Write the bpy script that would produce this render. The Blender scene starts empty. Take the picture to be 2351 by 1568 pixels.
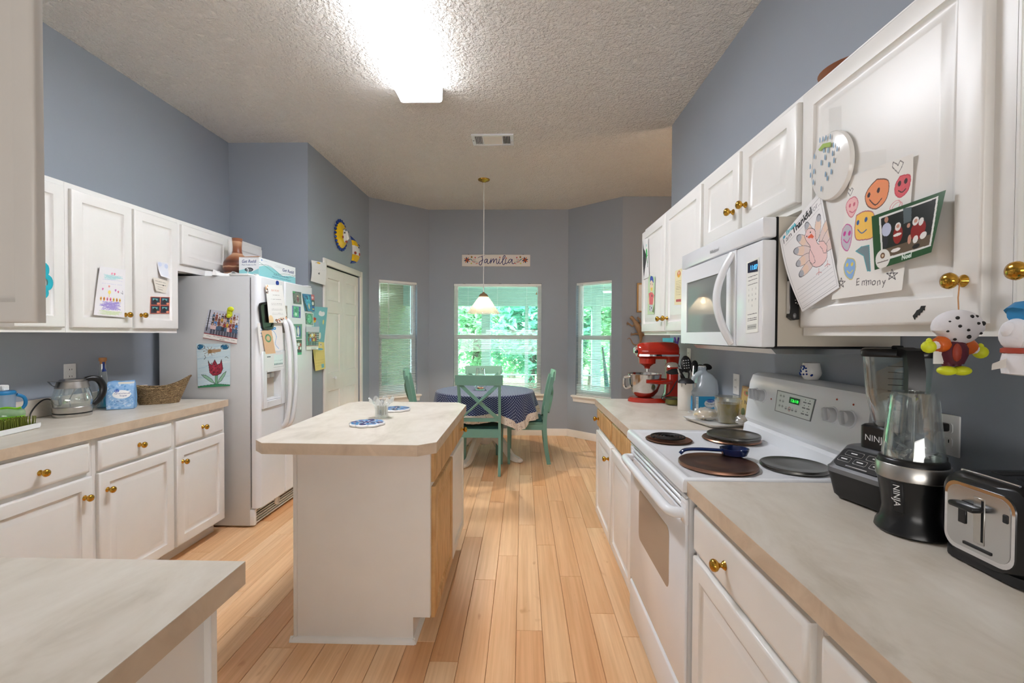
import bpy, bmesh, math, random
import numpy as np
from mathutils import Vector, Matrix, noise
random.seed(7)
SC = bpy.context.scene
COL = SC.collection
PI = math.pi

# ------------------------------------------------------------------ camera
IMG_W, IMG_H, FPX = 2351, 1568, 1045.0          # 16 mm on a 36 mm wide sensor
YAW, PITCH, ROLL, CAM_Z = 0.02345, -0.01557, 0.00435, 1.372
def cam_axes():
    cy, sy, cp, sp = math.cos(YAW), math.sin(YAW), math.cos(PITCH), math.sin(PITCH)
    f = Vector((-sy*cp, cy*cp, sp)); r = Vector((cy, sy, 0)); u = r.cross(f)
    c, s = math.cos(ROLL), math.sin(ROLL)
    return c*r + s*u, -s*r + c*u, f
CR, CU, CF = cam_axes()
camd = bpy.data.cameras.new('camera'); cam = bpy.data.objects.new('camera', camd); COL.objects.link(cam)
camd.sensor_fit = 'HORIZONTAL'; camd.sensor_width = 36.0; camd.lens = FPX/IMG_W*36.0
camd.clip_start = 0.02; camd.clip_end = 200
cam.matrix_world = Matrix(((CR.x, CU.x, -CF.x, 0), (CR.y, CU.y, -CF.y, 0), (CR.z, CU.z, -CF.z, CAM_Z), (0, 0, 0, 1)))
SC.camera = cam

# ------------------------------------------------------------------ world, sun, large lights, exposure
world = bpy.data.worlds.new('world'); SC.world = world; world.use_nodes = True
wn = world.node_tree; wn.nodes.clear()
w_out = wn.nodes.new('ShaderNodeOutputWorld'); w_bg = wn.nodes.new('ShaderNodeBackground'); w_sky = wn.nodes.new('ShaderNodeTexSky')
w_sky.sky_type = 'NISHITA'; w_sky.sun_disc = False; w_sky.sun_elevation = math.radians(52); w_sky.sun_rotation = math.radians(200)
w_sky.dust_density = 3.0; w_sky.ozone_density = 1.0
w_bg.inputs['Strength'].default_value = 2.6
wn.links.new(w_sky.outputs[0], w_bg.inputs[0]); wn.links.new(w_bg.outputs[0], w_out.inputs[0])
def light(name, kind, loc, energy, color, rot=(0, 0, 0), **kw):
    d = bpy.data.lights.new(name, kind); d.energy = energy; d.color = color
    for k, v in kw.items(): setattr(d, k, v)
    o = bpy.data.objects.new(name, d); o.location = loc; o.rotation_euler = rot; COL.objects.link(o); return o
light('sun', 'SUN', (0, 0, 20), 60.0, (1.0, .95, .86), (math.radians(40), 0, math.radians(195)), angle=math.radians(2))
# unseen fill light added behind the camera, tilted up at the ceiling, and the lamp of the side room
light('rear_fill_light', 'AREA', (-0.5, -3.40, 1.45), 120, (1.0, .96, .92), (PI/2+math.radians(48), 0, 0), shape='RECTANGLE', size=3.2, size_y=2.2)
light('side_room_lamp', 'POINT', (2.35, 3.4, 2.3), 26, (1.0, .72, .48), shadow_soft_size=.15)
vs = SC.view_settings
vs.view_transform = 'Standard'; vs.look = 'None'; vs.gamma = 1.0; vs.use_curve_mapping = False; vs.exposure = 0.36

# ------------------------------------------------------------------ surveying: a sight line met with a wall, floor or counter plane
ORG = Vector((0, 0, CAM_Z))
def sight(px, py): return CR*((px-IMG_W/2)/FPX) + CU*(-(py-IMG_H/2)/FPX) + CF
def onX(px, py, X): d = sight(px, py); return ORG + d*(X/d.x)
def onY(px, py, Y): d = sight(px, py); return ORG + d*(Y/d.y)
def onZ(px, py, Z): d = sight(px, py); return ORG + d*((Z-CAM_Z)/d.z)
def onP(px, py, p, n): d = sight(px, py); return ORG + d*((Vector(p)-ORG).dot(n)/d.dot(n))

# ------------------------------------------------------------------ object bookkeeping
def world_of(o):
    if o is None: return Matrix.Identity(4)
    b = Matrix.LocRotScale(o.location, o.rotation_euler, o.scale)
    return b if o.parent is None else world_of(o.parent) @ o.matrix_parent_inverse @ b
def tag(o, label=None, cat=None, group=None, kind=None):
    if label: o['label'] = label
    if cat: o['category'] = cat
    if group: o['group'] = group
    if kind: o['kind'] = kind
    return o
def thing(name, label, cat, loc=(0, 0, 0), rotz=0.0, group=None, kind=None):
    o = bpy.data.objects.new(name, None); o.empty_display_size = .05; COL.objects.link(o)
    o.location = loc; o.rotation_euler = (0, 0, rotz)
    return tag(o, label, cat, group, kind)
def struct(name, loc=(0, 0, 0)): return thing(name, None, None, loc, kind='structure')
def attach(o, parent, local=False):
    o.parent = parent
    if not local: o.matrix_parent_inverse = world_of(parent).inverted()
    return o
def copy_tree(o, parent=None):
    c = o.copy(); COL.objects.link(c)
    if parent is not None: c.parent = parent
    for ch in o.children: copy_tree(ch, c)
    return c

# ------------------------------------------------------------------ mesh builder
class MB:
    def __init__(s): s.v = []; s.f = []; s.m = []; s.uv = None
    def add(s, v, f, M=None, mi=0):
        o = len(s.v)
        s.v += [tuple(M @ Vector(p)) for p in v] if M is not None else [tuple(p) for p in v]
        s.f += [tuple(i+o for i in q) for q in f]; s.m += [mi]*len(f); return s
    def box(s, x0, x1, y0, y1, z0, z1, M=None, mi=0):
        v = [(x, y, z) for z in (z0, z1) for y in (y0, y1) for x in (x0, x1)]
        return s.add(v, [(0, 2, 3, 1), (4, 5, 7, 6), (0, 1, 5, 4), (2, 6, 7, 3), (0, 4, 6, 2), (1, 3, 7, 5)], M, mi)
    def rbox(s, x0, x1, y0, y1, z0, z1, r=.004, seg=2, M=None, mi=0):
        bm = bmesh.new(); bmesh.ops.create_cube(bm, size=1)
        for v in bm.verts: v.co = Vector(((x0+x1)/2+v.co.x*(x1-x0), (y0+y1)/2+v.co.y*(y1-y0), (z0+z1)/2+v.co.z*(z1-z0)))
        r = min(r, .49*min(abs(x1-x0), abs(y1-y0), abs(z1-z0)))
        bmesh.ops.bevel(bm, geom=list(bm.edges), offset=r, segments=seg, profile=.5, affect='EDGES')
        return s.frombm(bm, M, mi)
    def frombm(s, bm, M=None, mi=0):
        bm.verts.index_update(); v = [tuple(p.co) for p in bm.verts]; f = [tuple(p.index for p in q.verts) for q in bm.faces]
        bm.free(); return s.add(v, f, M, mi)
    def rings(s, rings, cap0=True, cap1=True, closed=True, M=None, mi=0):
        n = len(rings[0]); v = [p for r in rings for p in r]; f = []
        for i in range(len(rings)-1):
            for j in range(n if closed else n-1):
                k = (j+1) % n; f.append((i*n+j, i*n+k, (i+1)*n+k, (i+1)*n+j))
        if cap0: f.append(tuple(range(n-1, -1, -1)))
        if cap1: f.append(tuple((len(rings)-1)*n+j for j in range(n)))
        return s.add(v, f, M, mi)
    def cyl(s, p0, p1, r0, r1=None, n=16, cap=True, M=None, mi=0):
        p0, p1 = Vector(p0), Vector(p1); r1 = r0 if r1 is None else r1
        d = (p1-p0).normalized(); a = d.orthogonal().normalized(); b = d.cross(a)
        R = [[p+(a*math.cos(t)+b*math.sin(t))*r for t in [2*PI*j/n for j in range(n)]] for p, r in ((p0, r0), (p1, r1))]
        return s.rings(R, cap, cap, M=M, mi=mi)
    def lathe(s, prof, c=(0, 0, 0), n=24, M=None, mi=0, cap=True, sx=1, sy=1):
        R = [[(c[0]+r*sx*math.cos(2*PI*j/n), c[1]+r*sy*math.sin(2*PI*j/n), c[2]+z) for j in range(n)] for r, z in prof]
        return s.rings(R, cap, cap, M=M, mi=mi)
    def tube(s, pts, r, n=8, closed=False, M=None, mi=0, flat=1.0, up=None):
        P = [Vector(p) for p in pts]; m = len(P); rr = r if isinstance(r, (list, tuple)) else [r]*m
        a = None; R = []
        for i in range(m):
            d = (P[(i+1) % m]-P[i-1]) if closed else (P[min(i+1, m-1)]-P[max(i-1, 0)])
            d.normalize()
            if up is not None: a = (Vector(up)-d*d.dot(Vector(up))).normalized()
            else: a = d.orthogonal().normalized() if a is None else (a-d*a.dot(d)).normalized()
            b = d.cross(a)
            R.append([P[i]+(a*math.cos(t)*flat+b*math.sin(t))*rr[i] for t in [2*PI*j/n for j in range(n)]])
        if closed: R.append(R[0]); return s.rings(R, False, False, M=M, mi=mi)
        return s.rings(R, M=M, mi=mi)
    def sweep(s, pts, wa, wb, side, M=None, mi=0):     # rectangular bar along pts; wa along `side`, wb across
        P = [Vector(p) for p in pts]; R = []; m = len(P); side = Vector(side)
        for i in range(m):
            d = (P[min(i+1, m-1)]-P[max(i-1, 0)]).normalized(); a = (side-d*d.dot(side)).normalized(); b = d.cross(a)
            A = wa[i] if isinstance(wa, (list, tuple)) else wa; B = wb[i] if isinstance(wb, (list, tuple)) else wb
            R.append([P[i]+a*x*A/2+b*y*B/2 for x, y in ((1, 1), (-1, 1), (-1, -1), (1, -1))])
        return s.rings(R, M=M, mi=mi)
    def prism(s, poly, z0, z1, M=None, mi=0):
        return s.rings([[(x, y, z0) for x, y in poly], [(x, y, z1) for x, y in poly]], M=M, mi=mi)
    def ball(s, c, rx, ry=None, rz=None, n=16, m=10, M=None, mi=0):
        ry = rx if ry is None else ry; rz = rx if rz is None else rz; R = []
        for i in range(m+1):
            t = -PI/2+PI*min(max(i/m, .012), .988); q = math.cos(t)
            R.append([(c[0]+rx*q*math.cos(2*PI*j/n), c[1]+ry*q*math.sin(2*PI*j/n), c[2]+rz*math.sin(t)) for j in range(n)])
        return s.rings(R, M=M, mi=mi)
    def mesh(s, name, mats, ang=38):
        me = bpy.data.meshes.new(name); me.from_pydata(s.v, [], s.f)
        mats = mats if isinstance(mats, (list, tuple)) else [mats]
        for m in mats: me.materials.append(MT[m] if isinstance(m, str) else m)
        bm = bmesh.new(); bm.from_mesh(me); bmesh.ops.recalc_face_normals(bm, faces=bm.faces); bm.to_mesh(me); bm.free()
        me.polygons.foreach_set('material_index', s.m); me.polygons.foreach_set('use_smooth', [True]*len(s.f))
        me.set_sharp_from_angle(angle=math.radians(ang)); me.update(); return me
    def obj(s, name, mats, parent=None, local=False, ang=38, M=None):
        return place(s.mesh(name, mats, ang), name, parent, local, M)
def place(me, name, parent=None, local=False, M=None):
    o = bpy.data.objects.new(name, me); COL.objects.link(o)
    if M is not None: o.matrix_basis = M
    if parent is not None: attach(o, parent, local)
    return o
def Tr(x, y, z): return Matrix.Translation((x, y, z))
def Rz(a): return Matrix.Rotation(a, 4, 'Z')
def Rx(a): return Matrix.Rotation(a, 4, 'X')
def Ry(a): return Matrix.Rotation(a, 4, 'Y')
def frame(o, ex, ey, ez): return Matrix(((ex[0], ey[0], ez[0], o[0]), (ex[1], ey[1], ez[1], o[1]), (ex[2], ey[2], ez[2], o[2]), (0, 0, 0, 1)))
def spline(pts, n=6):
    P = [Vector(p) for p in pts]; out = []
    for i in range(len(P)-1):
        a, b, c, d = P[max(i-1, 0)], P[i], P[i+1], P[min(i+2, len(P)-1)]
        for k in range(n):
            t = k/n; out.append(.5*((2*b)+(c-a)*t+(2*a-5*b+4*c-d)*t*t+(3*b-a-3*c+d)*t*t*t))
    return out+[P[-1]]
def rrect(x0, x1, y0, y1, r, n=5):
    out = []
    for cx, cy, a0 in ((x1-r, y1-r, 0), (x0+r, y1-r, PI/2), (x0+r, y0+r, PI), (x1-r, y0+r, 1.5*PI)):
        out += [(cx+r*math.cos(a0+PI/2*k/n), cy+r*math.sin(a0+PI/2*k/n)) for k in range(n+1)]
    return out

# ------------------------------------------------------------------ materials
MT = {}
def lin(c):
    if isinstance(c, str): c = tuple(int(c[i:i+2], 16) for i in (0, 2, 4))
    return tuple((x/255/12.92 if x/255 <= .04045 else ((x/255+.055)/1.055)**2.4) for x in c)
class NT:
    def __init__(s, name):
        s.m = bpy.data.materials.new(name); s.m.use_nodes = True; s.t = s.m.node_tree; s.t.nodes.clear(); MT[name] = s.m
        s.out = s.n('ShaderNodeOutputMaterial')
    def n(s, t, **kw):
        nd = s.t.nodes.new(t)
        for k, v in kw.items(): setattr(nd, k, v)
        return nd
    def set(s, nd, **kw):
        for k, v in kw.items():
            k = k.replace('_', ' ')
            if hasattr(v, 'is_output'): s.t.links.new(v, nd.inputs[k])
            else: nd.inputs[k].default_value = v
        return nd
    def l(s, a, b): s.t.links.new(a, b)
    def ramp(s, fac, stops):
        r = s.n('ShaderNodeValToRGB'); e = r.color_ramp.elements
        e[0].position, e[0].color = stops[0][0], (*stops[0][1], 1); e[-1].position, e[-1].color = stops[-1][0], (*stops[-1][1], 1)
        for p, c in stops[1:-1]: q = e.new(p); q.color = (*c, 1)
        s.l(fac, r.inputs[0]); return r.outputs[0]
    def noise(s, scale, vec=None, detail=3, rough=.5, dist=0):
        nd = s.n('ShaderNodeTexNoise'); s.set(nd, Scale=scale, Detail=float(detail), Roughness=rough, Distortion=float(dist))
        if vec is not None: s.l(vec, nd.inputs['Vector'])
        return nd.outputs[0]
    def coord(s, kind='Object', scale=(1, 1, 1), rnd=False):
        c = s.n('ShaderNodeTexCoord'); mp = s.n('ShaderNodeMapping'); s.l(c.outputs[kind], mp.inputs[0]); mp.inputs['Scale'].default_value = scale
        if rnd:
            oi = s.n('ShaderNodeObjectInfo'); mu = s.n('ShaderNodeMath', operation='MULTIPLY'); s.l(oi.outputs['Random'], mu.inputs[0]); mu.inputs[1].default_value = 37.0
            cb = s.n('ShaderNodeCombineXYZ')
            for i in range(3): s.l(mu.outputs[0], cb.inputs[i])
            s.l(cb.outputs[0], mp.inputs['Location'])
        return mp.outputs[0]
    def bump(s, h, strength=.2, dist=.002):
        b = s.n('ShaderNodeBump'); s.set(b, Strength=strength, Distance=dist); s.l(h, b.inputs['Height']); return b.outputs[0]
    def pbr(s, color, rough=.5, metal=0., normal=None, **kw):
        p = s.n('ShaderNodeBsdfPrincipled')
        if hasattr(color, 'is_output'): s.l(color, p.inputs['Base Color'])
        else: p.inputs['Base Color'].default_value = (*color, 1)
        if hasattr(rough, 'is_output'): s.l(rough, p.inputs['Roughness'])
        else: p.inputs['Roughness'].default_value = rough
        p.inputs['Metallic'].default_value = metal
        for k, v in kw.items():
            k = k.replace('_', ' ')
            if hasattr(v, 'is_output'): s.l(v, p.inputs[k])
            else: p.inputs[k].default_value = v
        if normal is not None: s.l(normal, p.inputs['Normal'])
        s.l(p.outputs[0], s.out.inputs[0]); return p
def simple(name, col, rough=.5, metal=0., var=.06, vscale=9., bump=0., bscale=60., **kw):
    t = NT(name); c = lin(col); v = t.coord()
    k = t.noise(vscale, v); col_o = t.ramp(k, [(.25, tuple(x*(1-var) for x in c)), (.75, tuple(min(1, x*(1+var)) for x in c))])
    nrm = t.bump(t.noise(bscale, v, 2), bump) if bump else None
    t.pbr(col_o, rough, metal, nrm, **kw); return t.m
def emit(name, col, strength, base=(10, 10, 10)):
    t = NT(name); t.pbr(lin(base), .3, Emission_Color=(*lin(col), 1), Emission_Strength=strength); return t.m
def thin_glass(name, tint=(1, 1, 1), gloss=.06, rough=.02, haze=None, haze_col=(1, 1, 1), edge=.75):
    t = NT(name); tr = t.n('ShaderNodeBsdfTransparent'); tr.inputs[0].default_value = (*tint, 1)
    gl = t.n('ShaderNodeBsdfGlossy'); gl.inputs['Roughness'].default_value = rough; gl.inputs['Color'].default_value = (.95, .97, .97, 1)
    lw = t.n('ShaderNodeLayerWeight'); lw.inputs['Blend'].default_value = .35
    mr = t.n('ShaderNodeMapRange'); t.l(lw.outputs['Facing'], mr.inputs[0]); mr.inputs[3].default_value = gloss; mr.inputs[4].default_value = edge
    mx = t.n('ShaderNodeMixShader'); t.l(mr.outputs[0], mx.inputs[0]); t.l(tr.outputs[0], mx.inputs[1]); t.l(gl.outputs[0], mx.inputs[2]); out = mx
    if haze:
        df = t.n('ShaderNodeBsdfDiffuse'); df.inputs[0].default_value = (*haze_col, 1); tl = t.n('ShaderNodeBsdfTranslucent'); tl.inputs[0].default_value = (*haze_col, 1)
        ad = t.n('ShaderNodeMixShader'); ad.inputs[0].default_value = .5; t.l(df.outputs[0], ad.inputs[1]); t.l(tl.outputs[0], ad.inputs[2])
        m2 = t.n('ShaderNodeMixShader'); m2.inputs[0].default_value = haze; t.l(mx.outputs[0], m2.inputs[1]); t.l(ad.outputs[0], m2.inputs[2]); out = m2
    t.l(out.outputs[0], t.out.inputs[0]); return t.m

simple('wall_paint', (154, 161, 171), .55, var=.025, vscale=1.2, bump=.12, bscale=140)
simple('white_paint', (238, 236, 232), .33, var=.015)
simple('cream_paint', (204, 199, 192), .4, var=.02)
simple('trim_white', (236, 230, 222), .38, var=.02)
simple('appliance_white', (236, 238, 241), .2, var=.01)
simple('knob_shaded', (196, 198, 200), .35, var=.02)  # stove knobs: their shading is put into the base colour as grey
simple('appliance_grey', (206, 207, 208), .35, var=.02)
simple('plastic_white', (238, 238, 236), .3, var=.01)
simple('beige_case', (205, 198, 184), .45, var=.02)
simple('black_plastic', (17, 17, 18), .28, var=.1)
simple('black_matte', (22, 22, 23), .55, var=.1)
simple('dark_gap', (9, 9, 9), .9)
simple('grey_plastic', (120, 121, 124), .32, .5)
simple('silver', (196, 196, 196), .22, 1., var=.04)
simple('steel', (205, 202, 198), .16, 1., var=.04)
simple('brushed', (190, 187, 182), .3, 1., var=.08, vscale=30)
simple('chrome', (225, 225, 228), .06, 1., var=.01)
simple('brass', (196, 150, 62), .16, 1., var=.06)
simple('copper', (150, 112, 92), .32, 1., var=.22, vscale=12, bump=.25, bscale=40)
simple('dark_tin', (112, 110, 106), .3, 1., var=.25, vscale=12, bump=.2, bscale=40)
simple('coil_black', (24, 24, 25), .5, .4)
simple('oak', (196, 154, 98), .42, var=.1)
simple('teal_paint', (106, 150, 136), .4, var=.05)
simple('teal_dark', (30, 78, 72), .7, var=.15, bump=.2)
simple('mixer_red', (176, 34, 16), .14, var=.04, Coat_Weight=.6)
simple('navy_glaze', (16, 36, 82), .12, var=.3, vscale=18)
simple('clay', (150, 92, 62), .5, var=.1)
simple('ceramic_white', (236, 234, 230), .14, var=.02)
simple('olive_glaze', (88, 84, 38), .2, var=.5, vscale=14)
simple('bronze', (158, 128, 98), .42, .35, var=.15, vscale=40, bump=.2)
simple('crock_paper', (226, 220, 210), .8, var=.05, bump=.5, bscale=60)
simple('lime', (142, 214, 40), .3, var=.05)
simple('lime_dark', (104, 112, 30), .45, var=.15)
simple('yellow_green', (206, 214, 30), .5, var=.05)
simple('cork', (190, 134, 84), .7, var=.15)
simple('cable', (30, 26, 24), .5)
simple('orange_satin', (206, 96, 26), .35, var=.2, vscale=40)
simple('maroon', (88, 20, 42), .5, var=.2)
simple('plush_white', (226, 224, 228), .85, var=.06, bump=.4, bscale=90)
simple('ribbon_blue', (30, 122, 176), .4, var=.15)
simple('ribbon_red', (164, 62, 42), .5, var=.1)
simple('yellow_glaze', (236, 190, 24), .2, var=.12)
simple('blue_glaze', (18, 52, 132), .2, var=.2)
simple('aqua_cloth', (86, 190, 205), .8, var=.1)
simple('porch_trim', (150, 172, 164), .6)
simple('siding', (112, 100, 84), .7)
simple('porch_white', (226, 232, 230), .6)
simple('bark', (92, 84, 74), .9, var=.3, bump=.6)
simple('concrete', (160, 165, 160), .9, var=.1)
emit('clock_blue', (60, 150, 255), 3.0, (6, 8, 14))
emit('clock_green', (30, 240, 60), 2.2, (4, 12, 6))
thin_glass('window_glass', (.86, 1.0, .97), .04)
thin_glass('clear_glass', (.96, .98, .97), .10)
thin_glass('vase_glass', (.95, .97, .96), .12, haze=.14)
thin_glass('smoke_plastic', (.80, .84, .84), .10, haze=.04)
thin_glass('blue_plastic', (.70, .82, .94), .08, .1, haze=.45, haze_col=(.62, .74, .86))
thin_glass('lime_clear', (.85, .98, .70), .08, .1, haze=.4, haze_col=(.72, .92, .62))
thin_glass('jug_plastic', (.90, .96, 1.0), .06, .15, haze=.62, haze_col=(.84, .91, .96))
thin_glass('cup_plastic', (.97, .96, .90), .05, .05, haze=.03)
simple('oil', (118, 104, 10), .15, var=.3, vscale=25)
thin_glass('wrap', (.985, .985, .98), .05, .08)
thin_glass('tape', (.97, .97, .965), .02, .1, edge=.08)
thin_glass('clear_bag', (.97, .97, .97), .2, .15, haze=.25)
thin_glass('aqua_liquid', (.10, .62, .80), .06, haze=.2, haze_col=(.05, .45, .62))
thin_glass('shade_glass', (.98, .95, .90), .10, .05, haze=.20, haze_col=(.96, .90, .80))
thin_glass('oven_glass', (.30, .22, .18), .10, .03, haze=.55, haze_col=(.62, .50, .42))
thin_glass('microwave_glass', (.72, .75, .73), .22, .02, haze=.55, haze_col=(.55, .58, .56))

def _wood():
    t = NT('bamboo'); v = t.coord('Object', (1, 1, 1), True); vs_ = t.coord('Object', (70, 1.6, 20), True)
    oi = t.n('ShaderNodeObjectInfo')
    tone = t.ramp(oi.outputs['Random'], [(0, lin((232, 178, 128))), (.35, lin((245, 202, 156))), (.7, lin((249, 212, 170))), (1, lin((239, 190, 140)))])
    gr = t.noise(1.0, vs_, 4, .6); g2 = t.noise(1.0, t.coord('Object', (14, .9, 6), True), 3, .6)
    kn = t.noise(1.0, t.coord('Object', (16, 7, 6), True), 2, .5)
    mx = t.n('ShaderNodeMix', data_type='RGBA', blend_type='MULTIPLY'); mx.inputs[0].default_value = .75
    t.l(tone, mx.inputs[6]); t.l(t.ramp(gr, [(.3, (.80, .72, .64)), (.65, (1, 1, 1))]), mx.inputs[7])
    m2 = t.n('ShaderNodeMix', data_type='RGBA', blend_type='MULTIPLY'); m2.inputs[0].default_value = .7
    t.l(mx.outputs[2], m2.inputs[6]); t.l(t.ramp(g2, [(.35, (.86, .76, .66)), (.62, (1, 1, 1))]), m2.inputs[7])
    m3 = t.n('ShaderNodeMix', data_type='RGBA', blend_type='MULTIPLY'); m3.inputs[0].default_value = .6
    t.l(m2.outputs[2], m3.inputs[6]); t.l(t.ramp(kn, [(.70, (1, 1, 1)), (.78, (.66, .48, .34))]), m3.inputs[7])
    t.pbr(m3.outputs[2], .40, 0, t.bump(gr, .04), Coat_Weight=.12, Coat_Roughness=.22)
_wood()
def _grain(name, a, b, sc, rough=.45):
    t = NT(name); g = t.noise(1.0, t.coord('Object', sc), 4, .6)
    t.pbr(t.ramp(g, [(.3, lin(a)), (.7, lin(b))]), rough, 0, t.bump(g, .05))
_grain('oak_drawer', (184, 138, 84), (222, 182, 126), (30, 3, 6))
def _laminate():
    t = NT('laminate'); v = t.coord('Object', (1, .55, 1)); a = t.noise(5.5, v, 5, .62, 1.2); b = t.noise(26, v, 3, .6)
    c = t.ramp(a, [(.28, lin((200, 189, 173))), (.48, lin((218, 208, 194))), (.72, lin((229, 221, 209)))])
    mx = t.n('ShaderNodeMix', data_type='RGBA', blend_type='MULTIPLY'); mx.inputs[0].default_value = .5
    t.l(c, mx.inputs[6]); t.l(t.ramp(b, [(.3, (.92, .90, .87)), (.6, (1, 1, 1))]), mx.inputs[7])
    t.pbr(mx.outputs[2], .34, 0, t.bump(b, .03))
_laminate()
def _edge():
    t = NT('laminate_edge'); v = t.coord('Object', (1, 1, 1)); a = t.noise(8, v, 4, .6, 1)
    t.pbr(t.ramp(a, [(.3, lin((196, 174, 150))), (.7, lin((220, 200, 176)))]), .4)
_edge()
def _ceiling():
    t = NT('ceiling_popcorn'); v = t.coord('Object')
    a = t.noise(62, v, 3, .6); b = t.noise(24, v, 2, .5)
    ad = t.n('ShaderNodeMath', operation='ADD'); t.l(a, ad.inputs[0]); t.l(b, ad.inputs[1])
    hf = t.n('ShaderNodeMath', operation='MULTIPLY'); t.l(ad.outputs[0], hf.inputs[0]); hf.inputs[1].default_value = .5
    t.pbr(lin((247, 242, 235)), .9, 0, t.bump(t.ramp(hf.outputs[0], [(.40, (0, 0, 0)), (.52, (.6, .6, .6)), (.64, (1, 1, 1))]), 1.0, .016))
_ceiling()
def _cloth():
    t = NT('cloth_blue'); uv = t.n('ShaderNodeUVMap'); vo = t.n('ShaderNodeTexVoronoi'); vo.inputs['Scale'].default_value = 44; vo.inputs['Randomness'].default_value = 0
    mp = t.n('ShaderNodeMapping'); mp.inputs['Rotation'].default_value = (0, 0, PI/4); t.l(uv.outputs[0], mp.inputs[0]); t.l(mp.outputs[0], vo.inputs['Vector'])
    c = t.ramp(vo.outputs['Distance'], [(.17, lin((176, 192, 216))), (.26, lin((34, 48, 92)))])
    t.pbr(c, .85, 0, t.bump(t.noise(400, uv.outputs[0]), .1), Sheen_Weight=.2)
    t = NT('cloth_ruffle'); uv = t.n('ShaderNodeUVMap'); vo = t.n('ShaderNodeTexVoronoi'); vo.inputs['Scale'].default_value = 48; vo.inputs['Randomness'].default_value = .55
    t.l(uv.outputs[0], vo.inputs['Vector'])
    t.pbr(t.ramp(vo.outputs['Distance'], [(.18, lin((134, 106, 104))), (.28, lin((222, 210, 196)))]), .9)
_cloth()
def _wicker():
    t = NT('wicker'); v = t.coord('Object'); w = t.n('ShaderNodeTexWave', wave_type='BANDS', bands_direction='Z'); t.set(w, Scale=46., Distortion=5., Detail=2.); w.inputs['Detail Scale'].default_value = 3.; t.l(v, w.inputs['Vector'])
    n = t.noise(60, v, 3)
    mx = t.n('ShaderNodeMath', operation='MULTIPLY'); t.l(w.outputs['Fac'], mx.inputs[0]); t.l(n, mx.inputs[1])
    t.pbr(t.ramp(mx.outputs[0], [(.05, lin((96, 74, 46))), (.28, lin((164, 132, 90))), (.6, lin((214, 184, 136)))]), .7, 0, t.bump(w.outputs['Fac'], .9, .006))
_wicker()
def _vase():
    t = NT('clay_banded'); v = t.coord('Object'); sp = t.n('ShaderNodeSeparateXYZ'); t.l(v, sp.inputs[0])
    mr = t.n('ShaderNodeMapRange'); t.l(sp.outputs[2], mr.inputs[0]); mr.inputs[1].default_value = 1.777; mr.inputs[2].default_value = 2.10
    n = t.noise(30, v, 3); ad = t.n('ShaderNodeMath', operation='MULTIPLY_ADD'); t.l(n, ad.inputs[0]); ad.inputs[1].default_value = .03; t.l(mr.outputs[0], ad.inputs[2])
    A, B, C, D = lin((124, 68, 44)), lin((78, 40, 28)), lin((206, 162, 128)), lin((150, 92, 62))
    c = t.ramp(ad.outputs[0], [(0, B), (.12, D), (.15, C), (.17, B), (.27, A), (.30, C), (.32, A), (.42, B), (.52, D), (.62, C), (.64, A), (.78, D), (.90, C), (.92, D)])
    t.pbr(c, .38)
_vase()
def _print(name, rough, coat=0.):
    t = NT(name); a = t.n('ShaderNodeAttribute'); a.attribute_name = 'Col'; t.pbr(a.outputs['Color'], rough, Coat_Weight=coat, Coat_Roughness=.1)
_print('print_paper', .65); _print('print_photo', .3, .3); _print('print_panel', .3)
def _leaf(name, a, b):
    t = NT(name); v = t.coord('Object'); c = t.ramp(t.noise(2.2, v, 4, .7), [(.3, lin(a)), (.7, lin(b))])
    d = t.n('ShaderNodeBsdfDiffuse'); tl = t.n('ShaderNodeBsdfTranslucent'); mx = t.n('ShaderNodeMixShader'); mx.inputs[0].default_value = .45
    t.l(c, d.inputs[0]); t.l(c, tl.inputs[0]); t.l(d.outputs[0], mx.inputs[1]); t.l(tl.outputs[0], mx.inputs[2]); t.l(mx.outputs[0], t.out.inputs[0])
_leaf('leaf_green', (104, 170, 132), (190, 226, 186)); _leaf('leaf_teal', (84, 164, 142), (164, 218, 194)); _leaf('lawn', (140, 165, 120), (186, 205, 160))
def _slat():
    t = NT('blind_slat'); p = t.n('ShaderNodeBsdfDiffuse'); p.inputs[0].default_value = (.80, .84, .82, 1); tl = t.n('ShaderNodeBsdfTranslucent'); tl.inputs[0].default_value = (.70, .80, .77, 1)
    mx = t.n('ShaderNodeMixShader'); mx.inputs[0].default_value = .25; t.l(p.outputs[0], mx.inputs[1]); t.l(tl.outputs[0], mx.inputs[2]); t.l(mx.outputs[0], t.out.inputs[0])
_slat()

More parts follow.
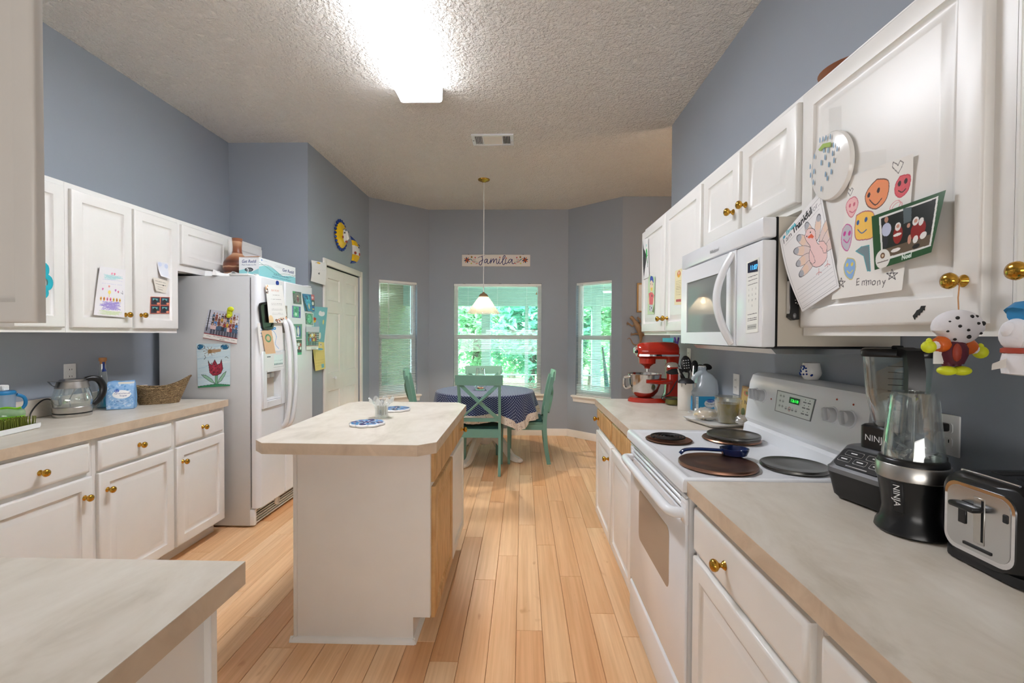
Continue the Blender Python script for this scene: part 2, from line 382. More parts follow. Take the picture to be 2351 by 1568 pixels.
# ------------------------------------------------------------------ flat print: drawings, photographs, lettering on a fine grid of points
_txt = {}
def text_tris(s, size, shear=0.):
    k = (s, shear)
    if k not in _txt:
        cu = bpy.data.curves.new('lettering', 'FONT'); cu.body = s; cu.size = 1; cu.shear = shear; cu.resolution_u = 3
        o = bpy.data.objects.new('lettering', cu); COL.objects.link(o)
        me = bpy.data.meshes.new_from_object(o.evaluated_get(bpy.context.evaluated_depsgraph_get())); me.calc_loop_triangles()
        P = np.array([v.co[:2] for v in me.vertices]).reshape(-1, 2); T = [tuple(t.vertices) for t in me.loop_triangles]
        bpy.data.objects.remove(o); bpy.data.curves.remove(cu); bpy.data.meshes.remove(me); _txt[k] = (P, T)
    P, T = _txt[k]; return P*size, T
class Cv:                                            # w, h in millimetres, origin at the lower left
    def __init__(s, w, h, n, bg=(245, 243, 238)):
        s.w, s.h = w, h; m = max(w, h); s.nx = max(3, int(round(n*w/m))); s.ny = max(3, int(round(n*h/m)))
        s.X, s.Y = np.meshgrid(np.linspace(0, w, s.nx), np.linspace(0, h, s.ny)); s.C = np.zeros((s.ny, s.nx, 3)); s.C[:] = bg
    def paint(s, m, c, a=1.):
        s.C[m] = s.C[m]*(1-a)+np.array(c)*a; return s
    def rect(s, x0, y0, x1, y1, c, a=1.): return s.paint((s.X >= x0) & (s.X <= x1) & (s.Y >= y0) & (s.Y <= y1), c, a)
    def ell(s, cx, cy, rx, ry, c, rot=0, ring=None, a=1.):
        dx, dy = s.X-cx, s.Y-cy; co, si = math.cos(rot), math.sin(rot); u, v = (dx*co+dy*si)/rx, (-dx*si+dy*co)/ry; d = np.hypot(u, v)
        return s.paint((d <= 1) if ring is None else ((d <= 1) & (d >= 1-ring)), c, a)
    def poly(s, pts, c, a=1.):
        m = np.zeros(s.X.shape, bool); n = len(pts)
        for i in range(n):
            (x0, y0), (x1, y1) = pts[i], pts[(i+1) % n]
            if y0 == y1: continue
            k = ((s.Y < y0) != (s.Y < y1)) & (s.X < (x1-x0)*(s.Y-y0)/(y1-y0)+x0); m ^= k
        return s.paint(m, c, a)
    def line(s, pts, w, c, closed=False, a=1.):
        pts = list(pts)+([pts[0]] if closed else []); m = np.zeros(s.X.shape, bool)
        for (x0, y0), (x1, y1) in zip(pts, pts[1:]):
            dx, dy = x1-x0, y1-y0; L = dx*dx+dy*dy+1e-9; t = np.clip(((s.X-x0)*dx+(s.Y-y0)*dy)/L, 0, 1)
            m |= np.hypot(s.X-x0-t*dx, s.Y-y0-t*dy) <= w/2
        return s.paint(m, c, a)
    def curve(s, pts, w, c, n=6): return s.line([(p.x, p.y) for p in spline([(x, y, 0) for x, y in pts], n)], w, c)
    def text(s, t, x, y, size, c, rot=0., shear=0., center=False, bold=0., sx=1.):
        P, T = text_tris(t, size, shear)
        if not len(P): return s
        P = P*np.array([sx, 1.])
        if center: P = P-np.array([P[:, 0].max()/2, 0])
        co, si = math.cos(rot), math.sin(rot); m = np.zeros(s.X.shape, bool)
        Q = np.stack([x+P[:, 0]*co-P[:, 1]*si, y+P[:, 0]*si+P[:, 1]*co], 1)
        for ox, oy in ([(0, 0)] if not bold else [(0, 0), (bold, 0), (0, bold), (bold, bold)]):
            for a, b, d in T:
                A, B, D = Q[a]+(ox, oy), Q[b]+(ox, oy), Q[d]+(ox, oy)
                i0, i1 = np.searchsorted(s.X[0], [min(A[0], B[0], D[0]), max(A[0], B[0], D[0])]); j0, j1 = np.searchsorted(s.Y[:, 0], [min(A[1], B[1], D[1]), max(A[1], B[1], D[1])])
                if i1 <= i0 or j1 <= j0: continue
                X, Y = s.X[j0:j1, i0:i1], s.Y[j0:j1, i0:i1]
                e = lambda p, q: (q[0]-p[0])*(Y-p[1])-(q[1]-p[1])*(X-p[0])
                e1, e2, e3 = e(A, B), e(B, D), e(D, A)
                m[j0:j1, i0:i1] |= ((e1 >= 0) & (e2 >= 0) & (e3 >= 0)) | ((e1 <= 0) & (e2 <= 0) & (e3 <= 0))
        return s.paint(m, c)
    def grain(s, amt=8, seed=1):
        s.C += np.random.RandomState(seed).randn(s.ny, s.nx, 1)*amt; return s
    def scribble(s, x0, x1, ys, c, w=.8, seed=0, wob=1., dash=True):
        r = random.Random(seed)
        for y in ys:
            x = x0
            while x < x1-1:
                L = r.uniform(3, 9)*wob; s.line([(x, y+r.uniform(-.2, .2)*wob), (min(x1, x+L), y+r.uniform(-.2, .2)*wob)], w, c); x += L+(r.uniform(1, 2.5)*wob if dash else 0)
        return s
def sheet(name, cv, P, mat='print_paper', parent=None, local=False):
    """a printed sheet: P(u, v) gives the surface point, u to the right, v up"""
    us, vs_ = np.linspace(0, 1, cv.nx), np.linspace(0, 1, cv.ny)
    V = np.array([tuple(P(u, v)) for v in vs_ for u in us], dtype=np.float32); nx, ny = cv.nx, cv.ny
    j, i = np.meshgrid(np.arange(ny-1), np.arange(nx-1), indexing='ij'); b = (j*nx+i).ravel()
    F = np.stack([b, b+1, b+1+nx, b+nx], 1)
    me = bpy.data.meshes.new(name); me.vertices.add(len(V)); me.vertices.foreach_set('co', V.ravel())
    me.loops.add(F.size); me.loops.foreach_set('vertex_index', F.ravel().astype(np.int32)); me.polygons.add(len(F))
    me.polygons.foreach_set('loop_start', np.arange(0, F.size, 4, dtype=np.int32)); me.polygons.foreach_set('use_smooth', np.ones(len(F), bool))
    me.update(calc_edges=True); me.validate()
    C = np.clip(cv.C, 0, 255)/255; L = np.where(C <= .04045, C/12.92, ((C+.055)/1.055)**2.4)
    A = np.ones((len(V), 4), np.float32); A[:, :3] = L.reshape(-1, 3)
    at = me.color_attributes.new('Col', 'FLOAT_COLOR', 'POINT'); at.data.foreach_set('color', A.ravel())
    me.materials.append(MT[mat]); o = bpy.data.objects.new(name, me); COL.objects.link(o)
    if parent is not None: attach(o, parent, local)
    return o
def quad(TL, TR, BR, BL, n=(0, 0, 0), curl=None, off=.0):
    TL, TR, BR, BL, n = Vector(TL), Vector(TR), Vector(BR), Vector(BL), Vector(n)
    def P(u, v):
        p = (TL*(1-u)+TR*u)*v+(BL*(1-u)+BR*u)*(1-v)
        return p+n*(off+(curl(u, v) if curl else 0))
    return P
def quadX(X, c, n, curl=None, off=.0015): return quad(*[onX(x, y, X) for x, y in c], n=(n, 0, 0), curl=curl, off=off)
def quadY(Y, c, curl=None, off=.0015): return quad(*[onY(x, y, Y) for x, y in c], n=(0, -1, 0), curl=curl, off=off)
# ================================================================== THE ROOM
CEIL, LW, RW, BACK = 3.06, -2.618, 1.195, 6.18           # ceiling height, left wall, right wall, bay back wall
ALC_Y, ALC_X = 4.005, -1.907                              # wall behind the fridge, wall with the pantry door
BL0, BL1, BR0, BR1 = (-1.907, 5.605), (-1.279, 6.18), (.609, 6.18), (1.214, 5.61)
WT = .13
FLZ = -.002
# ---- floor: one board at a time
fl = MB().box(-2.75, 3.3, -3.6, 6.3, -.12, -.012).obj('floor', 'oak'); tag(fl, kind='structure')
PW, X0 = .1205, -.144
joints = {0: 2.80, 1: 2.09, 2: 2.95, 3: 2.57, 4: 2.23, 5: 2.06, -1: 2.52, -2: 3.05}
PLEN = 1.17
def plank_mesh(L):
    b = MB(); w, l, e = PW-.0014, L-.0014, .0016
    R = []
    for ins, z in ((0, -.012), (0, -.0018), (e, 0)):
        R.append([(-w/2+ins, -l/2+ins, z), (w/2-ins, -l/2+ins, z), (w/2-ins, l/2-ins, z), (-w/2+ins, l/2-ins, z)])
    return b.rings(R, cap0=False).mesh('plank', 'bamboo')
_pl = {}
def plank(x, y0, y1):
    L = round(y1-y0, 3)
    if L < .03: return
    if L not in _pl: _pl[L] = plank_mesh(L)
    o = place(_pl[L], 'plank', fl); o.location = (x, (y0+y1)/2, 0)
rp = random.Random(3)
for k in range(-17, 10):
    x = X0+PW*(k+.5)
    j = joints.get(k, 2.0+((k*.41+.23) % 1)*PLEN)
    # the stretch of floor the walls and cabinets leave bare along this row of boards
    far = 6.17
    if x < -1.90: far = 3.98
    elif x < -1.279: far = 6.17+(x+1.279)*.915
    elif x > .609: far = 6.17-(x-.609)*.94
    segs = [(.93 if x < .60 else 3.2, far)]
    for a, b in segs:
        y = j-PLEN*5
        while y < b:
            p, q = max(y, a), min(y+PLEN, b)
            if q > p: plank(x, p, q)
            y += PLEN
MB().box(.62, 3.2, 3.3, 5.61, -.012, -.001).obj('floor_underlay', 'oak_drawer', fl)
MB().box(-2.6, 1.2, -3.5, .93, -.012, -.001).obj('floor_underlay', 'oak_drawer', fl)

# ---- ceiling
tag(MB().box(-2.75, 3.3, -3.6, 6.3, CEIL, CEIL+.1).obj('ceiling', 'ceiling_popcorn'), kind='structure')

# ---- walls (the bay walls are built round their window openings)
def wall_run(name, p, q, openings=(), z1=CEIL, side=1, ext0=0., ext1=0.):
    """wall from p to q (plan), thickness to the outside; openings (s0, s1, z0, z1) along its length"""
    p, q = Vector((*p, 0)), Vector((*q, 0)); d = (q-p); L = d.length; d.normalize(); n = Vector((-d.y, d.x, 0))*side
    M = frame(p, d, n, (0, 0, 1)); b = MB(); s = -ext0
    for s0, s1, a0, a1 in openings:
        b.box(s, s0, 0, WT, 0, z1, M); b.box(s0, s1, 0, WT, 0, a0, M); b.box(s0, s1, 0, WT, a1, z1, M); s = s1
    b.box(s, L+ext1, 0, WT, 0, z1, M)
    if side < 0: b.f = [f[::-1] for f in b.f]
    return tag(b.obj(name, 'wall_paint'), kind='structure'), M, L
wall_run('wall_left', (LW, -3.5), (LW, ALC_Y), ext1=0)
wall_run('wall_alcove', (LW-WT, ALC_Y), (ALC_X-WT, ALC_Y))
DOOR_Y0, DOOR_Y1, DOOR_H = 4.355, 5.275, 2.035
wall_run('wall_pantry', (ALC_X, ALC_Y), (ALC_X, BL0[1]), [(DOOR_Y0-ALC_Y, DOOR_Y1-ALC_Y, 0, DOOR_H)])
tag(MB().box(ALC_X-.75, ALC_X-.70, 4.1, 5.5, 0, CEIL).obj('wall_pantry_inside', 'wall_paint'), kind='structure')
def bay_pt(px, py, a, b):
    a3, b3 = Vector((*a, 0)), Vector((*b, 0)); d = (b3-a3).normalized(); n = Vector((-d.y, d.x, 0))
    p = onP(px, py, a3, n); return (p-a3).dot(d), p.z
WZ0, WZ1 = .565, 2.06
sl0, _ = bay_pt(870, 760, BL0, BL1); sl1, _ = bay_pt(958, 760, BL0, BL1)
sr0, _ = bay_pt(1322, 760, BR0, BR1); sr1, _ = bay_pt(1404, 760, BR0, BR1)
sc0, sc1 = onY(1041, 780, BACK).x-BL1[0], onY(1243, 780, BACK).x-BL1[0]
_, MBL, _ = wall_run('wall_bay_left', BL0, BL1, [(sl0, sl1, WZ0, WZ1)])
_, MBB, _ = wall_run('wall_back', BL1, BR0, [(sc0, sc1, WZ0, WZ1)])
_, MBR, _ = wall_run('wall_bay_right', BR0, BR1, [(sr0, sr1, WZ0, WZ1)])
wall_run('wall_back_right', BR1, (3.2, BR1[1]))
RW_END = 3.72
tag(MB().box(RW, RW+.12, -3.5, RW_END, 0, CEIL).obj('wall_right', 'wall_paint'), kind='structure')
tag(MB().box(3.2, 3.3, 1.4, 5.75, 0, CEIL).obj('wall_side_room', 'wall_paint'), kind='structure')
tag(MB().box(RW+.12, 3.3, 1.4, 1.5, 0, CEIL).obj('wall_side_room_near', 'wall_paint'), kind='structure')
tag(MB().box(-2.75, 1.4, -3.6, -3.5, 0, CEIL).obj('wall_rear', 'wall_paint'), kind='structure')

# ---- baseboards
def baseboard(name, p, q, side=-1):
    p, q = Vector((*p, 0)), Vector((*q, 0)); d = (q-p); L = d.length; d.normalize(); n = Vector((-d.y, d.x, 0))*side
    M = frame(p, d, n, (0, 0, 1)); b = MB()
    prof = [(0, 0), (.014, 0), (.014, .075), (.009, .088), (.006, .095), (0, .095)]
    R = [[(s, y, z) for y, z in prof] for s in (0, L)]
    b.rings(R, M=M); bm = bmesh.new(); me = b.mesh('t', 'trim_white'); bm.from_mesh(me); bmesh.ops.recalc_face_normals(bm, faces=bm.faces); bm.to_mesh(me); bm.free()
    return tag(place(me, name), kind='structure')
baseboard('baseboard_bay_left', BL0, BL1); baseboard('baseboard_back', BL1, BR0); baseboard('baseboard_bay_right', BR0, BR1)
baseboard('baseboard_back_right', BR1, (3.2, BR1[1])); baseboard('baseboard_pantry', (ALC_X, DOOR_Y1+.07), BL0)
baseboard('baseboard_pantry_near', (ALC_X, ALC_Y), (ALC_X, DOOR_Y0-.07))

# ---- windows with blinds; local x along the wall, y to the outside, z up
def make_window(name, M, s0, s1, bent=(), wand=None):
    w = struct(name, M @ Vector(((s0+s1)/2, 0, WZ0))); b = MB(); z0, z1 = WZ0, WZ1; zm = 1.335
    fy0, fy1 = .055, .10
    for a in ((s0, s0+.035, z0, z1), (s1-.035, s1, z0, z1), (s0+.035, s1-.035, z0, z0+.04), (s0+.035, s1-.035, z1-.04, z1)): b.box(a[0], a[1], fy0, fy1, a[2], a[3], M)
    b.box(s0, s1, .035, fy0, z0, z0+.005, M)
    b.obj('window_frame', 'plastic_white', w)
    b = MB().rbox(s0+.035, s1-.035, .05, .085, zm-.028, zm+.028, .004, 1, M); b.box(s0+.035, s0+.058, .05, .085, z0+.04, zm-.03, M); b.box(s1-.058, s1-.035, .05, .085, z0+.04, zm-.03, M); b.box(s0+.058, s1-.058, .05, .085, z0+.04, z0+.075, M)
    b.obj('lower_sash', 'plastic_white', w)
    b = MB().box(s0+.035, s0+.052, .072, .098, zm+.03, z1-.04, M); b.box(s1-.052, s1-.035, .072, .098, zm+.03, z1-.04, M); b.obj('upper_sash', 'plastic_white', w)
    MB().box(s0+.058, s1-.058, .064, .067, z0+.075, zm-.028, M).obj('pane', 'window_glass', w)
    MB().box(s0+.052, s1-.052, .084, .087, zm+.028, z1-.04, M).obj('pane', 'window_glass', w)
    # sill and apron inside the room
    b = MB().rbox(s0-.045, s1+.045, -.05, .05, z0-.022, z0+.003, .006, 2, M); b.obj('window_sill', 'trim_white', w)
    pr = [(0, z0-.022), (-.034, z0-.022), (-.030, z0-.040), (-.016, z0-.052), (-.012, z0-.085), (0, z0-.085)]
    MB().rings([[(s0-.03, y, z) for y, z in pr], [(s1+.03, y, z) for y, z in pr]], M=M).obj('apron', 'trim_white', w)
    # blind
    MB().rbox(s0+.004, s1-.004, .004, .034, z1-.034, z1-.002, .003, 1, M).obj('head_rail', 'plastic_white', w)
    b = MB(); n = int((z1-.05-z0-.03)/.0215); L = s1-s0-.012
    for i in range(n):
        z = z0+.032+i*.0215; rb = .55 if i < 6 else (.10+.02*math.sin(i*1.7)); sag = bent[1] if bent and bent[0] <= i <= bent[0]+3 else 0
        cs, sn = math.cos(rb), math.sin(rb); R = []
        for t in (0, .33, .66, 1):
            zz = z-sag*math.sin(PI*t); x = s0+.006+L*t
            R.append([(x, .019-.0125*cs, zz-.0125*sn), (x, .019, zz+.0022), (x, .019+.0125*cs, zz+.0125*sn), (x, .019, zz+.0016)])
        b.rings(R, M=M)
    tag(b.obj('blind_slats', 'blind_slat', w), kind='stuff')
    MB().rbox(s0+.006, s1-.006, .007, .031, z0+.006, z0+.02, .003, 1, M).obj('bottom_rail', 'plastic_white', w)
    k = 3 if s1-s0 > .9 else 2
    for i in range(k):
        x = s0+(s1-s0)*(i+.5)/k if k == 3 else s0+.12+(s1-s0-.24)*i
        MB().cyl((x, .005, z0+.02), (x, .005, z1-.03), .0011, n=5, M=M).obj('ladder_cord', 'plastic_white', w)
    if wand: MB().cyl((s0+wand, -.004, z1-.03), (s0+wand, -.006, z1-.62), .004, n=6, M=M).obj('tilt_wand', 'plastic_white', w)
    return w
make_window('window_1', MBL, sl0, sl1, wand=.13)
w2 = make_window('window_2', MBB, sc0, sc1, bent=(27, .012))
make_window('window_3', MBR, sr0, sr1, bent=(22, .02), wand=.12)
for sx in (.12, .53, .86):
    x = sc0+(sc1-sc0)*sx; MB().rbox(x-.018, x+.018, .0, .036, WZ1-.004, WZ1+.004, .002, 1, MBB).obj('blind_bracket', 'grey_plastic', w2)
x = sc1-.07; MB().cyl((x, -.002, WZ1-.03), (x, -.002, WZ1-.12), .001, n=5, M=MBB).lathe([(.002, -.15), (.009, -.145), (.004, -.12), (.001, -.117)], (x, -.002, WZ1), 8, MBB).obj('pull_cord', 'cork', w2)

# ---- pantry bifold door and its casing (wall X = ALC_X, faces +X)
MD = frame((ALC_X, 0, 0), (0, 1, 0), (-1, 0, 0), (0, 0, 1))     # local x = world Y, local y = into the wall
tr = struct('trim_1', (ALC_X, 4.8, 0))
for nm, poly in (('casing', (DOOR_Y0-.062, DOOR_Y0, 0, DOOR_H+.062)), ('casing', (DOOR_Y1, DOOR_Y1+.062, 0, DOOR_H+.062)), ('casing', (DOOR_Y0, DOOR_Y1, DOOR_H, DOOR_H+.062))):
    b = MB().rbox(poly[0], poly[1], -.018, 0, poly[2], poly[3], .005, 2, MD); b.f = [f[::-1] for f in b.f]; b.obj(nm, 'trim_white', tr)
def panel_leaf(b, x0, x1, z0, z1, panels, y0, M):
    """flat leaf with raised panels: front face at y0, 35 mm thick (towards +y)"""
    xs = sorted({x0, x1} | {p[0] for p in panels} | {p[1] for p in panels}); zs = sorted({z0, z1} | {p[2] for p in panels} | {p[3] for p in panels})
    for i in range(len(xs)-1):
        for j in range(len(zs)-1):
            c = ((xs[i]+xs[i+1])/2, (zs[j]+zs[j+1])/2)
            if not any(p[0] < c[0] < p[1] and p[2] < c[1] < p[3] for p in panels):
                b.add([(xs[i], y0, zs[j]), (xs[i+1], y0, zs[j]), (xs[i+1], y0, zs[j+1]), (xs[i], y0, zs[j+1])], [(0, 1, 2, 3)], M)
    for p in panels:
        R = []
        for ins, dy in ((0, 0), (.006, .008), (.012, .009), (.04, .001)):
            R.append([(p[0]+ins, y0+dy, p[2]+ins), (p[1]-ins, y0+dy, p[2]+ins), (p[1]-ins, y0+dy, p[3]-ins), (p[0]+ins, y0+dy, p[3]-ins)])
        b.rings(R, cap0=False, M=M)
    b.add([(x, y, z) for z in (z0, z1) for y in (y0, y0+.035) for x in (x0, x1)], [(4, 5, 7, 6), (0, 2, 3, 1), (0, 4, 6, 2), (1, 3, 7, 5), (2, 6, 7, 3)], M)
dr = struct('door_1', (ALC_X, 4.8, 0)); mid = (DOOR_Y0+DOOR_Y1)/2
for k, (a, c) in enumerate(((DOOR_Y0+.006, mid-.002), (mid+.002, DOOR_Y1-.006))):
    b = MB(); xa, xc = a+.085, c-.085
    panel_leaf(b, a, c, .02, DOOR_H-.012, [(xa, xc, .16, .80), (xa, xc, .98, 1.58), (xa, xc, 1.70, 1.92)], .012, MD)
    b.f = [f[::-1] for f in b.f]; leaf = b.obj('door_leaf', 'trim_white', dr)
    if k == 0:
        MB().lathe([(.006, 0), (.006, .014), (.016, .022), (.018, .032), (.011, .040), (.001, .042)], n=14, M=frame((ALC_X-.012, 4.555, .925), (0, 1, 0), (0, 0, 1), (1, 0, 0))).obj('knob', 'plastic_white', leaf)
MB().box(DOOR_Y0, DOOR_Y1, .012, .05, DOOR_H-.012, DOOR_H, MD).obj('track', 'dark_gap', dr)

# ---- ceiling air vent
v = struct('trim_2', (-.265, 3.96, CEIL)); vx0, vx1, vy0, vy1 = -.445, -.086, 3.853, 4.066
b = MB()
for a in ((vx0, vx1, vy0, vy0+.022), (vx0, vx1, vy1-.022, vy1), (vx0, vx0+.026, vy0+.022, vy1-.022), (vx1-.026, vx1, vy0+.022, vy1-.022), (-.355, -.345, vy0+.022, vy1-.022), (-.186, -.176, vy0+.022, vy1-.022)):
    b.box(a[0], a[1], a[2], a[3], CEIL-.012, CEIL)
b.obj('vent_frame', 'appliance_white', v)
MB().box(vx0+.02, vx1-.02, vy0+.02, vy1-.02, CEIL-.003, CEIL-.001).obj('vent_dark', 'dark_gap', v)
MB().box(-.345, -.186, vy0+.022, vy1-.022, CEIL-.008, CEIL-.003).obj('vent_plate', 'trim_white', v)
for xa, xb, tl in ((-.419, -.355, 1), (-.176, -.112, -1)):
    for i in range(5):
        x = xa+(xb-xa)*(i+.5)/5
        MB().box(-.0012, .0012, vy0+.022, vy1-.022, -.009, .0, Tr(x, 0, CEIL-.003) @ Ry(.5*tl)).obj('slat', 'appliance_white', v)
MB().lathe([(.004, -.016), (.006, -.0125)], (vx0+.012, (vy0+vy1)/2, CEIL), 8).obj('screw', 'grey_plastic', v); MB().rbox(vx1-.02, vx1-.008, 3.94, 3.98, CEIL-.022, CEIL-.011, .002, 1).obj('lever', 'appliance_white', v)

# ================================================================== OUTSIDE: the porch and the trees
GZ = -.25
tag(MB().box(-9, 9, 6.5, 9.1, GZ-.1, GZ+.1).obj('porch_floor', 'concrete'), kind='structure')
tag(MB().box(-30, 30, 9.1, 45, GZ-.15, GZ-.05).obj('lawn_ground', 'lawn'), kind='structure')
tag(MB().box(-4.0, 6, 6.35, 9.2, 2.42, 2.5).obj('porch_ceiling', 'porch_white'), kind='structure')
tag(MB().box(-3.8, 6, 8.9, 9.1, 1.93, 2.42).obj('porch_beam', 'porch_trim'), kind='structure')
tag(MB().box(-4.2, -2.35, 6.2, 11, GZ, 2.9).obj('house_wing', 'siding'), kind='structure')
for px in (1116, 1368):
    x = onY(px, 780, 9.0).x; tag(MB().box(x-.085, x+.085, 8.92, 9.08, GZ, 1.95).obj('porch_post', 'porch_trim'), 'grey-green square porch post seen through the %s window' % ('middle' if px < 1200 else 'right-hand bay'), 'post')
x = onY(1209, 780, 9.0).x; tag(MB().box(x-.035, x+.035, 8.95, 9.05, GZ, 1.95).obj('screen_mullion', 'porch_trim'), 'slim upright of the porch screen, right part of the middle window', 'post')
tag(MB().tube([(-2.3, 8.86, .66), (-1.5, 8.86, .60), (.5, 8.86, .585), (3, 8.86, .60)], .018, 6).obj('screen_rail', 'porch_trim'), 'thin sagging rail across the porch screen outside the middle window', 'rail')
# ceiling fan on the porch
ff = thing('porch_fan', 'white ceiling fan under the porch roof, seen through the right-hand bay window', 'fan', (2.0, 7.9, 2.12))
MB().cyl((2.0, 7.9, 2.2), (2.0, 7.9, 2.42), .015).obj('rod', 'porch_white', ff); MB().lathe([(.03, -.08), (.10, -.06), (.11, .02), (.05, .09)], (2.0, 7.9, 2.12), 18).obj('motor', 'porch_white', ff)
for k in range(5): MB().rbox(.10, .62, -.065, .065, -.006, .006, .004, 1, Tr(2.0, 7.9, 2.13) @ Rz(k*2*PI/5+.3) @ Rx(.2)).obj('blade', 'porch_white', ff)
# patio table at the left, closed parasol at the right
pt = thing('patio_table', 'dark patio table outside the left bay window', 'table', (-1.9, 7.6, GZ+.1))
MB().rbox(-2.3, -1.35, 7.2, 8.0, .42, .47, .01, 2).obj('table_top', 'teal_dark', pt)
for sx in (-2.22, -1.43):
    for sy in (7.28, 7.92): MB().box(sx-.025, sx+.025, sy-.025, sy+.025, GZ+.1, .42).obj('leg', 'teal_dark', pt)
px_ = onY(1393, 820, 8.2); pa = thing('closed_parasol', 'closed teal parasol leaning outside the right-hand bay window', 'parasol', (px_.x, 8.2, GZ+.1))
MB().tube([(px_.x+.1, 8.2, GZ+.1), (px_.x-.07, 8.25, 1.15)], .015, 8).obj('pole', 'black_matte', pa); MB().tube([(px_.x+.03, 8.2, .15), (px_.x, 8.22, .55), (px_.x-.06, 8.25, 1.1)], [.05, .04, .015], 8).obj('canopy', 'teal_dark', pa)
# trees: trunk and a crown of leaves
def tree(name, label, x, y, h, rx, rz, n, mat, seed, z0=.1, ls=.11):
    r = random.Random(seed); t = thing(name, label, 'tree', (x, y, GZ-.06), group='trees beyond the porch')
    MB().tube([(x, y, GZ-.06), (x+.1, y, h*.4), (x-.05, y, h*.75)], [.13, .10, .05], 8).obj('trunk', 'bark', t)
    b = MB(); v = []; f = []
    clumps = [(r.uniform(-1, 1), r.uniform(-1, 1), r.uniform(-1, 1), r.uniform(.25, .5)) for _ in range(26)]
    clumps = [c for c in clumps if c[0]**2+c[1]**2+c[2]**2 < 1.1]
    for i in range(n):
        c = r.choice(clumps); a, e = r.uniform(0, 2*PI), math.asin(r.uniform(-1, 1)); q = c[3]*r.uniform(.7, 1.0)
        p = Vector((x+(c[0]+q*math.cos(e)*math.cos(a))*rx, y+(c[1]+q*math.cos(e)*math.sin(a))*rx*.7, z0+h*.5+(c[2]+q*math.sin(e))*rz))
        u = Vector((r.gauss(0, 1), r.gauss(0, 1), r.gauss(0, .6))).normalized(); w = u.cross(Vector((r.gauss(0, 1), r.gauss(0, 1), r.gauss(0, 1)))).normalized()
        L, W = ls*r.uniform(.7, 1.3), ls*.45; o = len(v); v += [p-u*L, p+w*W, p+u*L, p-w*W]; f.append((o, o+1, o+2, o+3))
    b.add(v, f); tag(b.obj('foliage', mat, t), kind='stuff')
tree('leafy_tree', 'pale green leafy tree outside the left half of the middle window', -1.3, 12.2, 3.4, 1.6, 2.0, 5200, 'leaf_green', 1)
tree('leafy_tree', 'teal-green leafy tree outside the right half of the middle window', .15, 11.4, 3.0, 1.3, 1.8, 5200, 'leaf_teal', 2)
tree('leafy_tree', 'bright green leafy tree outside the left side of the right-hand bay window', 1.75, 11.6, 3.2, 1.0, 1.9, 4200, 'leaf_green', 3)
tree('leafy_tree', 'bright green tree at the right edge of the right-hand bay window', 3.6, 13.0, 3.6, 1.2, 2.1, 3600, 'leaf_green', 4)
tree('leafy_tree', 'far green tree rising behind the two nearer trees of the middle window', -.4, 17.5, 5.2, 3.4, 3.2, 5200, 'leaf_green', 5, ls=.18)
tree('leafy_tree', 'far hazy green tree beyond the porch on the right', 5.2, 19.5, 5.4, 3.2, 3.2, 3600, 'leaf_teal', 6, ls=.18)
tree('leafy_tree', 'far green tree beyond the porch on the left', -4.6, 18.5, 5.4, 3.2, 3.2, 3600, 'leaf_teal', 7, ls=.18)

# ================================================================== CEILING LIGHTS
lx0, lx1, ly0, ly1 = -.848, -.557, 1.915, 3.135
t = NT('lens_glow'); vv = t.coord('Object'); sp = t.n('ShaderNodeSeparateXYZ'); t.l(vv, sp.inputs[0])
mr = t.n('ShaderNodeMapRange'); t.l(sp.outputs[0], mr.inputs[0]); mr.inputs[1].default_value = lx0; mr.inputs[2].default_value = lx1
LENS = 43.0
rr = t.ramp(mr.outputs[0], [(0, (.18, .18, .18)), (.03, (.35, .35, .35)), (.12, (1, 1, 1)), (.30, (1, 1, 1)), (.50, (.5, .5, .5)), (.70, (1, 1, 1)), (.86, (1, 1, 1)), (.97, (.35, .35, .35)), (1, (.18, .18, .18))])
ml = t.n('ShaderNodeMath', operation='MULTIPLY'); t.l(rr, ml.inputs[0]); ml.inputs[1].default_value = LENS
t.pbr((.8, .8, .8), .4, Emission_Color=(.95, .98, 1.05, 1), Emission_Strength=ml.outputs[0])
cl = thing('ceiling_light', 'long white fluorescent ceiling light with a wraparound acrylic lens', 'ceiling light', ((lx0+lx1)/2, (ly0+ly1)/2, CEIL))
MB().rbox(lx0+.03, lx1-.03, ly0, ly1, CEIL-.045, CEIL, .004, 1).obj('housing', 'appliance_white', cl)
pr = [(lx0, CEIL-.012), (lx0+.001, CEIL-.080), (lx0+.006, CEIL-.094), (lx0+.018, CEIL-.100), (lx1-.018, CEIL-.100), (lx1-.006, CEIL-.094), (lx1-.001, CEIL-.080), (lx1, CEIL-.012)]
b = MB().rings([[(x, y, z) for x, z in pr] for y in (ly0+.004, ly1-.004)], cap0=False, cap1=False, closed=False); b.f = [f[::-1] for f in b.f]; b.obj('lens', 'lens_glow', cl, ang=60)
for y in (ly0, ly1-.005):
    q = [(lx0-.002, CEIL)]+[(x, z) for x, z in pr]+[(lx1+.002, CEIL)]
    MB().rings([[(x, yy, z) for x, z in q] for yy in (y, y+.005)]).obj('end_cap', 'plastic_white', cl)

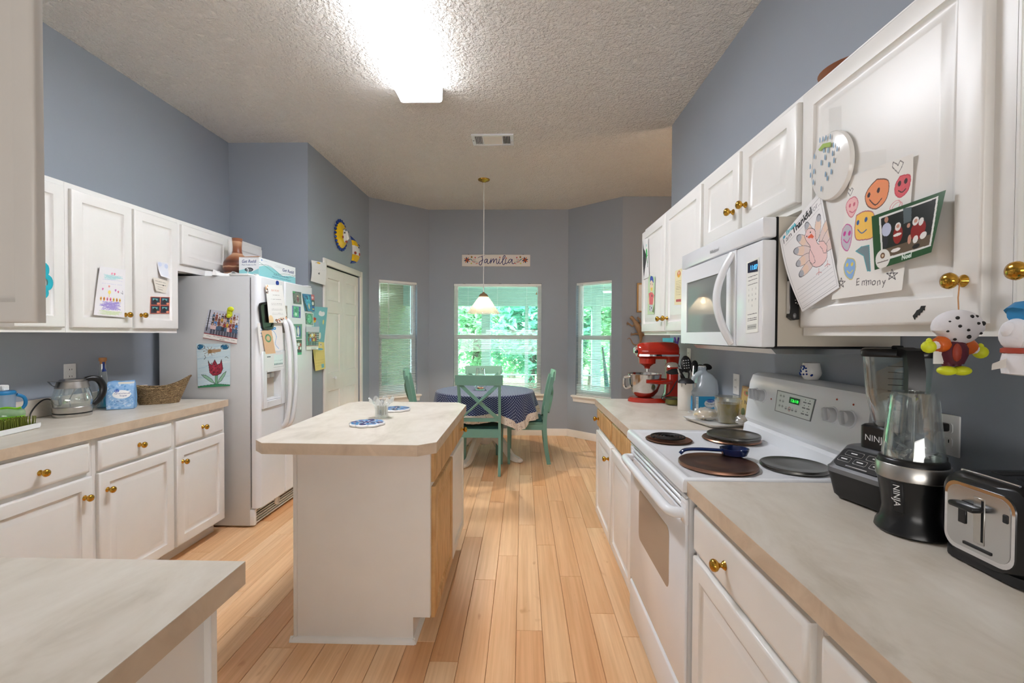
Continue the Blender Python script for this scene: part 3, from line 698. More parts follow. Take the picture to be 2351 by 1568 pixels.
# pendant over the table
PX, PY = -.431, 4.985
pz = lambda y: onY(1111, y, PY).z
pd = thing('pendant_lamp', 'pendant lamp with a ribbed glass cone shade and brass canopy over the table', 'pendant lamp', (PX, PY, CEIL))
MB().lathe([(.066, 0), (.062, -.010), (.040, -.020), (.030, -.022), (.012, -.032)], (PX, PY, CEIL), 24).obj('canopy', 'brass', pd)
zt, zb = pz(681), pz(720); zc = pz(673)
MB().cyl((PX, PY, CEIL-.03), (PX, PY, zc), .0045, n=8).obj('cord', 'plastic_white', pd)
MB().lathe([(.008, .05), (.020, .035), (.034, .030), (.048, .012), (.052, .002), (.050, -.004)], (PX, PY, zt), 20).obj('cap', 'bronze', pd)
b = MB(); rb = .178
prof = [(.046, zt), (.055, zt-.006)]+[(.055+(rb-.055)*t, zt-.006-(zt-.006-zb-.004)*t) for t in (.2, .4, .6, .8, 1)]+[(rb+.002, zb), (rb-.003, zb)]+[(.052+(rb-.058)*t, zt-.010-(zt-.010-zb-.004)*t) for t in (1, .8, .6, .4, .2, 0)]
R = [[(PX+(r+(.0014 if j % 2 else 0)*(i > 1 and i < 7))*math.cos(2*PI*j/120), PY+(r+(.0014 if j % 2 else 0)*(i > 1 and i < 7))*math.sin(2*PI*j/120), z) for j in range(120)] for i, (r, z) in enumerate(prof)]
b.rings(R, cap0=False, cap1=False).obj('lamp_shade', 'shade_glass', pd, ang=5)
emit('bulb_glow', (255, 226, 180), 9.0, (250, 240, 220))
MB().ball((PX, PY, zt-.048), .022, .022, .026).cyl((PX, PY, zt-.03), (PX, PY, zt-.002), .012).obj('bulb', 'bulb_glow', pd)
light('pendant_bulb_light', 'SPOT', (PX, PY, zt-.108), 34, (1.0, .85, .66), shadow_soft_size=.03, spot_size=math.radians(122), spot_blend=.25)
light('pendant_bulb_glow', 'POINT', (PX, PY, zt-.108), 4.5, (1.0, .88, .72), shadow_soft_size=.03)
# ================================================================== CABINETS
def door_mb(w, h, fr=.055):
    b = MB(); R = []
    for i, y in ((0, 0), (0, .014), (.003, .018), (.008, .0195), (fr, .0195), (fr+.005, .0125), (fr+.011, .0100), (fr+.017, .0105), (fr+.036, .0180), (fr+.040, .0187)):
        R.append([(i, y, i), (w-i, y, i), (w-i, y, h-i), (i, y, h-i)])
    return b.rings(R)
def drawer_mb(w, h):
    b = MB(); R = []
    for i, y in ((0, 0), (0, .011), (.004, .016), (.013, .0195), (.016, .0195)):
        R.append([(i, y, i), (w-i, y, i), (w-i, y, h-i), (i, y, h-i)])
    return b.rings(R)
KNOB = MB().lathe([(.011, 0), (.0125, .002), (.010, .006), (.006, .010), (.0055, .014), (.009, .018), (.0145, .023), (.0165, .029), (.0145, .035), (.008, .039), (.001, .040)], n=20).mesh('knob', 'brass', 60)
def side_frame(side, X, y, z):     # 'L' faces +X, 'R' faces -X
    if side == 'L': return frame((X, y, z), (0, -1, 0), (1, 0, 0), (0, 0, 1))
    return frame((X, y, z), (0, 1, 0), (-1, 0, 0), (0, 0, 1))
def knob_at(parent, side, X, y, z):
    n = 1 if side == 'L' else -1
    place(KNOB, 'knob', parent, M=frame((X+.0190*n, y, z), (0, 1, 0) if n > 0 else (0, -1, 0), (0, 0, 1), (n, 0, 0)))
def front(parent, kind, side, X, y0, y1, z0, z1, knob=None, mat='white_paint'):
    b = (door_mb if kind == 'door' else drawer_mb)(y1-y0, z1-z0)
    M = side_frame(side, X, y1 if side == 'L' else y0, z0); o = b.obj(kind, mat, parent, M=None if False else M)
    if knob: knob_at(o, side, X, *knob)
    return o
def cabinet(name, label, side, X, y0, y1, z0, z1, depth, fronts, toe=0., group=None, mat='white_paint', notch=True):
    n = 1 if side == 'L' else -1; xb = X-n*depth
    t = thing(name, label, 'cabinet', ((X+xb)/2, (y0+y1)/2, 0 if toe else z0), group=group)
    a, c = min(X, xb), max(X, xb); MB().box(a, c, y0, y1, z0+toe, z1).obj('carcass', mat, t)
    if toe: MB().box(min(X-n*.075, xb), max(X-n*.075, xb), y0+.001, y1-.001, 0, z0+toe).obj('toe_kick', mat, t)
    for f in fronts: front(t, f[0], side, X, *f[1:5], knob=f[5] if len(f) > 5 else None, mat=f[6] if len(f) > 6 else mat)
    return t
# ---- left wall, upper cabinets (door faces at X = -2.30)
LU = -2.3195; dep = LU-LW-.002
cabinet('wall_cabinet', 'white wall cabinet with a teal paper cut-out on its door', 'L', LU, 1.70, 2.256, 1.372, 2.134, dep, [('door', 1.74, 2.240, 1.397, 2.105)])
cabinet('wall_cabinet', 'white two-door wall cabinet with a crayon drawing and photo strip above the kettle', 'L', LU, 2.257, 3.0, 1.372, 2.134, dep, [('door', 2.276, 2.636, 1.397, 2.105, (2.585, 1.476)), ('door', 2.652, 2.992, 1.397, 2.105, (2.692, 1.478))])
cabinet('wall_cabinet', 'short white wall cabinet over the fridge', 'L', LU, 3.001, 3.995, 1.79, 2.134, dep, [('door', 3.030, 3.508, 1.838, 2.105), ('door', 3.530, 3.975, 1.838, 2.105)])
# ---- near left wall cabinet whose open door cuts into the picture
nx = onY(77, 400, .86).x; nz = onY(60, 741, .86).z
t = thing('wall_cabinet', 'blurred cream cabinet door at the far left edge, nearest the viewer', 'cabinet', (-1.45, .9, nz))
MB().box(-1.9, nx-.42, .885, 1.19, nz-.004, 2.134).obj('carcass', 'cream_paint', t)
b = door_mb(.50, 2.115-nz, .040); b.obj('door', 'cream_paint', t, M=frame((nx, .88, nz), (-1, 0, 0), (0, -1, 0), (0, 0, 1)))
# ---- left base cabinets (door faces at X = -2.04) and their worktop
LB = -2.0595; dep = LB-LW-.002; zc = .868
cabinet('base_cabinet', 'white base cabinet with drawer, left one of the row, partly behind the near worktop', 'L', LB, 1.55, 2.118, 0, zc, dep, [('drawer', 1.60, 2.097, .712, .850, (1.87, .777)), ('door', 1.60, 2.106, .10, .690, (2.065, .600))], .10)
cabinet('base_cabinet', 'white base cabinet with drawer, middle of the left row under the sugar bag', 'L', LB, 2.119, 2.620, 0, zc, dep, [('drawer', 2.142, 2.600, .704, .848, (2.37, .775)), ('door', 2.140, 2.612, .10, .690, (2.182, .600))], .10)
cabinet('base_cabinet', 'white base cabinet with drawer standing right beside the fridge', 'L', LB, 2.621, 3.085, 0, zc, dep, [('drawer', 2.636, 3.052, .706, .848, (2.85, .774)), ('door', 2.634, 3.064, .10, .690, (2.678, .600))], .10)
def slab(name, label, poly, z0, z1, parts=()):
    t = thing(name, label, 'worktop', (sum(p[0] for p in poly)/len(poly), sum(p[1] for p in poly)/len(poly), z0))
    b = MB(); n = len(poly); cx, cy = t.location.x, t.location.y
    b.add([(x, y, z0) for x, y in poly]+[(x, y, z1-.0015) for x, y in poly], [tuple(range(n-1, -1, -1))]+[(i, (i+1) % n, n+(i+1) % n, n+i) for i in range(n)], mi=1)
    b.add([(x, y, z1-.0015) for x, y in poly]+[(x, y, z1) for x, y in poly], [tuple(n+i for i in range(n))]+[(i, (i+1) % n, n+(i+1) % n, n+i) for i in range(n)])
    b.obj('slab', ['laminate', 'laminate_edge'], t, ang=20)
    for p in parts: MB().rbox(*p, .003, 1).obj('backsplash', 'laminate', t)
    return t
slab('worktop', 'long beige laminate worktop along the left wall under the kettle', [(LW+.001, 1.2), (-2.036, 1.2), (-2.036, 3.098), (LW+.001, 3.098)], .868, .914, [(LW+.001, LW+.020, 1.2, 3.095, .914, 1.012)])
# ---- near peninsula
slab('worktop', 'near beige worktop filling the lower left corner', [(-2.55, .26), (-.555, .26), (-.555, .895), (-2.55, .895)], .868, .914)
t = thing('base_cabinet', 'white end panel and cabinet under the near left worktop', 'cabinet', (-1.4, .58, 0))
MB().box(-2.5, -.605, .30, .862, 0, .868).obj('carcass', 'white_paint', t); MB().rbox(-.612, -.592, .845, .865, 0, .868, .002, 1).obj('corner_strip', 'white_paint', t)
# ---- right wall, upper cabinets (door faces at X = .866)
RU = .8855; dep = RW-RU-.002
cabinet('wall_cabinet', 'white two-door wall cabinet left of the microwave with drawings taped on it', 'R', RU, 2.237, 3.335, 1.372, 2.134, dep, [('door', 2.812, 3.352, 1.394, 2.112, (2.862, 1.473)), ('door', 2.258, 2.800, 1.394, 2.112, (2.750, 1.473))])
cabinet('wall_cabinet', 'short white two-door wall cabinet above the microwave', 'R', RU, 1.459, 2.236, 1.772, 2.134, dep, [('door', 1.862, 2.222, 1.796, 2.112, (1.905, 1.880)), ('door', 1.476, 1.836, 1.796, 2.112, (1.800, 1.880))])
big = cabinet('wall_cabinet', 'large white wall cabinet covered with drawings and a Christmas photo', 'R', RU, .846, 1.458, 1.372, 2.134, dep, [('door', .884, 1.448, 1.397, 2.118, (.917, 1.481))])
cabinet('wall_cabinet', 'white wall cabinet at the right edge with a plush toy hung on its knob', 'R', RU, .20, .845, 1.372, 2.134, dep, [('door', .25, .826, 1.397, 2.118, (.795, 1.484))])
# ---- right base cabinets (door faces at X = .53)
RB = .5495; dep = RW-RB-.002
cabinet('base_cabinet', 'base cabinet left of the stove with bare wood drawers and white doors', 'R', RB, 2.199, 3.262, 0, zc, dep, [('drawer', 2.748, 3.248, .726, .852, (3.16, .790), 'oak_drawer'), ('drawer', 2.212, 2.716, .726, .852, None, 'oak_drawer'), ('door', 2.746, 3.275, .10, .690, (2.790, .612)), ('door', 2.212, 2.716, .10, .690)], .10)
cabinet('base_cabinet', 'white base cabinet with drawer right of the stove', 'R', RB, .832, 1.432, 0, zc, dep, [('drawer', .850, 1.418, .706, .838, (1.19, .772)), ('door', .850, 1.418, .10, .688)], .10)
cabinet('base_cabinet', 'white base cabinet at the bottom right corner, nearest the viewer', 'R', RB, .20, .831, 0, zc, dep, [('drawer', .23, .815, .706, .838), ('door', .23, .815, .10, .688)], .10)
slab('worktop', 'beige laminate worktop left of the stove under the red mixer', [(.520, 2.199), (RW-.001, 2.199), (RW-.001, 3.275), (.520, 3.275)], .868, .914)
slab('worktop', 'beige laminate worktop right of the stove under the toaster', [(.518, .10), (RW-.001, .10), (RW-.001, 1.433), (.518, 1.433)], .868, .914)

# ================================================================== ISLAND
t = thing('kitchen_island', 'white kitchen island cabinet with two bare wood fronts on its right side', 'cabinet', (-.72, 2.5, 0))
IX0, IX1, IY0, IY1 = -1.008, -.405, 1.99, 3.005
poly = [(IX0, 0), (IX1-.075, 0), (IX1-.075, .115), (IX1, .115), (IX1, .866), (IX0, .866)]
MB().rings([[(x, y, z) for x, z in poly] for y in (IY0, IY1)]).obj('carcass', 'white_paint', t)
MB().rbox(IX0-.008, IX0+.010, IY0-.006, IY1, .02, .866, .003, 1).obj('corner_strip', 'white_paint', t)
b = MB(); prf = [(0, 0), (.016, 0), (.014, .010), (.006, .020), (0, .022)]
b.rings([[(IX0-.022, IY0-d, z) for d, z in prf], [(IX1-.066, IY0-d, z) for d, z in prf]]); b.obj('shoe_moulding', 'white_paint', t)
MB().rings([[(IX1-.075+d, y, z) for d, z in prf] for y in (IY0-.012, IY1)]).obj('shoe_moulding', 'white_paint', t)
MB().rings([[(IX0-.008-d, y, z) for d, z in prf] for y in (IY0-.012, IY1)]).obj('shoe_moulding', 'white_paint', t)
front(t, 'drawer', 'L', IX1, 2.012, 2.514, .712, .848, None, 'oak_drawer'); front(t, 'drawer', 'L', IX1, 2.532, 2.992, .712, .848, (2.85, .772), 'oak_drawer')
front(t, 'door', 'L', IX1, 2.016, 2.520, .10, .690, None, 'oak_drawer'); front(t, 'door', 'L', IX1, 2.540, 2.995, .10, .690)
slab('worktop', 'pale beige island worktop with clipped corners', [(-1.146, 1.925), (-1.090, 1.872), (-.432, 1.858), (-.363, 1.915), (-.363, 2.930), (-.432, 3.040), (-1.10, 3.050), (-1.152, 2.985)], .867, .914)

# ================================================================== FRIDGE
FX, FXB, FY0, FYS, FY1, FZ = -1.845, -1.912, 3.143, 3.488, 3.972, 1.777
fr = thing('refrigerator', 'white side-by-side refrigerator covered with photos and magnets', 'refrigerator', (-2.2, 3.55, 0))
MB().rbox(-2.56, FXB, FY0, FY1, .012, FZ-.004, .006, 2).obj('body', 'appliance_grey', fr)
MB().box(FXB, FXB+.012, FY0+.012, FY1-.012, .14, FZ-.015).obj('gasket', 'grey_plastic', fr)
def plan(y0, y1, x0, x1, r, rl, rr_):     # door plan, rounded on its front corners
    p = [(x0, y0)]
    p += [(x1-rl+rl*math.sin(a), y0+rl-rl*math.cos(a)) for a in [PI/2*k/6 for k in range(7)]]
    p += [(x1-rr_+rr_*math.cos(a), y1-rr_+rr_*math.sin(a)) for a in [PI/2*k/6 for k in range(7)]]
    return p+[(x0, y1)]
XB = FXB+.012
dd0 = onX(604, 856, FX); dd1 = onX(646, 912, FX); cy0, cy1, cz0, cz1 = dd0.y+.03, dd1.y-.02, dd1.z, dd0.z
def seg(b, y0, y1, z0, z1, rl, rr_, top=False):
    pl = plan(y0, y1, XB, FX, 0, rl, rr_); R = [[(x, y, z) for x, y in pl] for z in (z0, z1-(.01 if top else 0))]
    if top: R.append([(x-(.008 if x > XB else 0), y, z1) for x, y in pl])
    b.rings(R)
b = MB(); e = .0005
seg(b, FY0, FYS, .138, cz0, .034, .012); seg(b, FY0, cy0, cz0, cz1, .034, e); seg(b, cy1, FYS, cz0, cz1, e, .012); seg(b, FY0, FYS, cz1, FZ, .034, .012, True)
b.box(XB, XB+.006, cy0, cy1, cz0, cz1); fd = b.obj('freezer_door', 'appliance_white', fr)
b = MB(); seg(b, FYS+.007, FY1, .138, FZ, .012, .034, True); rd = b.obj('fridge_door', 'appliance_white', fr)
# water and ice dispenser
dp0, dp1 = onX(598, 808, FX), onX(654, 921, FX)
oy0, oy1, oz0, oz1 = max(dp0.y, FY0+.028), dp1.y-.004, dp1.z-.012, dp0.z
b = MB()
for a in ((oy0, cy0, oz0, oz1), (cy1, oy1, oz0, oz1), (cy0, cy1, oz0, cz0), (cy0, cy1, cz1, oz1)): b.rbox(FX-.004, FX+.012, a[0]-.001, a[1]+.001, a[2]-.001, a[3]+.001, .004, 1)
dsp = b.obj('dispenser', 'appliance_white', fd)
MB().box(XB+.006, XB+.008, cy0, cy1, cz0, cz1).obj('recess_back', 'beige_case', dsp)
for k in (.3, .62): MB().rbox(FX-.045, FX-.012, cy0+(cy1-cy0)*k-.022, cy0+(cy1-cy0)*k+.022, cz1-.045, cz1-.012, .008, 2, ).obj('lever', 'appliance_grey', dsp)
MB().rbox(FX-.05, FX+.006, cy0+.01, cy1-.01, cz0, cz0+.012, .003, 1).obj('drip_tray', 'appliance_white', dsp)
cv = Cv(110, 70, 110, (232, 234, 234)); cv.rect(12, 52, 30, 56, (90, 96, 104)); cv.rect(48, 20, 96, 60, (226, 244, 240)); 
for i in range(6): cv.ell(52+i*8, 22, 3, 4, (120, 150, 150)); cv.line([(50+i*8, 34+(i % 2)*3), (54+i*8, 38)], 1.2, (140, 170, 168))
cv.scribble(46, 100, [10], (130, 135, 140), 1.2, 3)
sheet('control_panel', cv, quad((FX+.0125, oy0+.02, oz1-.01), (FX+.0125, oy1-.012, oz1-.01), (FX+.0125, oy1-.012, cz1+.012), (FX+.0125, oy0+.02, cz1+.012)), 'print_panel', dsp)
# bowed handles on either side of the split
for y, par, sg in ((FYS-.030, fd, -1), (FYS+.040, rd, 1)):
    pts = spline([(FX-.006, y, 1.475), (FX+.030, y+.004*sg, 1.43), (FX+.056, y+.008*sg, 1.25), (FX+.062, y+.010*sg, 1.05), (FX+.056, y+.008*sg, .86), (FX+.030, y+.004*sg, .70), (FX-.006, y, .655)], 6)
    n = len(pts); rr_ = [.022-.007*math.sin(PI*i/(n-1)) for i in range(n)]
    MB().tube(pts, rr_, 12, up=(0, 1, 0), flat=1.05).obj('handle', 'appliance_white', par)
# toe grille
gr = MB().rbox(FXB-.02, FXB+.028, FY0+.001, FY0+.030, .014, .128, .006, 2).obj('grille_end', 'appliance_white', fr)
MB().box(FXB-.02, FXB+.004, FY0+.03, FY1, .016, .126).obj('grille_back', 'dark_gap', fr)
MB().rbox(FXB, FXB+.022, FY0+.03, FY1, .112, .128, .003, 1).obj('grille_top', 'trim_white', fr)
for i in range(5): MB().rbox(FXB+.002, FXB+.020-.001*i, FY0+.03, FY1, .018+i*.019, .026+i*.019, .003, 1).obj('slat', 'trim_white', fr)
gy = onX(637, 1156, -1.89).y
MB().lathe([(.034, 0), (.036, .010), (.030, .014), (.028, .004)], n=20, M=frame((FXB+.012, gy, .088), (0, 1, 0), (0, 0, 1), (1, 0, 0))).obj('filter_cap', 'trim_white', fr)

# ================================================================== STOVE
SY0, SY1 = 1.438, 2.194
st = thing('electric_stove', 'white electric coil stove with a raised control panel', 'stove', (.86, 1.82, 0))
MB().box(.56, 1.17, SY0, SY1, .06, .885).obj('body', 'appliance_white', st)
# cooktop: raised rim, sunk field
b = MB(); R = []
for i, z in ((.0, .878), (0, .905), (.004, .914), (.010, .919), (.022, .920), (.034, .914), (.05, .912)):
    R.append([(.505+i, SY0-.004+i, z), (1.09-i*.3, SY0-.004+i, z), (1.09-i*.3, SY1+.004-i, z), (.505+i, SY1+.004-i, z)])
b.rings(R); b.obj('cooktop', 'appliance_white', st)
b = MB(); pr = [(1.052, .905), (1.060, .955), (1.076, .965), (1.064, .985), (1.084, 1.150), (1.098, 1.186), (1.120, 1.196), (1.185, 1.196), (1.185, .905)]
b.rings([[(x, y, z) for x, z in pr] for y in (SY0+.001, SY1-.001)]); b.obj('control_panel', 'appliance_white', st, ang=25)
# the panel's face runs from (1.064,.985) to (1.084,1.150)
PF0, PF1 = Vector((1.0635, 0, .985)), Vector((1.0835, 0, 1.150)); pe = (PF1-PF0).normalized(); pn = Vector((-pe.z, 0, pe.x))
def panel_pt(px, py): return onP(px, py, PF0, pn)
def panel_frame(p, off=0.): return frame(p+pn*off, (0, -1, 0), pe, pn)
for px, py, r in ((1735, 905, .021), (1751, 909, .021), (1911, 953, .021), (1951, 962, .021)):
    p = panel_pt(px, py); M = panel_frame(p)
    k = MB().lathe([(.030, -.002), (.030, .002), (.028, .003)], n=28, M=M).obj('knob_skirt', 'appliance_white', st); MB().lathe([(.0255, .003), (.0245, .020), (.022, .023)], n=28, M=M).rbox(-.006, .006, -.0235, .0235, .018, .034, .004, 2, M @ Rz(.35)).obj('knob', 'knob_shaded', st)
    c = Cv(60, 60, 30, (236, 238, 240))
p0, p1 = panel_pt(1784, 897), panel_pt(1866, 965); dy = abs(p0.y-p1.y)
cv = Cv(200, 100, 200, (214, 216, 214)); r = random.Random(4)
cv.rect(2, 2, 198, 98, (226, 228, 226))
for x in (22, 40):
    for y in (30, 55, 80): cv.ell(x, y, 6, 8, (200, 202, 200)); cv.line([(x-4, y), (x+4, y)], 3, (120, 122, 124))
for x in (62, 82, 100, 120): cv.ell(x, 26, 7, 10, (204, 206, 204)); cv.line([(x-4, 24), (x+4, 24)], 4, (110, 112, 114))
for x in (158, 180):
    for y in (22, 50, 76): cv.line([(x-7, y), (x+5, y)], 6, (118, 120, 122)); cv.rect(x-3, y+10, x+1, y+14, (40, 90, 70))
cv.ell(82, 26, 8, 11, (190, 80, 80), ring=.2)
TLp, TRp, BRp, BLp = panel_pt(1787, 897), panel_pt(1872, 918), panel_pt(1860, 966), panel_pt(1781, 942)
ts = sheet('keypad', cv, quad(TLp, TRp, BRp, BLp, pn, off=.0022), 'print_panel', st)
MB().add([tuple(q) for q in (quad(TLp, TRp, BRp, BLp, pn)(u, v)+pn*z for z in (0, .0018) for u, v in ((-.02, -.03), (1.02, -.03), (1.02, 1.03), (-.02, 1.03)))], [(0, 3, 2, 1), (4, 5, 6, 7), (0, 1, 5, 4), (1, 2, 6, 5), (2, 3, 7, 6), (3, 0, 4, 7)]).obj('keypad_bezel', 'grey_plastic', st)
cv = Cv(60, 36, 60, (6, 30, 12)); cv.text('12:10', 6, 9, 21, (40, 250, 70), bold=1.5)
t_ = NT('display_green'); a_ = t_.n('ShaderNodeAttribute'); a_.attribute_name = 'Col'; t_.pbr((.01, .01, .01), .2, Emission_Color=a_.outputs['Color'], Emission_Strength=1.3)
sheet('clock_display', cv, quad(panel_pt(1815, 911), panel_pt(1839, 917), panel_pt(1836, 931), panel_pt(1813, 925), pn, off=.0032), 'display_green', st)
for px, py in ((1771, 916), (1922, 917), (1960, 929)): MB().lathe([(.0035, 0), (.003, .002), (.0005, .0025)], n=8, M=panel_frame(panel_pt(px, py), 0)).obj('indicator', 'ribbon_red', st)
# oven door, handle, storage drawer
MB().rbox(.528, .562, SY0+.004, SY1-.004, .215, .868, .008, 2).obj('door_back', 'appliance_grey', st)
od = MB().rbox(.520, .530, SY0+.012, SY1-.012, .222, .800, .004, 2).obj('oven_door', 'appliance_white', st)
MB().prism(rrect(SY0+.17, SY1-.17, .47, .69, .03), 0, .002, frame((.5195, 0, 0), (0, 1, 0), (0, 0, 1), (1, 0, 0))).obj('oven_window', 'oven_glass', od)
for k in range(3): MB().rbox(.518, .530, SY0+.012, SY1-.012, .812+k*.019, .824+k*.019, .004, 1).obj('door_ridge', 'appliance_white', st)
pts = spline([(.526, SY0+.045, .795), (.492, SY0+.05, .797), (.478, SY0+.085, .800), (.474, SY0+.20, .803), (.473, (SY0+SY1)/2, .804), (.474, SY1-.20, .803), (.478, SY1-.085, .800), (.492, SY1-.05, .797), (.526, SY1-.045, .795)], 5)
MB().tube(pts, .0175, 12).obj('handle', 'appliance_white', od)
for y in (SY0+.035, SY1-.035): MB().rbox(.519, .532, y-.025, y+.025, .765, .850, .006, 2).obj('handle_mount', 'appliance_white', od)
MB().rbox(.520, .560, SY0+.006, SY1-.006, .035, .205, .010, 3).obj('storage_drawer', 'appliance_white', st)
# coil burner (the one left open) and its bowl
cx, cy = onZ(1535, 1007, .92).xy
MB().lathe([(.093, 0), (.098, .004), (.094, .006), (.078, .001), (.03, -.004)], (cx, cy, .915), 32).obj('drip_bowl', 'copper', st)
pts = [(cx+(.014+.0098*a/(2*PI)*1.35)*math.cos(a), cy+(.014+.0098*a/(2*PI)*1.35)*math.sin(a), .930) for a in [k*.22 for k in range(int(2*PI*4.6/.22))]]
MB().tube(pts, .0048, 8, flat=.7).obj('coil', 'coil_black', st)
cx2, cy2 = onZ(1681, 1006, .92).xy
MB().lathe([(.112, 0), (.120, .004), (.116, .009), (.090, .004), (.03, 0)], (cx2-.005, cy2, .914), 32).obj('drip_bowl', 'copper', st)
# burner covers are loose lids
def cover(label, px, py, z, r, mat, name='burner_cover'):
    x, y = onZ(px, py, z).xy
    o = MB().lathe([(r*.97, 0), (r, .003), (r, .010), (r*.985, .013), (r*.95, .0135), (r*.93, .012), (r*.5, .0125), (.001, .0125)], (x, y, z-.004), 48).obj(name, mat); tag(o, label, 'burner cover', 'burner covers on the stove'); return o
cover('brown copper-toned burner cover at the front of the stove', 1647, 1066, .918, .130, 'copper')
cover('dark grey burner cover nearest the blender', 1823, 1071, .918, .106, 'dark_tin')
cover('grey tin burner cover set on the rear ring by the oil tub', 1684, 1000, .934, .108, 'dark_tin')

# ================================================================== MICROWAVE
MX, MY0, MY1, MZ0, MZ1 = .757, 1.462, 2.196, 1.334, 1.748
mw = thing('microwave', 'white over-the-range microwave with a bowed handle', 'microwave', (.95, 1.83, MZ0))
MB().box(.806, RW-.004, MY0+.002, MY1-.002, MZ0+.004, MZ1).obj('case', 'beige_case', mw)
MB().rbox(.800, .808, MY0, MY1, MZ0, MZ1, .002, 1).obj('case_edge', 'dark_gap', mw)
MB().rbox(MX, .802, MY0, MY1, 1.683, MZ1, .006, 2).obj('vent_grille', 'appliance_white', mw)
MPY = 1.640
MB().rbox(MX, .802, MY0, MPY-.002, MZ0, 1.676, .006, 2).obj('control_column', 'appliance_white', mw)
b = MB(); wy0, wy1, wz0, wz1 = 1.715, 2.125, 1.385, 1.612
for a in ((MPY, MY1, MZ0, wz0), (MPY, MY1, wz1, 1.676), (MPY, wy0, wz0, wz1), (wy1, MY1, wz0, wz1)): b.box(MX, .802, *a)
md = b.obj('door', 'appliance_white', mw)
MB().box(MX+.004, MX+.007, wy0, wy1, wz0, wz1).obj('window', 'microwave_glass', md); MB().box(MX+.03, .80, wy0, wy1, wz0, wz1).obj('window_back', 'appliance_grey', md)
ey = MPY+.03
pts = spline([(MX+.002, ey, 1.668), (MX-.022, ey+.008, 1.62), (MX-.040, ey+.018, 1.56), (MX-.046, ey+.022, 1.505), (MX-.040, ey+.018, 1.45), (MX-.022, ey+.008, 1.39), (MX+.002, ey, 1.342)], 6)
MB().tube(pts, .0125, 12, up=(0, 1, 0), flat=1.5).obj('handle', 'appliance_white', md)
MB().rings([[(x, y, z) for x, z in ((.80, MZ0), (.82, MZ0-.022), (1.10, MZ0-.022), (1.15, MZ0), (.80, MZ0+.004))] for y in (MY0+.03, MY1-.03)]).obj('underside', 'silver', mw)
MB().box(.775, RW-.01, MY0+.005, MY1-.005, MZ0-.004, MZ0+.001).obj('underside_edge', 'black_matte', mw)
# keypad, clock, maker's mark
TLp, TRp, BRp, BLp = [onX(x, y, MX) for x, y in ((1715, 602), (1744, 590), (1741, 762), (1713, 766))]
cv = Cv(78, 240, 240, (240, 240, 234)); cv.rect(0, 0, 78, 240, (232, 232, 226)); cv.rect(2, 2, 76, 238, (242, 242, 236)); cv.rect(8, 202, 68, 234, (14, 18, 30))
for y in (186, 174, 160): cv.scribble(12, 68, [y], (96, 96, 96), 2.2, y, 1.4)
for j, y in enumerate((140, 122, 104, 86)):
    for i in range(3):
        s_ = '123456789 0 '[j*3+i]
        if s_ != ' ': cv.text(s_, 14+i*22, y, 11, (120, 120, 122))
cv.scribble(12, 68, [62, 48, 42], (104, 104, 104), 2.4, 9, 1.4); cv.rect(10, 12, 68, 28, (190, 190, 186)); cv.scribble(14, 64, [20], (110, 110, 110), 2, 2)
sheet('keypad', cv, quad(TLp, TRp, BRp, BLp, (-1, 0, 0), off=.0012), 'print_panel', mw)
cv = Cv(60, 32, 90, (10, 16, 34)); cv.text('11:07', 14, 8, 20, (70, 170, 255), bold=1.2)
t_ = NT('display_blue'); a_ = t_.n('ShaderNodeAttribute'); a_.attribute_name = 'Col'; t_.pbr((.01, .01, .01), .2, Emission_Color=a_.outputs['Color'], Emission_Strength=1.6)
sheet('clock_display', cv, quadX(MX, ((1718, 605), (1741, 599), (1741, 623), (1718, 627)), -1, off=.002), 'display_blue', mw)
def letters(txt, size, M, mat, parent, depth=.0008, shear=0., name='lettering'):
    P, T = text_tris(txt, size, shear); b = MB(); b.add([(p[0], p[1], depth) for p in P], T, M); return b.obj(name, mat, parent)
p = onX(1630, 584, MX); letters('Whirlpool', .020, frame(p, (0, -1, 0), (0, 0, 1), (-1, 0, 0)), 'grey_plastic', mw, .001, .3, 'maker_mark')
# ================================================================== DINING TABLE, CLOTH, CHAIRS
TX, TY, TZ, TR = -.415, 5.02, .752, .53
tb = thing('dining_table', 'round white pedestal table under the blue cloth', 'table', (TX, TY, 0))
MB().lathe([(.40, TZ-.09), (.42, TZ-.03), (TR-.012, TZ-.028), (TR-.006, TZ-.014), (TR-.012, TZ-.002), (.01, TZ-.002)], (TX, TY, 0), 40).obj('table_top', 'trim_white', tb)
MB().lathe([(.05, .16), (.085, .19), (.10, .26), (.075, .33), (.055, .40), (.07, .50), (.09, .58), (.11, TZ-.09)], (TX, TY, 0), 24).obj('pedestal', 'trim_white', tb)
for k in range(4):
    a = PI/4+k*PI/2+.35; d = Vector((math.cos(a), math.sin(a), 0)); c = Vector((TX, TY, 0))
    pts = spline([c+d*.06+Vector((0, 0, .27)), c+d*.15+Vector((0, 0, .25)), c+d*.25+Vector((0, 0, .15)), c+d*.33+Vector((0, 0, .06)), c+d*.42+Vector((0, 0, .030))], 5)
    n = len(pts); MB().sweep(pts, [.05]*n, [.11-.062*i/(n-1) for i in range(n)], (-d.y, d.x, 0)).ball((TX+d.x*.43, TY+d.y*.43, .026), .035, .035, .026, 10, 6).obj('leg', 'trim_white', tb)
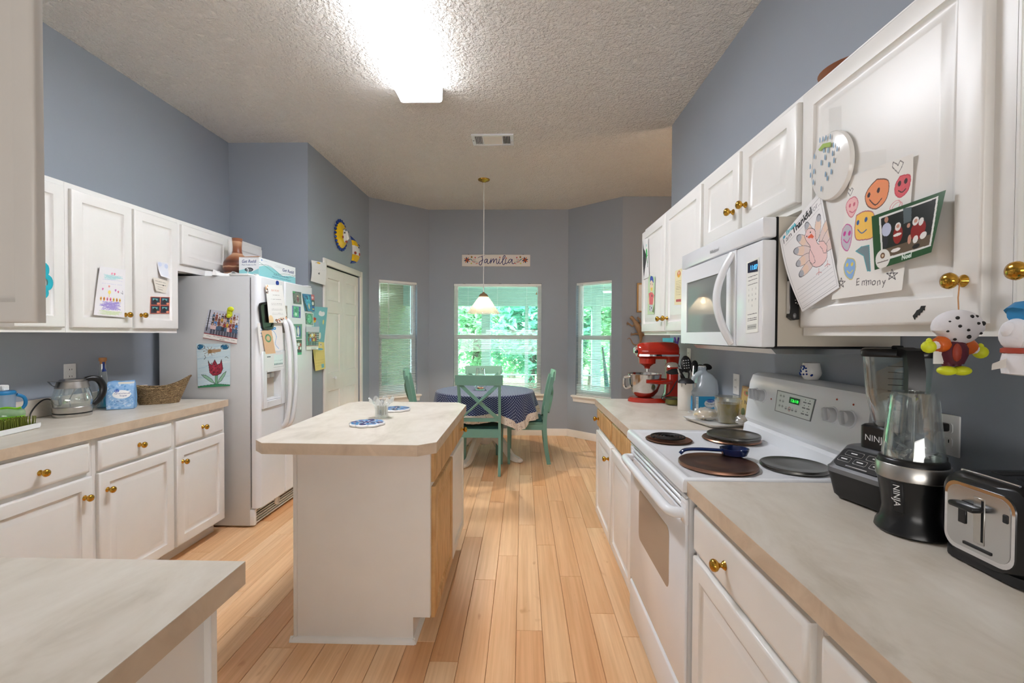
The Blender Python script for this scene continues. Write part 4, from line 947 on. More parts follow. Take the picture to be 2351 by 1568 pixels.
# cloth
def cloth():
    NA, b, uvs = 240, MB(), []
    def hem(a):     # lower between the chairs, resting on the seats elsewhere
        c = max(math.cos(a), -math.cos(a), math.sin(a), -math.sin(a))
        return .405+.10*max(0, (c-.80)/.20)**.5+.012*math.sin(a*9+1)
    def fold(a): return math.sin(11*a+.7*math.sin(3*a))*.6+.4*math.sin(17*a+1.3)
    prof = [('t', .0), ('t', .15), ('t', .30), ('t', .42), ('t', .50), ('t', 1.)]
    rings, uv = [], []
    for rr in (.02, .15, .30, .42, .50, TR-.008): rings.append([(TX+rr*math.cos(2*PI*j/NA), TY+rr*math.sin(2*PI*j/NA), TZ+.0035) for j in range(NA)]); uv.append([(rr*math.cos(2*PI*j/NA), rr*math.sin(2*PI*j/NA)) for j in range(NA)])
    for k in range(1, 15):
        t = k/14; R = []; U = []
        for j in range(NA):
            a = 2*PI*j/NA; h = hem(a)+.075; z = TZ+.003-(TZ-h)*t**1.05 if k > 1 else TZ-.004
            r = TR+.004+.004*(k > 0)+.038*t+.026*fold(a)*t**1.1; R.append((TX+r*math.cos(a), TY+r*math.sin(a), z)); U.append((a*.55, .53+t*.28))
        rings.append(R); uv.append(U)
    nb = len(rings)
    last = rings[-1]
    for k in range(1, 5):
        t = k/4; R = []; U = []
        for j in range(NA):
            a = 2*PI*j/NA; x, y, z = last[j]; q = .006+.010*t+.009*math.sin(52*a+math.sin(7*a)*2)*t
            R.append((x+q*math.cos(a), y+q*math.sin(a), z-.078*t)); U.append((a*.8, t*.09))
        rings.append(R); uv.append(U)
    V = [p for r in rings for p in r]; F = []; MI = []; UV = []
    for i in range(len(rings)-1):
        for j in range(NA):
            k = (j+1) % NA; F.append((i*NA+j, i*NA+k, (i+1)*NA+k, (i+1)*NA+j)); MI.append(1 if i >= nb-1 else 0)
            q = [uv[i][j], uv[i][k], uv[i+1][k], uv[i+1][j]]
            if i == 5: q = [(2*PI*jj/NA*.55, .53) if jj is not None else None for jj in (j, j+1)]+[(2*PI*(j+1)/NA*.55, uv[6][j][1]), (2*PI*j/NA*.55, uv[6][j][1])]
            elif i > 5 and k == 0: q = [uv[i][j], (uv[i][j][0]+2*PI/NA*(.8 if i >= nb-1 else .55), uv[i][j][1]), (uv[i+1][j][0]+2*PI/NA*(.8 if i >= nb-1 else .55), uv[i+1][j][1]), uv[i+1][j]]
            if i == nb-1: q = [(2*PI*j/NA*.8, 0), (2*PI*(j+1)/NA*.8, 0), (2*PI*(j+1)/NA*.8, .022), (2*PI*j/NA*.8, .022)]
            UV += q
    return V, F, MI, UV, nb
V, F, MI, UV, nb = cloth()
tc = thing('tablecloth', 'blue dotted round tablecloth with a cream ruffle', 'tablecloth', (TX, TY, TZ))
def cloth_part(name, mat, keep):
    idx = [i for i, m in enumerate(MI) if m == keep]; used = sorted({v for i in idx for v in F[i]}); mp = {v: k for k, v in enumerate(used)}
    me = bpy.data.meshes.new(name); me.from_pydata([V[v] for v in used], [], [tuple(mp[v] for v in F[i]) for i in idx])
    ul = me.uv_layers.new(name='UVMap'); ul.data.foreach_set('uv', [c for i in idx for p in UV[4*i:4*i+4] for c in p]); me.polygons.foreach_set('use_smooth', [True]*len(idx)); me.materials.append(MT[mat])
    return place(me, name, tc)
cloth_part('cloth', 'cloth_blue', 0); cloth_part('ruffle', 'cloth_ruffle', 1)
# chair, built once: faces local +y
def make_chair(label):
    t = thing('dining_chair', label, 'chair', group='teal cross-back chairs round the table')
    for sx in (-1, 1):
        x = .195*sx
        b = MB().sweep(spline([(x, -.238, 0), (x, -.205, .20), (x, -.192, .43), (x, -.205, .58), (x, -.245, .80), (x*1.02, -.275, .925)], 5), .026, .042, (1, 0, 0)); b.obj('rear_leg', 'teal_paint', t, local=True)
        b = MB().sweep([(x, .185, 0), (x, .185, .25), (x, .185, .425)], [.026, .034, .040], [.026, .034, .040], (1, 0, 0)); b.obj('front_leg', 'teal_paint', t, local=True)
        MB().box(x-.010, x+.010, -.19, .17, .365, .425).obj('side_apron', 'teal_paint', t, local=True)
    MB().box(-.185, .185, .175, .195, .365, .425).obj('front_apron', 'teal_paint', t, local=True); MB().box(-.185, .185, -.205, -.185, .365, .425).obj('rear_apron', 'teal_paint', t, local=True)
    MB().rbox(-.205, .205, -.175, .225, .425, .447, .008, 2).box(-.18, .18, -.205, -.172, .425, .447).obj('seat', 'teal_paint', t, local=True)
    R = []
    for i in range(9):
        u = -1+i/4; x = .228*u; y = -.275-.024*(1-u*u); R.append([(x, y-.011, .885), (x, y+.011, .885), (x, y+.006-.012, .982), (x, y-.016-.006, .982)])
    MB().rings(R).obj('top_rail', 'teal_paint', t, local=True)
    R = []
    for i in range(7):
        u = -1+i/3; x = .19*u; y = -.205-.016*(1-u*u); R.append([(x, y-.009, .525), (x, y+.009, .525), (x, y+.007, .560), (x, y-.011, .560)])
    MB().rings(R).obj('lower_rail', 'teal_paint', t, local=True)
    for s in (-1, 1):
        pts = [(.185*s*(1-2*q), -.218-.060*q-.022*math.sin(PI*q)+.006*s, .55+.345*q) for q in (0, .2, .4, .5, .6, .8, 1)]
        MB().sweep(pts, .034, .013, (1, 0, 1)).obj('cross_bar', 'teal_paint', t, local=True)
    return t
ch = make_chair('teal cross-back chair with its back to the viewer, in front of the round table')
spots = [((-.415, 4.610, 0), 0.0, None), ((.045, 4.995, 0), PI/2, 'teal cross-back chair seen from the side, right of the round table'),
         ((-.480, 5.330, 0), PI, 'teal cross-back chair behind the table, only its back showing below the middle window'), ((-1.000, 5.04, 0), -PI/2+.16, 'teal cross-back chair at the left of the table by the left bay window')]
chairs = []
for loc, rz, lab in spots:
    c = ch if lab is None else copy_tree(ch); c.location = loc; c.rotation_euler = (0, 0, rz)
    if lab: c['label'] = lab
    chairs.append(c)
for (loc, rz, _), lab in zip(spots[:2], ('dark teal seat pad on the front chair', 'dark teal seat pad on the right-hand chair')):
    M = Tr(*loc) @ Rz(rz); cu = thing('seat_cushion', lab, 'cushion', (loc[0], loc[1], .447), group='chair pads')
    MB().rbox(-.19, .19, -.165, .20, .4475, .468, .010, 3, M).obj('pad', 'teal_dark', cu)
    for s in (-1, 1): MB().tube([M @ Vector((.16*s, -.165, .458)), M @ Vector((.178*s, -.185, .462)), M @ Vector((.184*s, -.20, .452))], .005, 6).obj('tie', 'teal_dark', cu)
# hurricane glass on the table
gx, gy = onY(1103, 880, 5.0).x, 5.0
hv = thing('hurricane_glass', 'clear glass hurricane vase in the middle of the table', 'vase', (gx, gy, TZ+.005))
prof = [(.02, .004), (.055, .006), (.072, .04), (.075, .07), (.068, .11), (.052, .17), (.047, .205), (.046, .207), (.050, .17), (.065, .11), (.071, .07), (.068, .042), (.052, .012), (.02, .011)]
MB().lathe([(r_, z_*1.2) for r_, z_ in prof], (gx, gy, TZ+.001), 32, cap=True).obj('glass', 'clear_glass', hv)
for k, (ax, ay) in enumerate(((.02, .01), (-.025, -.01), (0, -.03), (.01, .035), (-.02, .025))): MB().ball((gx+ax, gy+ay, TZ+.026), .014, .014, .011, 8, 6).obj('pebble', 'brass' if k % 2 else 'cork', hv)

# ================================================================== SIGN, PLAQUES, WALL PIECES
sg = thing('wall_sign', 'white wooden sign lettered Familia with painted flowers', 'sign', (-.366, BACK-.01, 2.37))
c4 = [(1060.5, 584.5), (1217.5, 584.5), (1217.5, 611.5), (1060.5, 611.5)]; S = [onY(x, y, BACK-.018) for x, y in c4]
MB().rbox(S[0].x, S[1].x, BACK-.018, BACK-.001, S[3].z, S[0].z, .002, 1).obj('board', 'trim_white', sg)
cv = Cv(205, 34, 620, (226, 219, 212)); NV = (38, 40, 104)
sx_, sy_ = 205/2050, 34/345                                   # sign measured 2050 x 345
def sp_(pts, w, c=NV): cv.curve([(x*sx_, 34-y*sy_) for x, y in pts], w, c)
off = 130
def L(pts, w=1.6, c=NV): sp_([(x-off, y-195) for x, y in pts], w, c)
L([(610, 290), (660, 262), (720, 245), (790, 222), (810, 215)], 1.3); L([(725, 240), (745, 300), (742, 380), (725, 450), (700, 500), (665, 500), (645, 460), (660, 415), (700, 385), (760, 350), (790, 345)], 2.0)
L([(890, 330), (850, 330), (815, 370), (805, 420), (830, 440), (870, 400), (895, 335), (890, 400), (895, 450), (925, 462), (960, 430)], 2.0)
L([(960, 430), (1000, 350), (1005, 320), (1000, 400), (985, 455), (1020, 390), (1060, 330), (1080, 320), (1085, 350), (1075, 440)], 1.9)
L([(1075, 440), (1110, 370), (1150, 325), (1175, 330), (1172, 400), (1175, 455), (1205, 465), (1240, 400)], 1.9)
L([(1265, 320), (1245, 390), (1245, 445), (1275, 465), (1310, 430)], 1.9); L([(1310, 430), (1370, 350), (1420, 270), (1425, 225), (1395, 225), (1365, 290), (1350, 400), (1360, 480), (1395, 490), (1430, 440)], 2.0)
L([(1455, 320), (1435, 390), (1435, 445), (1465, 465), (1510, 420)], 1.9); L([(1620, 335), (1580, 330), (1540, 370), (1530, 420), (1555, 445), (1600, 400), (1640, 335), (1635, 400), (1645, 455), (1680, 462), (1720, 440)], 2.0)
for cx_, cy_, s_ in ((280, 355, 1), (2025, 355, 1)):
    for k in range(8):
        a = k*PI/4+.25; q = (cx_-off)*sx_+5*math.cos(a), 34-(cy_-195)*sy_+5*math.sin(a)
        cv.ell(q[0], q[1], 4.2, 1.7, (206, 104, 40) if k % 2 else (30, 32, 70), a)
    cv.ell((cx_-off)*sx_, 34-(cy_-195)*sy_, 2.2, 2.2, (176, 60, 40))
for m in (1, -1):
    X = (lambda x: x) if m == 1 else (lambda x: 2305-x)
    L([(X(370), 320), (X(450), 375), (X(540), 410), (X(600), 420)], .8, (60, 130, 120)); L([(X(380), 325), (X(440), 365)], 2.2, (50, 120, 116)); L([(X(440), 400), (X(520), 425)], 1.5, (196, 70, 50)); L([(X(550), 465), (X(600), 450)], 1.8, (206, 90, 60))
    L([(X(525), 400), (X(525), 290)], .8, (70, 140, 120)); cv.ell((X(525)-off)*sx_, 34-(280-195)*sy_, 1.9, 2.0, (196, 44, 54)); cv.ell((X(420)-off)*sx_, 34-(265-195)*sy_, 2.6, 3.2, (96, 120, 60)); cv.ell((X(420)-off)*sx_, 34-(262-195)*sy_, 1.2, 2.6, (200, 130, 60)); cv.ell((X(410)-off)*sx_, 34-(455-195)*sy_, 2.3, 2.0, (206, 206, 90)); L([(X(485), 330), (X(490), 365)], 1.4, (196, 80, 60)); L([(X(570), 375), (X(580), 400)], 1.2, (210, 200, 110))
for x, y in ((1270, 275), (1460, 295)): cv.ell((x-off)*sx_, 34-(y-195)*sy_, 2.2, 2.2, (206, 120, 100))
sheet('painted_face', cv, quad(S[0]+Vector((.002, 0, -.002)), S[1]+Vector((-.002, 0, -.002)), S[2]+Vector((-.002, 0, .002)), S[3]+Vector((.002, 0, .002)), (0, -1, 0), off=.0006), 'print_paper', sg)
for px in (1076, 1201): x = onY(px, 583, BACK).x; MB().rbox(x-.006, x+.006, BACK-.01, BACK-.002, S[0].z, S[0].z+.008, .001, 1).obj('hook', 'black_matte', sg)
# sun and moon, on the pantry wall (faces +X)
def wallM(y, z, off=0.): return frame((ALC_X+off, y, z), (0, 1, 0), (0, 0, 1), (1, 0, 0))
a0, a1 = onX(766, 540, ALC_X), onX(794, 540, ALC_X); sy, sz = (a0.y+a1.y)/2, (onX(780, 506, ALC_X).z+onX(780, 574, ALC_X).z)/2; sr = (a1.y-a0.y)/2*1.04
su = thing('sun_plaque', 'glazed sun face wall plaque with blue petal rim', 'wall plaque', (ALC_X+.01, sy, sz)); M = wallM(sy, sz, .002)
MB().lathe([(sr*.80, 0), (sr*.82, .012), (sr*.74, .026), (sr*.5, .040), (sr*.2, .046), (.002, .047)], n=36, M=M).obj('face', 'yellow_glaze', su)
for k in range(22):
    a = 2*PI*k/22; MB().ball((sr*.88*math.cos(a), sr*.88*math.sin(a), .010), sr*.13, sr*.085, .012, 8, 6, M @ Rz(0) if False else M @ Rz(a) @ Matrix.Translation((sr*.88-sr*.88*math.cos(a), -sr*.88*math.sin(a), 0))).obj('petal', 'blue_glaze', su)
MB().ball((.02, .0, .040), sr*.36, sr*.44, .022, 16, 10, M).obj('cheeks', 'ceramic_white', su)
MB().sweep([M @ Vector((.022, .045, .060)), M @ Vector((.022, .0, .070)), M @ Vector((.022, -.028, .078)), M @ Vector((.022, -.040, .062))], .016, .02, (0, 1, 0)).obj('nose', 'ceramic_white', su)
MB().ball((.022, -.062, .058), .026, .011, .010, 10, 6, M).obj('lips', 'ribbon_red', su)
for s in (-1, 1):
    MB().ball((.022+.042*s, .022, .057), .014, .008, .006, 10, 6, M).obj('eye', 'black_plastic', su); MB().tube([M @ Vector((.022+s*q, .045+.016*math.sin((q-.018)/.055*PI), .060-q*.1)) for q in (.018, .03, .045, .06, .072)], .003, 6).obj('brow', 'black_matte', su); MB().ball((.022+.062*s, -.025, .046), .014, .016, .006, 8, 6, M).obj('cheek_flower', 'ribbon_red', su)
mp_ = [onX(x, y, ALC_X) for x, y in ((801, 541), (812, 551), (821, 566), (823, 580), (819, 596), (806, 605))]; cyy = sum(p.y for p in mp_)/6; czz = (mp_[0].z+mp_[-1].z)/2
mo = thing('moon_plaque', 'glazed crescent moon face wall plaque with blue tips', 'wall plaque', (ALC_X+.01, cyy, czz))
hgt = (mp_[0].z-mp_[-1].z)/2*1.03; y_out = mp_[3].y; y_tip = (mp_[0].y+mp_[-1].y)/2-.02
outer = lambda t: (y_tip+(y_out-y_tip)*math.cos(t), czz+hgt*math.sin(t)); inner = lambda t: (y_tip+(y_out-y_tip)*.30*math.cos(t), czz+hgt*math.sin(t))
def moon_seg(t0, t1, mat, nm):
    R = []
    for i in range(9):
        t = t0+(t1-t0)*i/8; (yo, zo), (yi, zi) = outer(t), inner(t); ym, zm = (yo+yi)/2, (zo+zi)/2; th = .034*max(.15, math.cos(t))
        R.append([(ALC_X+.002, yi, zi), (ALC_X+.002+th*.7, yi*.8+ym*.2, zi), (ALC_X+.002+th, ym, zm), (ALC_X+.002+th*.7, yo*.8+ym*.2, zo), (ALC_X+.002, yo, zo)])
    MB().rings(R).obj(nm, mat, mo)
moon_seg(.85, 1.5, 'blue_glaze', 'tip'); moon_seg(.42, .85, 'yellow_glaze', 'crescent'); moon_seg(-.25, .42, 'ceramic_white', 'face'); moon_seg(-.85, -.25, 'yellow_glaze', 'crescent'); moon_seg(-1.5, -.85, 'blue_glaze', 'tip')
ym = (outer(0)[0]+inner(0)[0])/2; MB().ball((ALC_X+.036, ym+.012, czz+.055), .005, .018, .009, 8, 6).obj('eye', 'black_plastic', mo); MB().ball((ALC_X+.030, inner(0)[0]+.020, czz-.020), .012, .024, .016, 8, 6).obj('lips', 'ribbon_red', mo); MB().ball((ALC_X+.034, ym+.035, czz-.018), .006, .018, .018, 8, 6).obj('cheek_flower', 'ribbon_red', mo)
MB().tube([(ALC_X+.036, ym-.02+.06*q, czz+.075+.014*math.sin(PI*q)) for q in (0, .25, .5, .75, 1)], .003, 6).obj('brow', 'black_matte', mo)
# lizard on the back right wall and a framed picture
lz = thing('lizard_ornament', 'bronze lizard wall ornament by the framed picture', 'ornament', (1.36, BR1[1]-.02, 1.5))
g = lambda x, y, d=.018: (lambda p: Vector((p.x, BR1[1]-d, p.z)))(onY(x, y, BR1[1]))
body = spline([g(1447, 727), g(1452, 733, .026), g(1458, 741, .022), g(1463, 750, .030), g(1467, 760, .030), g(1470, 772, .024), g(1470, 781, .02), g(1467, 788), g(1460, 792, .012), g(1453, 789, .01), g(1448, 780, .01), g(1444, 776, .01), g(1440, 779, .01)], 4)
rr_ = [.018, .026, .030, .028, .026, .025, .026, .030, .036, .040, .042, .044, .045, .045, .044, .042, .040, .036, .031, .028, .026, .024, .022, .020, .019, .018, .017, .016, .015, .014, .013, .012, .011, .010, .009, .009, .008, .008, .008, .008, .007, .007, .007, .007, .006, .006, .006, .005, .005][:len(body)]
MB().tube(body, [r*.8 for r in rr_], 12, up=(0, 1, 0), flat=.6).obj('body', 'bronze', lz)
for a, m_, f_ in (((1459, 742), (1451, 749), (1443, 743)), ((1467, 741), (1470, 739), (1467, 731)), ((1464, 767), (1458, 766), (1452, 768)), ((1472, 768), (1476, 766), (1478, 770))):
    MB().tube([g(*a, .016), g(*m_, .014), g(*f_, .012)], [.014, .011, .010], 8).obj('limb', 'bronze', lz)
    for k in range(4): q = g(*f_, .012); an = 2.2+k*.55; MB().tube([q, q+Vector((.030*math.cos(an), 0, .030*math.sin(an)))], [.005, .003], 6).obj('toe', 'bronze', lz)
pf = thing('framed_picture', 'wood-framed picture half hidden behind the right-hand wall cabinet', 'picture', (1.5, BR1[1]-.01, 1.8)); p0, p1 = onY(1462, 650, BR1[1]), onY(1462, 717, BR1[1])
x0, x1, z0, z1 = p0.x, p0.x+.28, p1.z, p0.z; y = BR1[1]
for a in ((x0, x0+.018, z0, z1), (x1-.018, x1, z0, z1), (x0+.018, x1-.018, z0, z0+.018), (x0+.018, x1-.018, z1-.018, z1)): MB().rbox(a[0], a[1], y-.022, y-.001, a[2], a[3], .003, 1).obj('frame_bar', 'oak', pf)
MB().box(x0+.018, x1-.018, y-.010, y-.001, z0+.018, z1-.018).obj('picture_sheet', 'plastic_white', pf)

# ================================================================== ON THE ISLAND
def trivet(label, px, py, r, seed, rot=0):
    c = onZ(px, py, .914); t = thing('floral_trivet', label, 'trivet', (c.x, c.y, .914), group='flower-shaped tile trivets')
    def out(r_, n=96): return [(c.x+(r_*(.90+.10*abs(math.cos(4*(2*PI*j/n+rot))))*math.cos(2*PI*j/n)), c.y+(r_*(.90+.10*abs(math.cos(4*(2*PI*j/n+rot))))*math.sin(2*PI*j/n))) for j in range(n)]
    b = MB(); o1, o2 = out(r), out(r-.004); b.rings([[(x, y, .9145) for x, y in o2], [(x, y, .917) for x, y in o1], [(x, y, .924) for x, y in o1], [(x, y, .927) for x, y in o2]]); b.obj('tile', 'ceramic_white', t)
    R_ = random.Random(seed); b = MB(); k = 0
    def disc(x, y, rx, ry, a, mi):
        nonlocal k
        k += 1; b.add([(c.x+x+rx*math.cos(q)*math.cos(a)-ry*math.sin(q)*math.sin(a), c.y+y+rx*math.cos(q)*math.sin(a)+ry*math.sin(q)*math.cos(a), .9273+k*.00002) for q in [2*PI*i/14 for i in range(14)]], [tuple(range(14))], mi=mi)
    for i in range(8):
        a = i*PI/4+rot; disc(.70*r*math.cos(a), .70*r*math.sin(a), .21*r, .19*r, a, i % 2); disc(.70*r*math.cos(a), .70*r*math.sin(a), .06*r, .05*r, a, 2); disc(.42*r*math.cos(a+.39), .42*r*math.sin(a+.39), .17*r, .11*r, a+.39, (i+1) % 2)
        disc(.80*r*math.cos(a+.39), .80*r*math.sin(a+.39), .09*r, .08*r, a, 1)
    for i in range(6): a = i*PI/3; disc(.17*r*math.cos(a), .17*r*math.sin(a), .13*r, .06*r, a, 0)
    disc(0, 0, .08*r, .08*r, 0, 2); b.obj('painted_flower', ['blue_glaze', 'ribbon_blue', 'ribbon_red'], t)
trivet('blue flower-patterned trivet in front of the glass tulip holder', 843, 975, .090, 1); trivet('blue flower-patterned trivet behind the glass tulip holder', 909, 942, .088, 2, .2)
c = onZ(876, 959, .914); gx, gy = c.x, c.y
gv = thing('tulip_glass', 'clear glass tulip-shaped holder with petal rim on the island', 'glass', (gx, gy, .914)); b = MB(); N = 72
def tul(s, ins=0):
    h = .112*s; rb = .036-.003*math.sin(s*3)+.040*max(0, s-.35)**1.6*1.5-ins; R = []
    for j in range(N):
        a = 2*PI*j/N; pet = abs(math.cos(4*a)); zz = h if s < .6 else (.112*.6+(h-.112*.6)*(.25+.75*pet)); r_ = rb if s < .6 else .001+rb*(1+.10*(pet-.5)*(s-.6)/.4); R.append((gx+r_*math.cos(a), gy+r_*math.sin(a), .9155+zz))
    return R
rg = [tul(s) for s in (0, .1, .25, .4, .55, .65, .75, .85, .95, 1.0)]+[tul(s, .004) for s in (1.0, .9, .75, .6, .4, .2, .09)]
b.rings(rg).obj('glass', 'vase_glass', gv)
sh = thing('spice_grinder', 'small metal shaker standing inside the glass tulip holder', 'shaker', (gx+.002, gy, .925))
MB().lathe([(.012, .0), (.013, .045), (.011, .05)], (gx+.002, gy, .930), 14).obj('glass_body', 'olive_glaze', sh); MB().lathe([(.013, .048), (.014, .066), (.011, .072), (.010, .082), (.003, .086)], (gx+.002, gy, .930), 14).obj('cap', 'silver', sh)
for k, (ax, ay) in enumerate(((-.020, .004), (.021, .006))): tag(MB().lathe([(.005, 0), (.006, .045), (.003, .05)], (gx+ax, gy+ay, .930), 8).obj('herb_stick', 'olive_glaze'), ('left' if k == 0 else 'right')+' olive-green stick inside the glass tulip holder', 'stick')

# ================================================================== ON THE LEFT WORKTOP
CT = .914
def spot(px, py, x): d = sight(px, py); s = x/d.x; return ORG+d*s
# kettle: axis above (kx, ky)
kx, ky = -2.475, -2.475/ -1.0135
kt = thing('electric_kettle', 'glass electric kettle with steel base and black handle', 'kettle', (kx, ky, CT)); K = .99
MB().lathe([(.080, 0), (.082, .004), (.082, .016), (.078, .018)], (kx, ky, CT), 36).obj('power_base', 'brushed', kt)
MB().lathe([(.079, .018), (.080, .019), (.080, .021), (.078, .022)], (kx, ky, CT), 36).obj('base_ring', 'black_plastic', kt)
MB().lathe([(.079, .022), (.082, .026), (.083, .052), (.080, .056)], (kx, ky, CT), 36).obj('heater_cup', 'brushed', kt)
MB().lathe([(.080, .056), (.085, .075), (.085, .100), (.077, .135), (.070, .156), (.068, .156), (.075, .135), (.083, .100), (.083, .076), (.078, .058)], (kx, ky, CT), 40).obj('glass_jug', 'clear_glass', kt)
MB().lathe([(.0715, .155), (.0725, .157), (.063, .190), (.058, .193), (.0, .196)], (kx, ky, CT), 36).obj('steel_collar', 'brushed', kt)
MB().lathe([(.058, .193), (.050, .202), (.02, .207), (.001, .207)], (kx, ky, CT), 30).obj('lid', 'silver', kt)
hd = Vector((.42, .907, 0)); sd = -hd
H = lambda d, z: Vector((kx, ky, CT+z))+hd*d
pts = spline([H(.055, .194), H(.085, .200), H(.115, .188), H(.134, .150), H(.132, .110), H(.115, .075), H(.088, .050)], 6); MB().tube(pts, [.014+.004*math.sin(PI*i/(len(pts)-1)) for i in range(len(pts))], 10, up=(-hd.y, hd.x, 0), flat=.9).obj('handle', 'black_plastic', kt)
MB().rings([[H(-.050, .190)+Vector((-hd.y, hd.x, 0))*s*.035 for s in (-1, -.4, .4, 1)], [H(-.098, .196)+Vector((-hd.y, hd.x, 0))*s*.016 for s in (-1, -.4, .4, 1)], [H(-.085, .176)+Vector((-hd.y, hd.x, 0))*s*.012 for s in (-1, -.4, .4, 1)], [H(-.060, .158)+Vector((-hd.y, hd.x, 0))*s*.030 for s in (-1, -.4, .4, 1)]], closed=False, cap0=False, cap1=False).obj('spout', 'black_plastic', kt)
MB().tube(spline([H(-.01, .056), H(-.012, .09), H(.004, .13), H(.01, .15)], 5), .002, 6).obj('probe', 'steel', kt)
cd_ = [spot(122, 935, -2.52), spot(116, 918, -2.555), spot(100, 918, -2.57), spot(84, 930, -2.575), spot(71, 948, -2.56), spot(68, 962, -2.50)]
MB().tube(spline([Vector((kx-.06, ky-.05, CT+.012))]+[Vector((p.x, p.y, max(p.z, CT+.004))) for p in cd_], 5), .0035, 8).obj('power_cord', 'cable', kt)
# wall outlets
def outlet(label, M, cover='plastic_white'):
    t = thing('wall_outlet', label, 'outlet', M.translation); MB().rbox(-.035, .035, -.057, .057, 0, .006, .003, 2, M).obj('cover_plate', cover, t)
    for s in (-1, 1):
        MB().prism(rrect(-.017, .017, s*.020-.014, s*.020+.014, .008), .006, .008, M).obj('receptacle', cover, t)
        for q in (-.007, .007): MB().box(q-.0012, q+.0012, s*.020-.001, s*.020+.008, .0078, .0084, M).obj('slot', 'dark_gap', t)
    return t
p = onX(159, 860, LW); outlet('white wall outlet behind the kettle', frame((LW+.0005, p.y, 1.135), (0, 1, 0), (0, 0, 1), (1, 0, 0)))
# blue glass bottle with a cork
bp = spot(237, 936, -2.555); bx, by = bp.x, bp.y
bo = thing('cork_bottle', 'clear bottle of blue soap with a cork stopper behind the sugar bag', 'bottle', (bx, by, CT))
MB().lathe([(.026, 0), (.028, .006), (.026, .08), (.022, .12)], (bx, by, CT), 24).obj('blue_soap', 'aqua_liquid', bo); MB().lathe([(.028, 0), (.030, .006), (.028, .08), (.024, .13), (.023, .18), (.019, .22), (.0165, .258), (.0165, .27)], (bx, by, CT), 24, cap=False).obj('glass', 'smoke_plastic', bo)
MB().lathe([(.014, .266), (.014, .284), (.019, .285), (.019, .304), (.017, .306)], (bx, by, CT), 16).obj('stopper', 'cork', bo); MB().tube([(bx+.016, by-.012, CT+.280), (bx+.018, by-.014, CT+.245), (bx+.022, by-.014, CT+.222)], [.006, .005, .011], 8).obj('tag', 'blue_glaze', bo)
# sugar bag
s0, s1 = onZ(243, 942, CT), onZ(309, 938, CT); cs = (s0+s1)/2; cs.z = 0; ax = (s1-s0).normalized(); an = Vector((ax.y, -ax.x, 0))
w = (s1-s0).length*.98; hb = .165
sb = thing('sugar_bag', 'blue paper bag of granulated sugar', 'bag', (cs.x, cs.y, CT)); R = []
for z, sw, sd_ in ((0, .97, .95), (.01, 1, 1), (.06, 1.03, 1.05), (.12, 1.0, .92), (.150, .98, .5), (.160, .97, .16), (.168, .96, .10)):
    x_, d_ = w/2*sw, .038*sd_; R.append([cs-an*.038+ax*a*x_+an*b_*d_+Vector((0, 0, CT+z+.003*math.sin(a*5+z*60))) for a, b_ in ((-1, -1), (-.5, -1.05), (0, -1.08), (.5, -1.05), (1, -1), (1, 1), (0, 1.08), (-1, 1))])
simple('sugar_blue', (128, 178, 226), .45, var=.25, vscale=25)
MB().rings(R).obj('bag_body', 'sugar_blue', sb)
cv = Cv(100, 150, 150, (146, 190, 232)); r = random.Random(5)
for k in range(120): cv.ell(r.uniform(0, 100), r.uniform(0, 150), r.uniform(2, 9), r.uniform(2, 6), r.choice([(120, 172, 224), (170, 206, 238), (104, 158, 216), (196, 220, 244)]), r.uniform(0, 3))
cv.ell(56, 82, 34, 24, (248, 248, 250)); cv.text('Granulated', 57, 84, 12.5, (60, 70, 150), center=True); cv.text('Sugar', 62, 71, 12.5, (60, 70, 150), center=True); cv.ell(38, 102, 9, 9, (30, 90, 190)); cv.text('Great', 38, 101, 6, (255, 255, 255), center=True); cv.text('Value', 38, 95.5, 6, (255, 255, 255), center=True); cv.text('NET WT 4 LB', 60, 40, 8, (40, 80, 160), center=True); cv.scribble(34, 88, [33], (60, 110, 180), 1.5, 1, 1.2); cv.rect(40, 138, 100, 150, (226, 222, 214))
tl = lambda a, z: cs-an*.038+ax*a*w/2+an*(.041 if z < .12 else (.037 if z < .14 else .024))+Vector((0, 0, CT+z))
sheet('printed_front', cv, lambda u, v: cs-an*.038+ax*(2*u-1)*w/2*.97+an*(.0435+.0015*math.cos((2*u-1)*1.5)-.033*max(0, (v*.158-.095)/.063)**1.7)+Vector((0, 0, CT+.004+v*.158)), 'print_photo', sb)
# wicker basket, boat shaped
k0, k1 = onZ(312, 930, CT), onZ(408, 924, CT); bc = Vector((onY(366, 900, 2.90).x, 2.90, CT)); ba = (k1-k0).normalized(); bn = Vector((-ba.y, ba.x, 0))
bk = thing('wicker_basket', 'brown woven wicker basket with one raised end', 'basket', (bc.x, bc.y, CT)); R = []
def brim(t, s, ins=0):     # s: 0 floor .. 1 rim
    c_, s_ = math.cos(t), math.sin(t); L_ = .105+.045*s+.02*s*max(0, c_)-ins; W_ = .055+.030*s-ins; zz = s*(.10+.020*c_*c_+.052*max(0, c_)**2)
    return bc+ba*L_*c_+bn*W_*s_+Vector((0, 0, .001+zz+(ins if s == 0 else 0)))
for s in (0, .2, .4, .6, .8, 1): R.append([brim(2*PI*j/48, s) for j in range(48)])
for s in (1, .7, .4, .1, 0): R.append([brim(2*PI*j/48, s, .007) for j in range(48)])
MB().rings(R).obj('weave', 'wicker', bk); MB().tube([brim(2*PI*j/48, 1, .003) for j in range(48)], .007, 8, closed=True).obj('rim', 'wicker', bk)
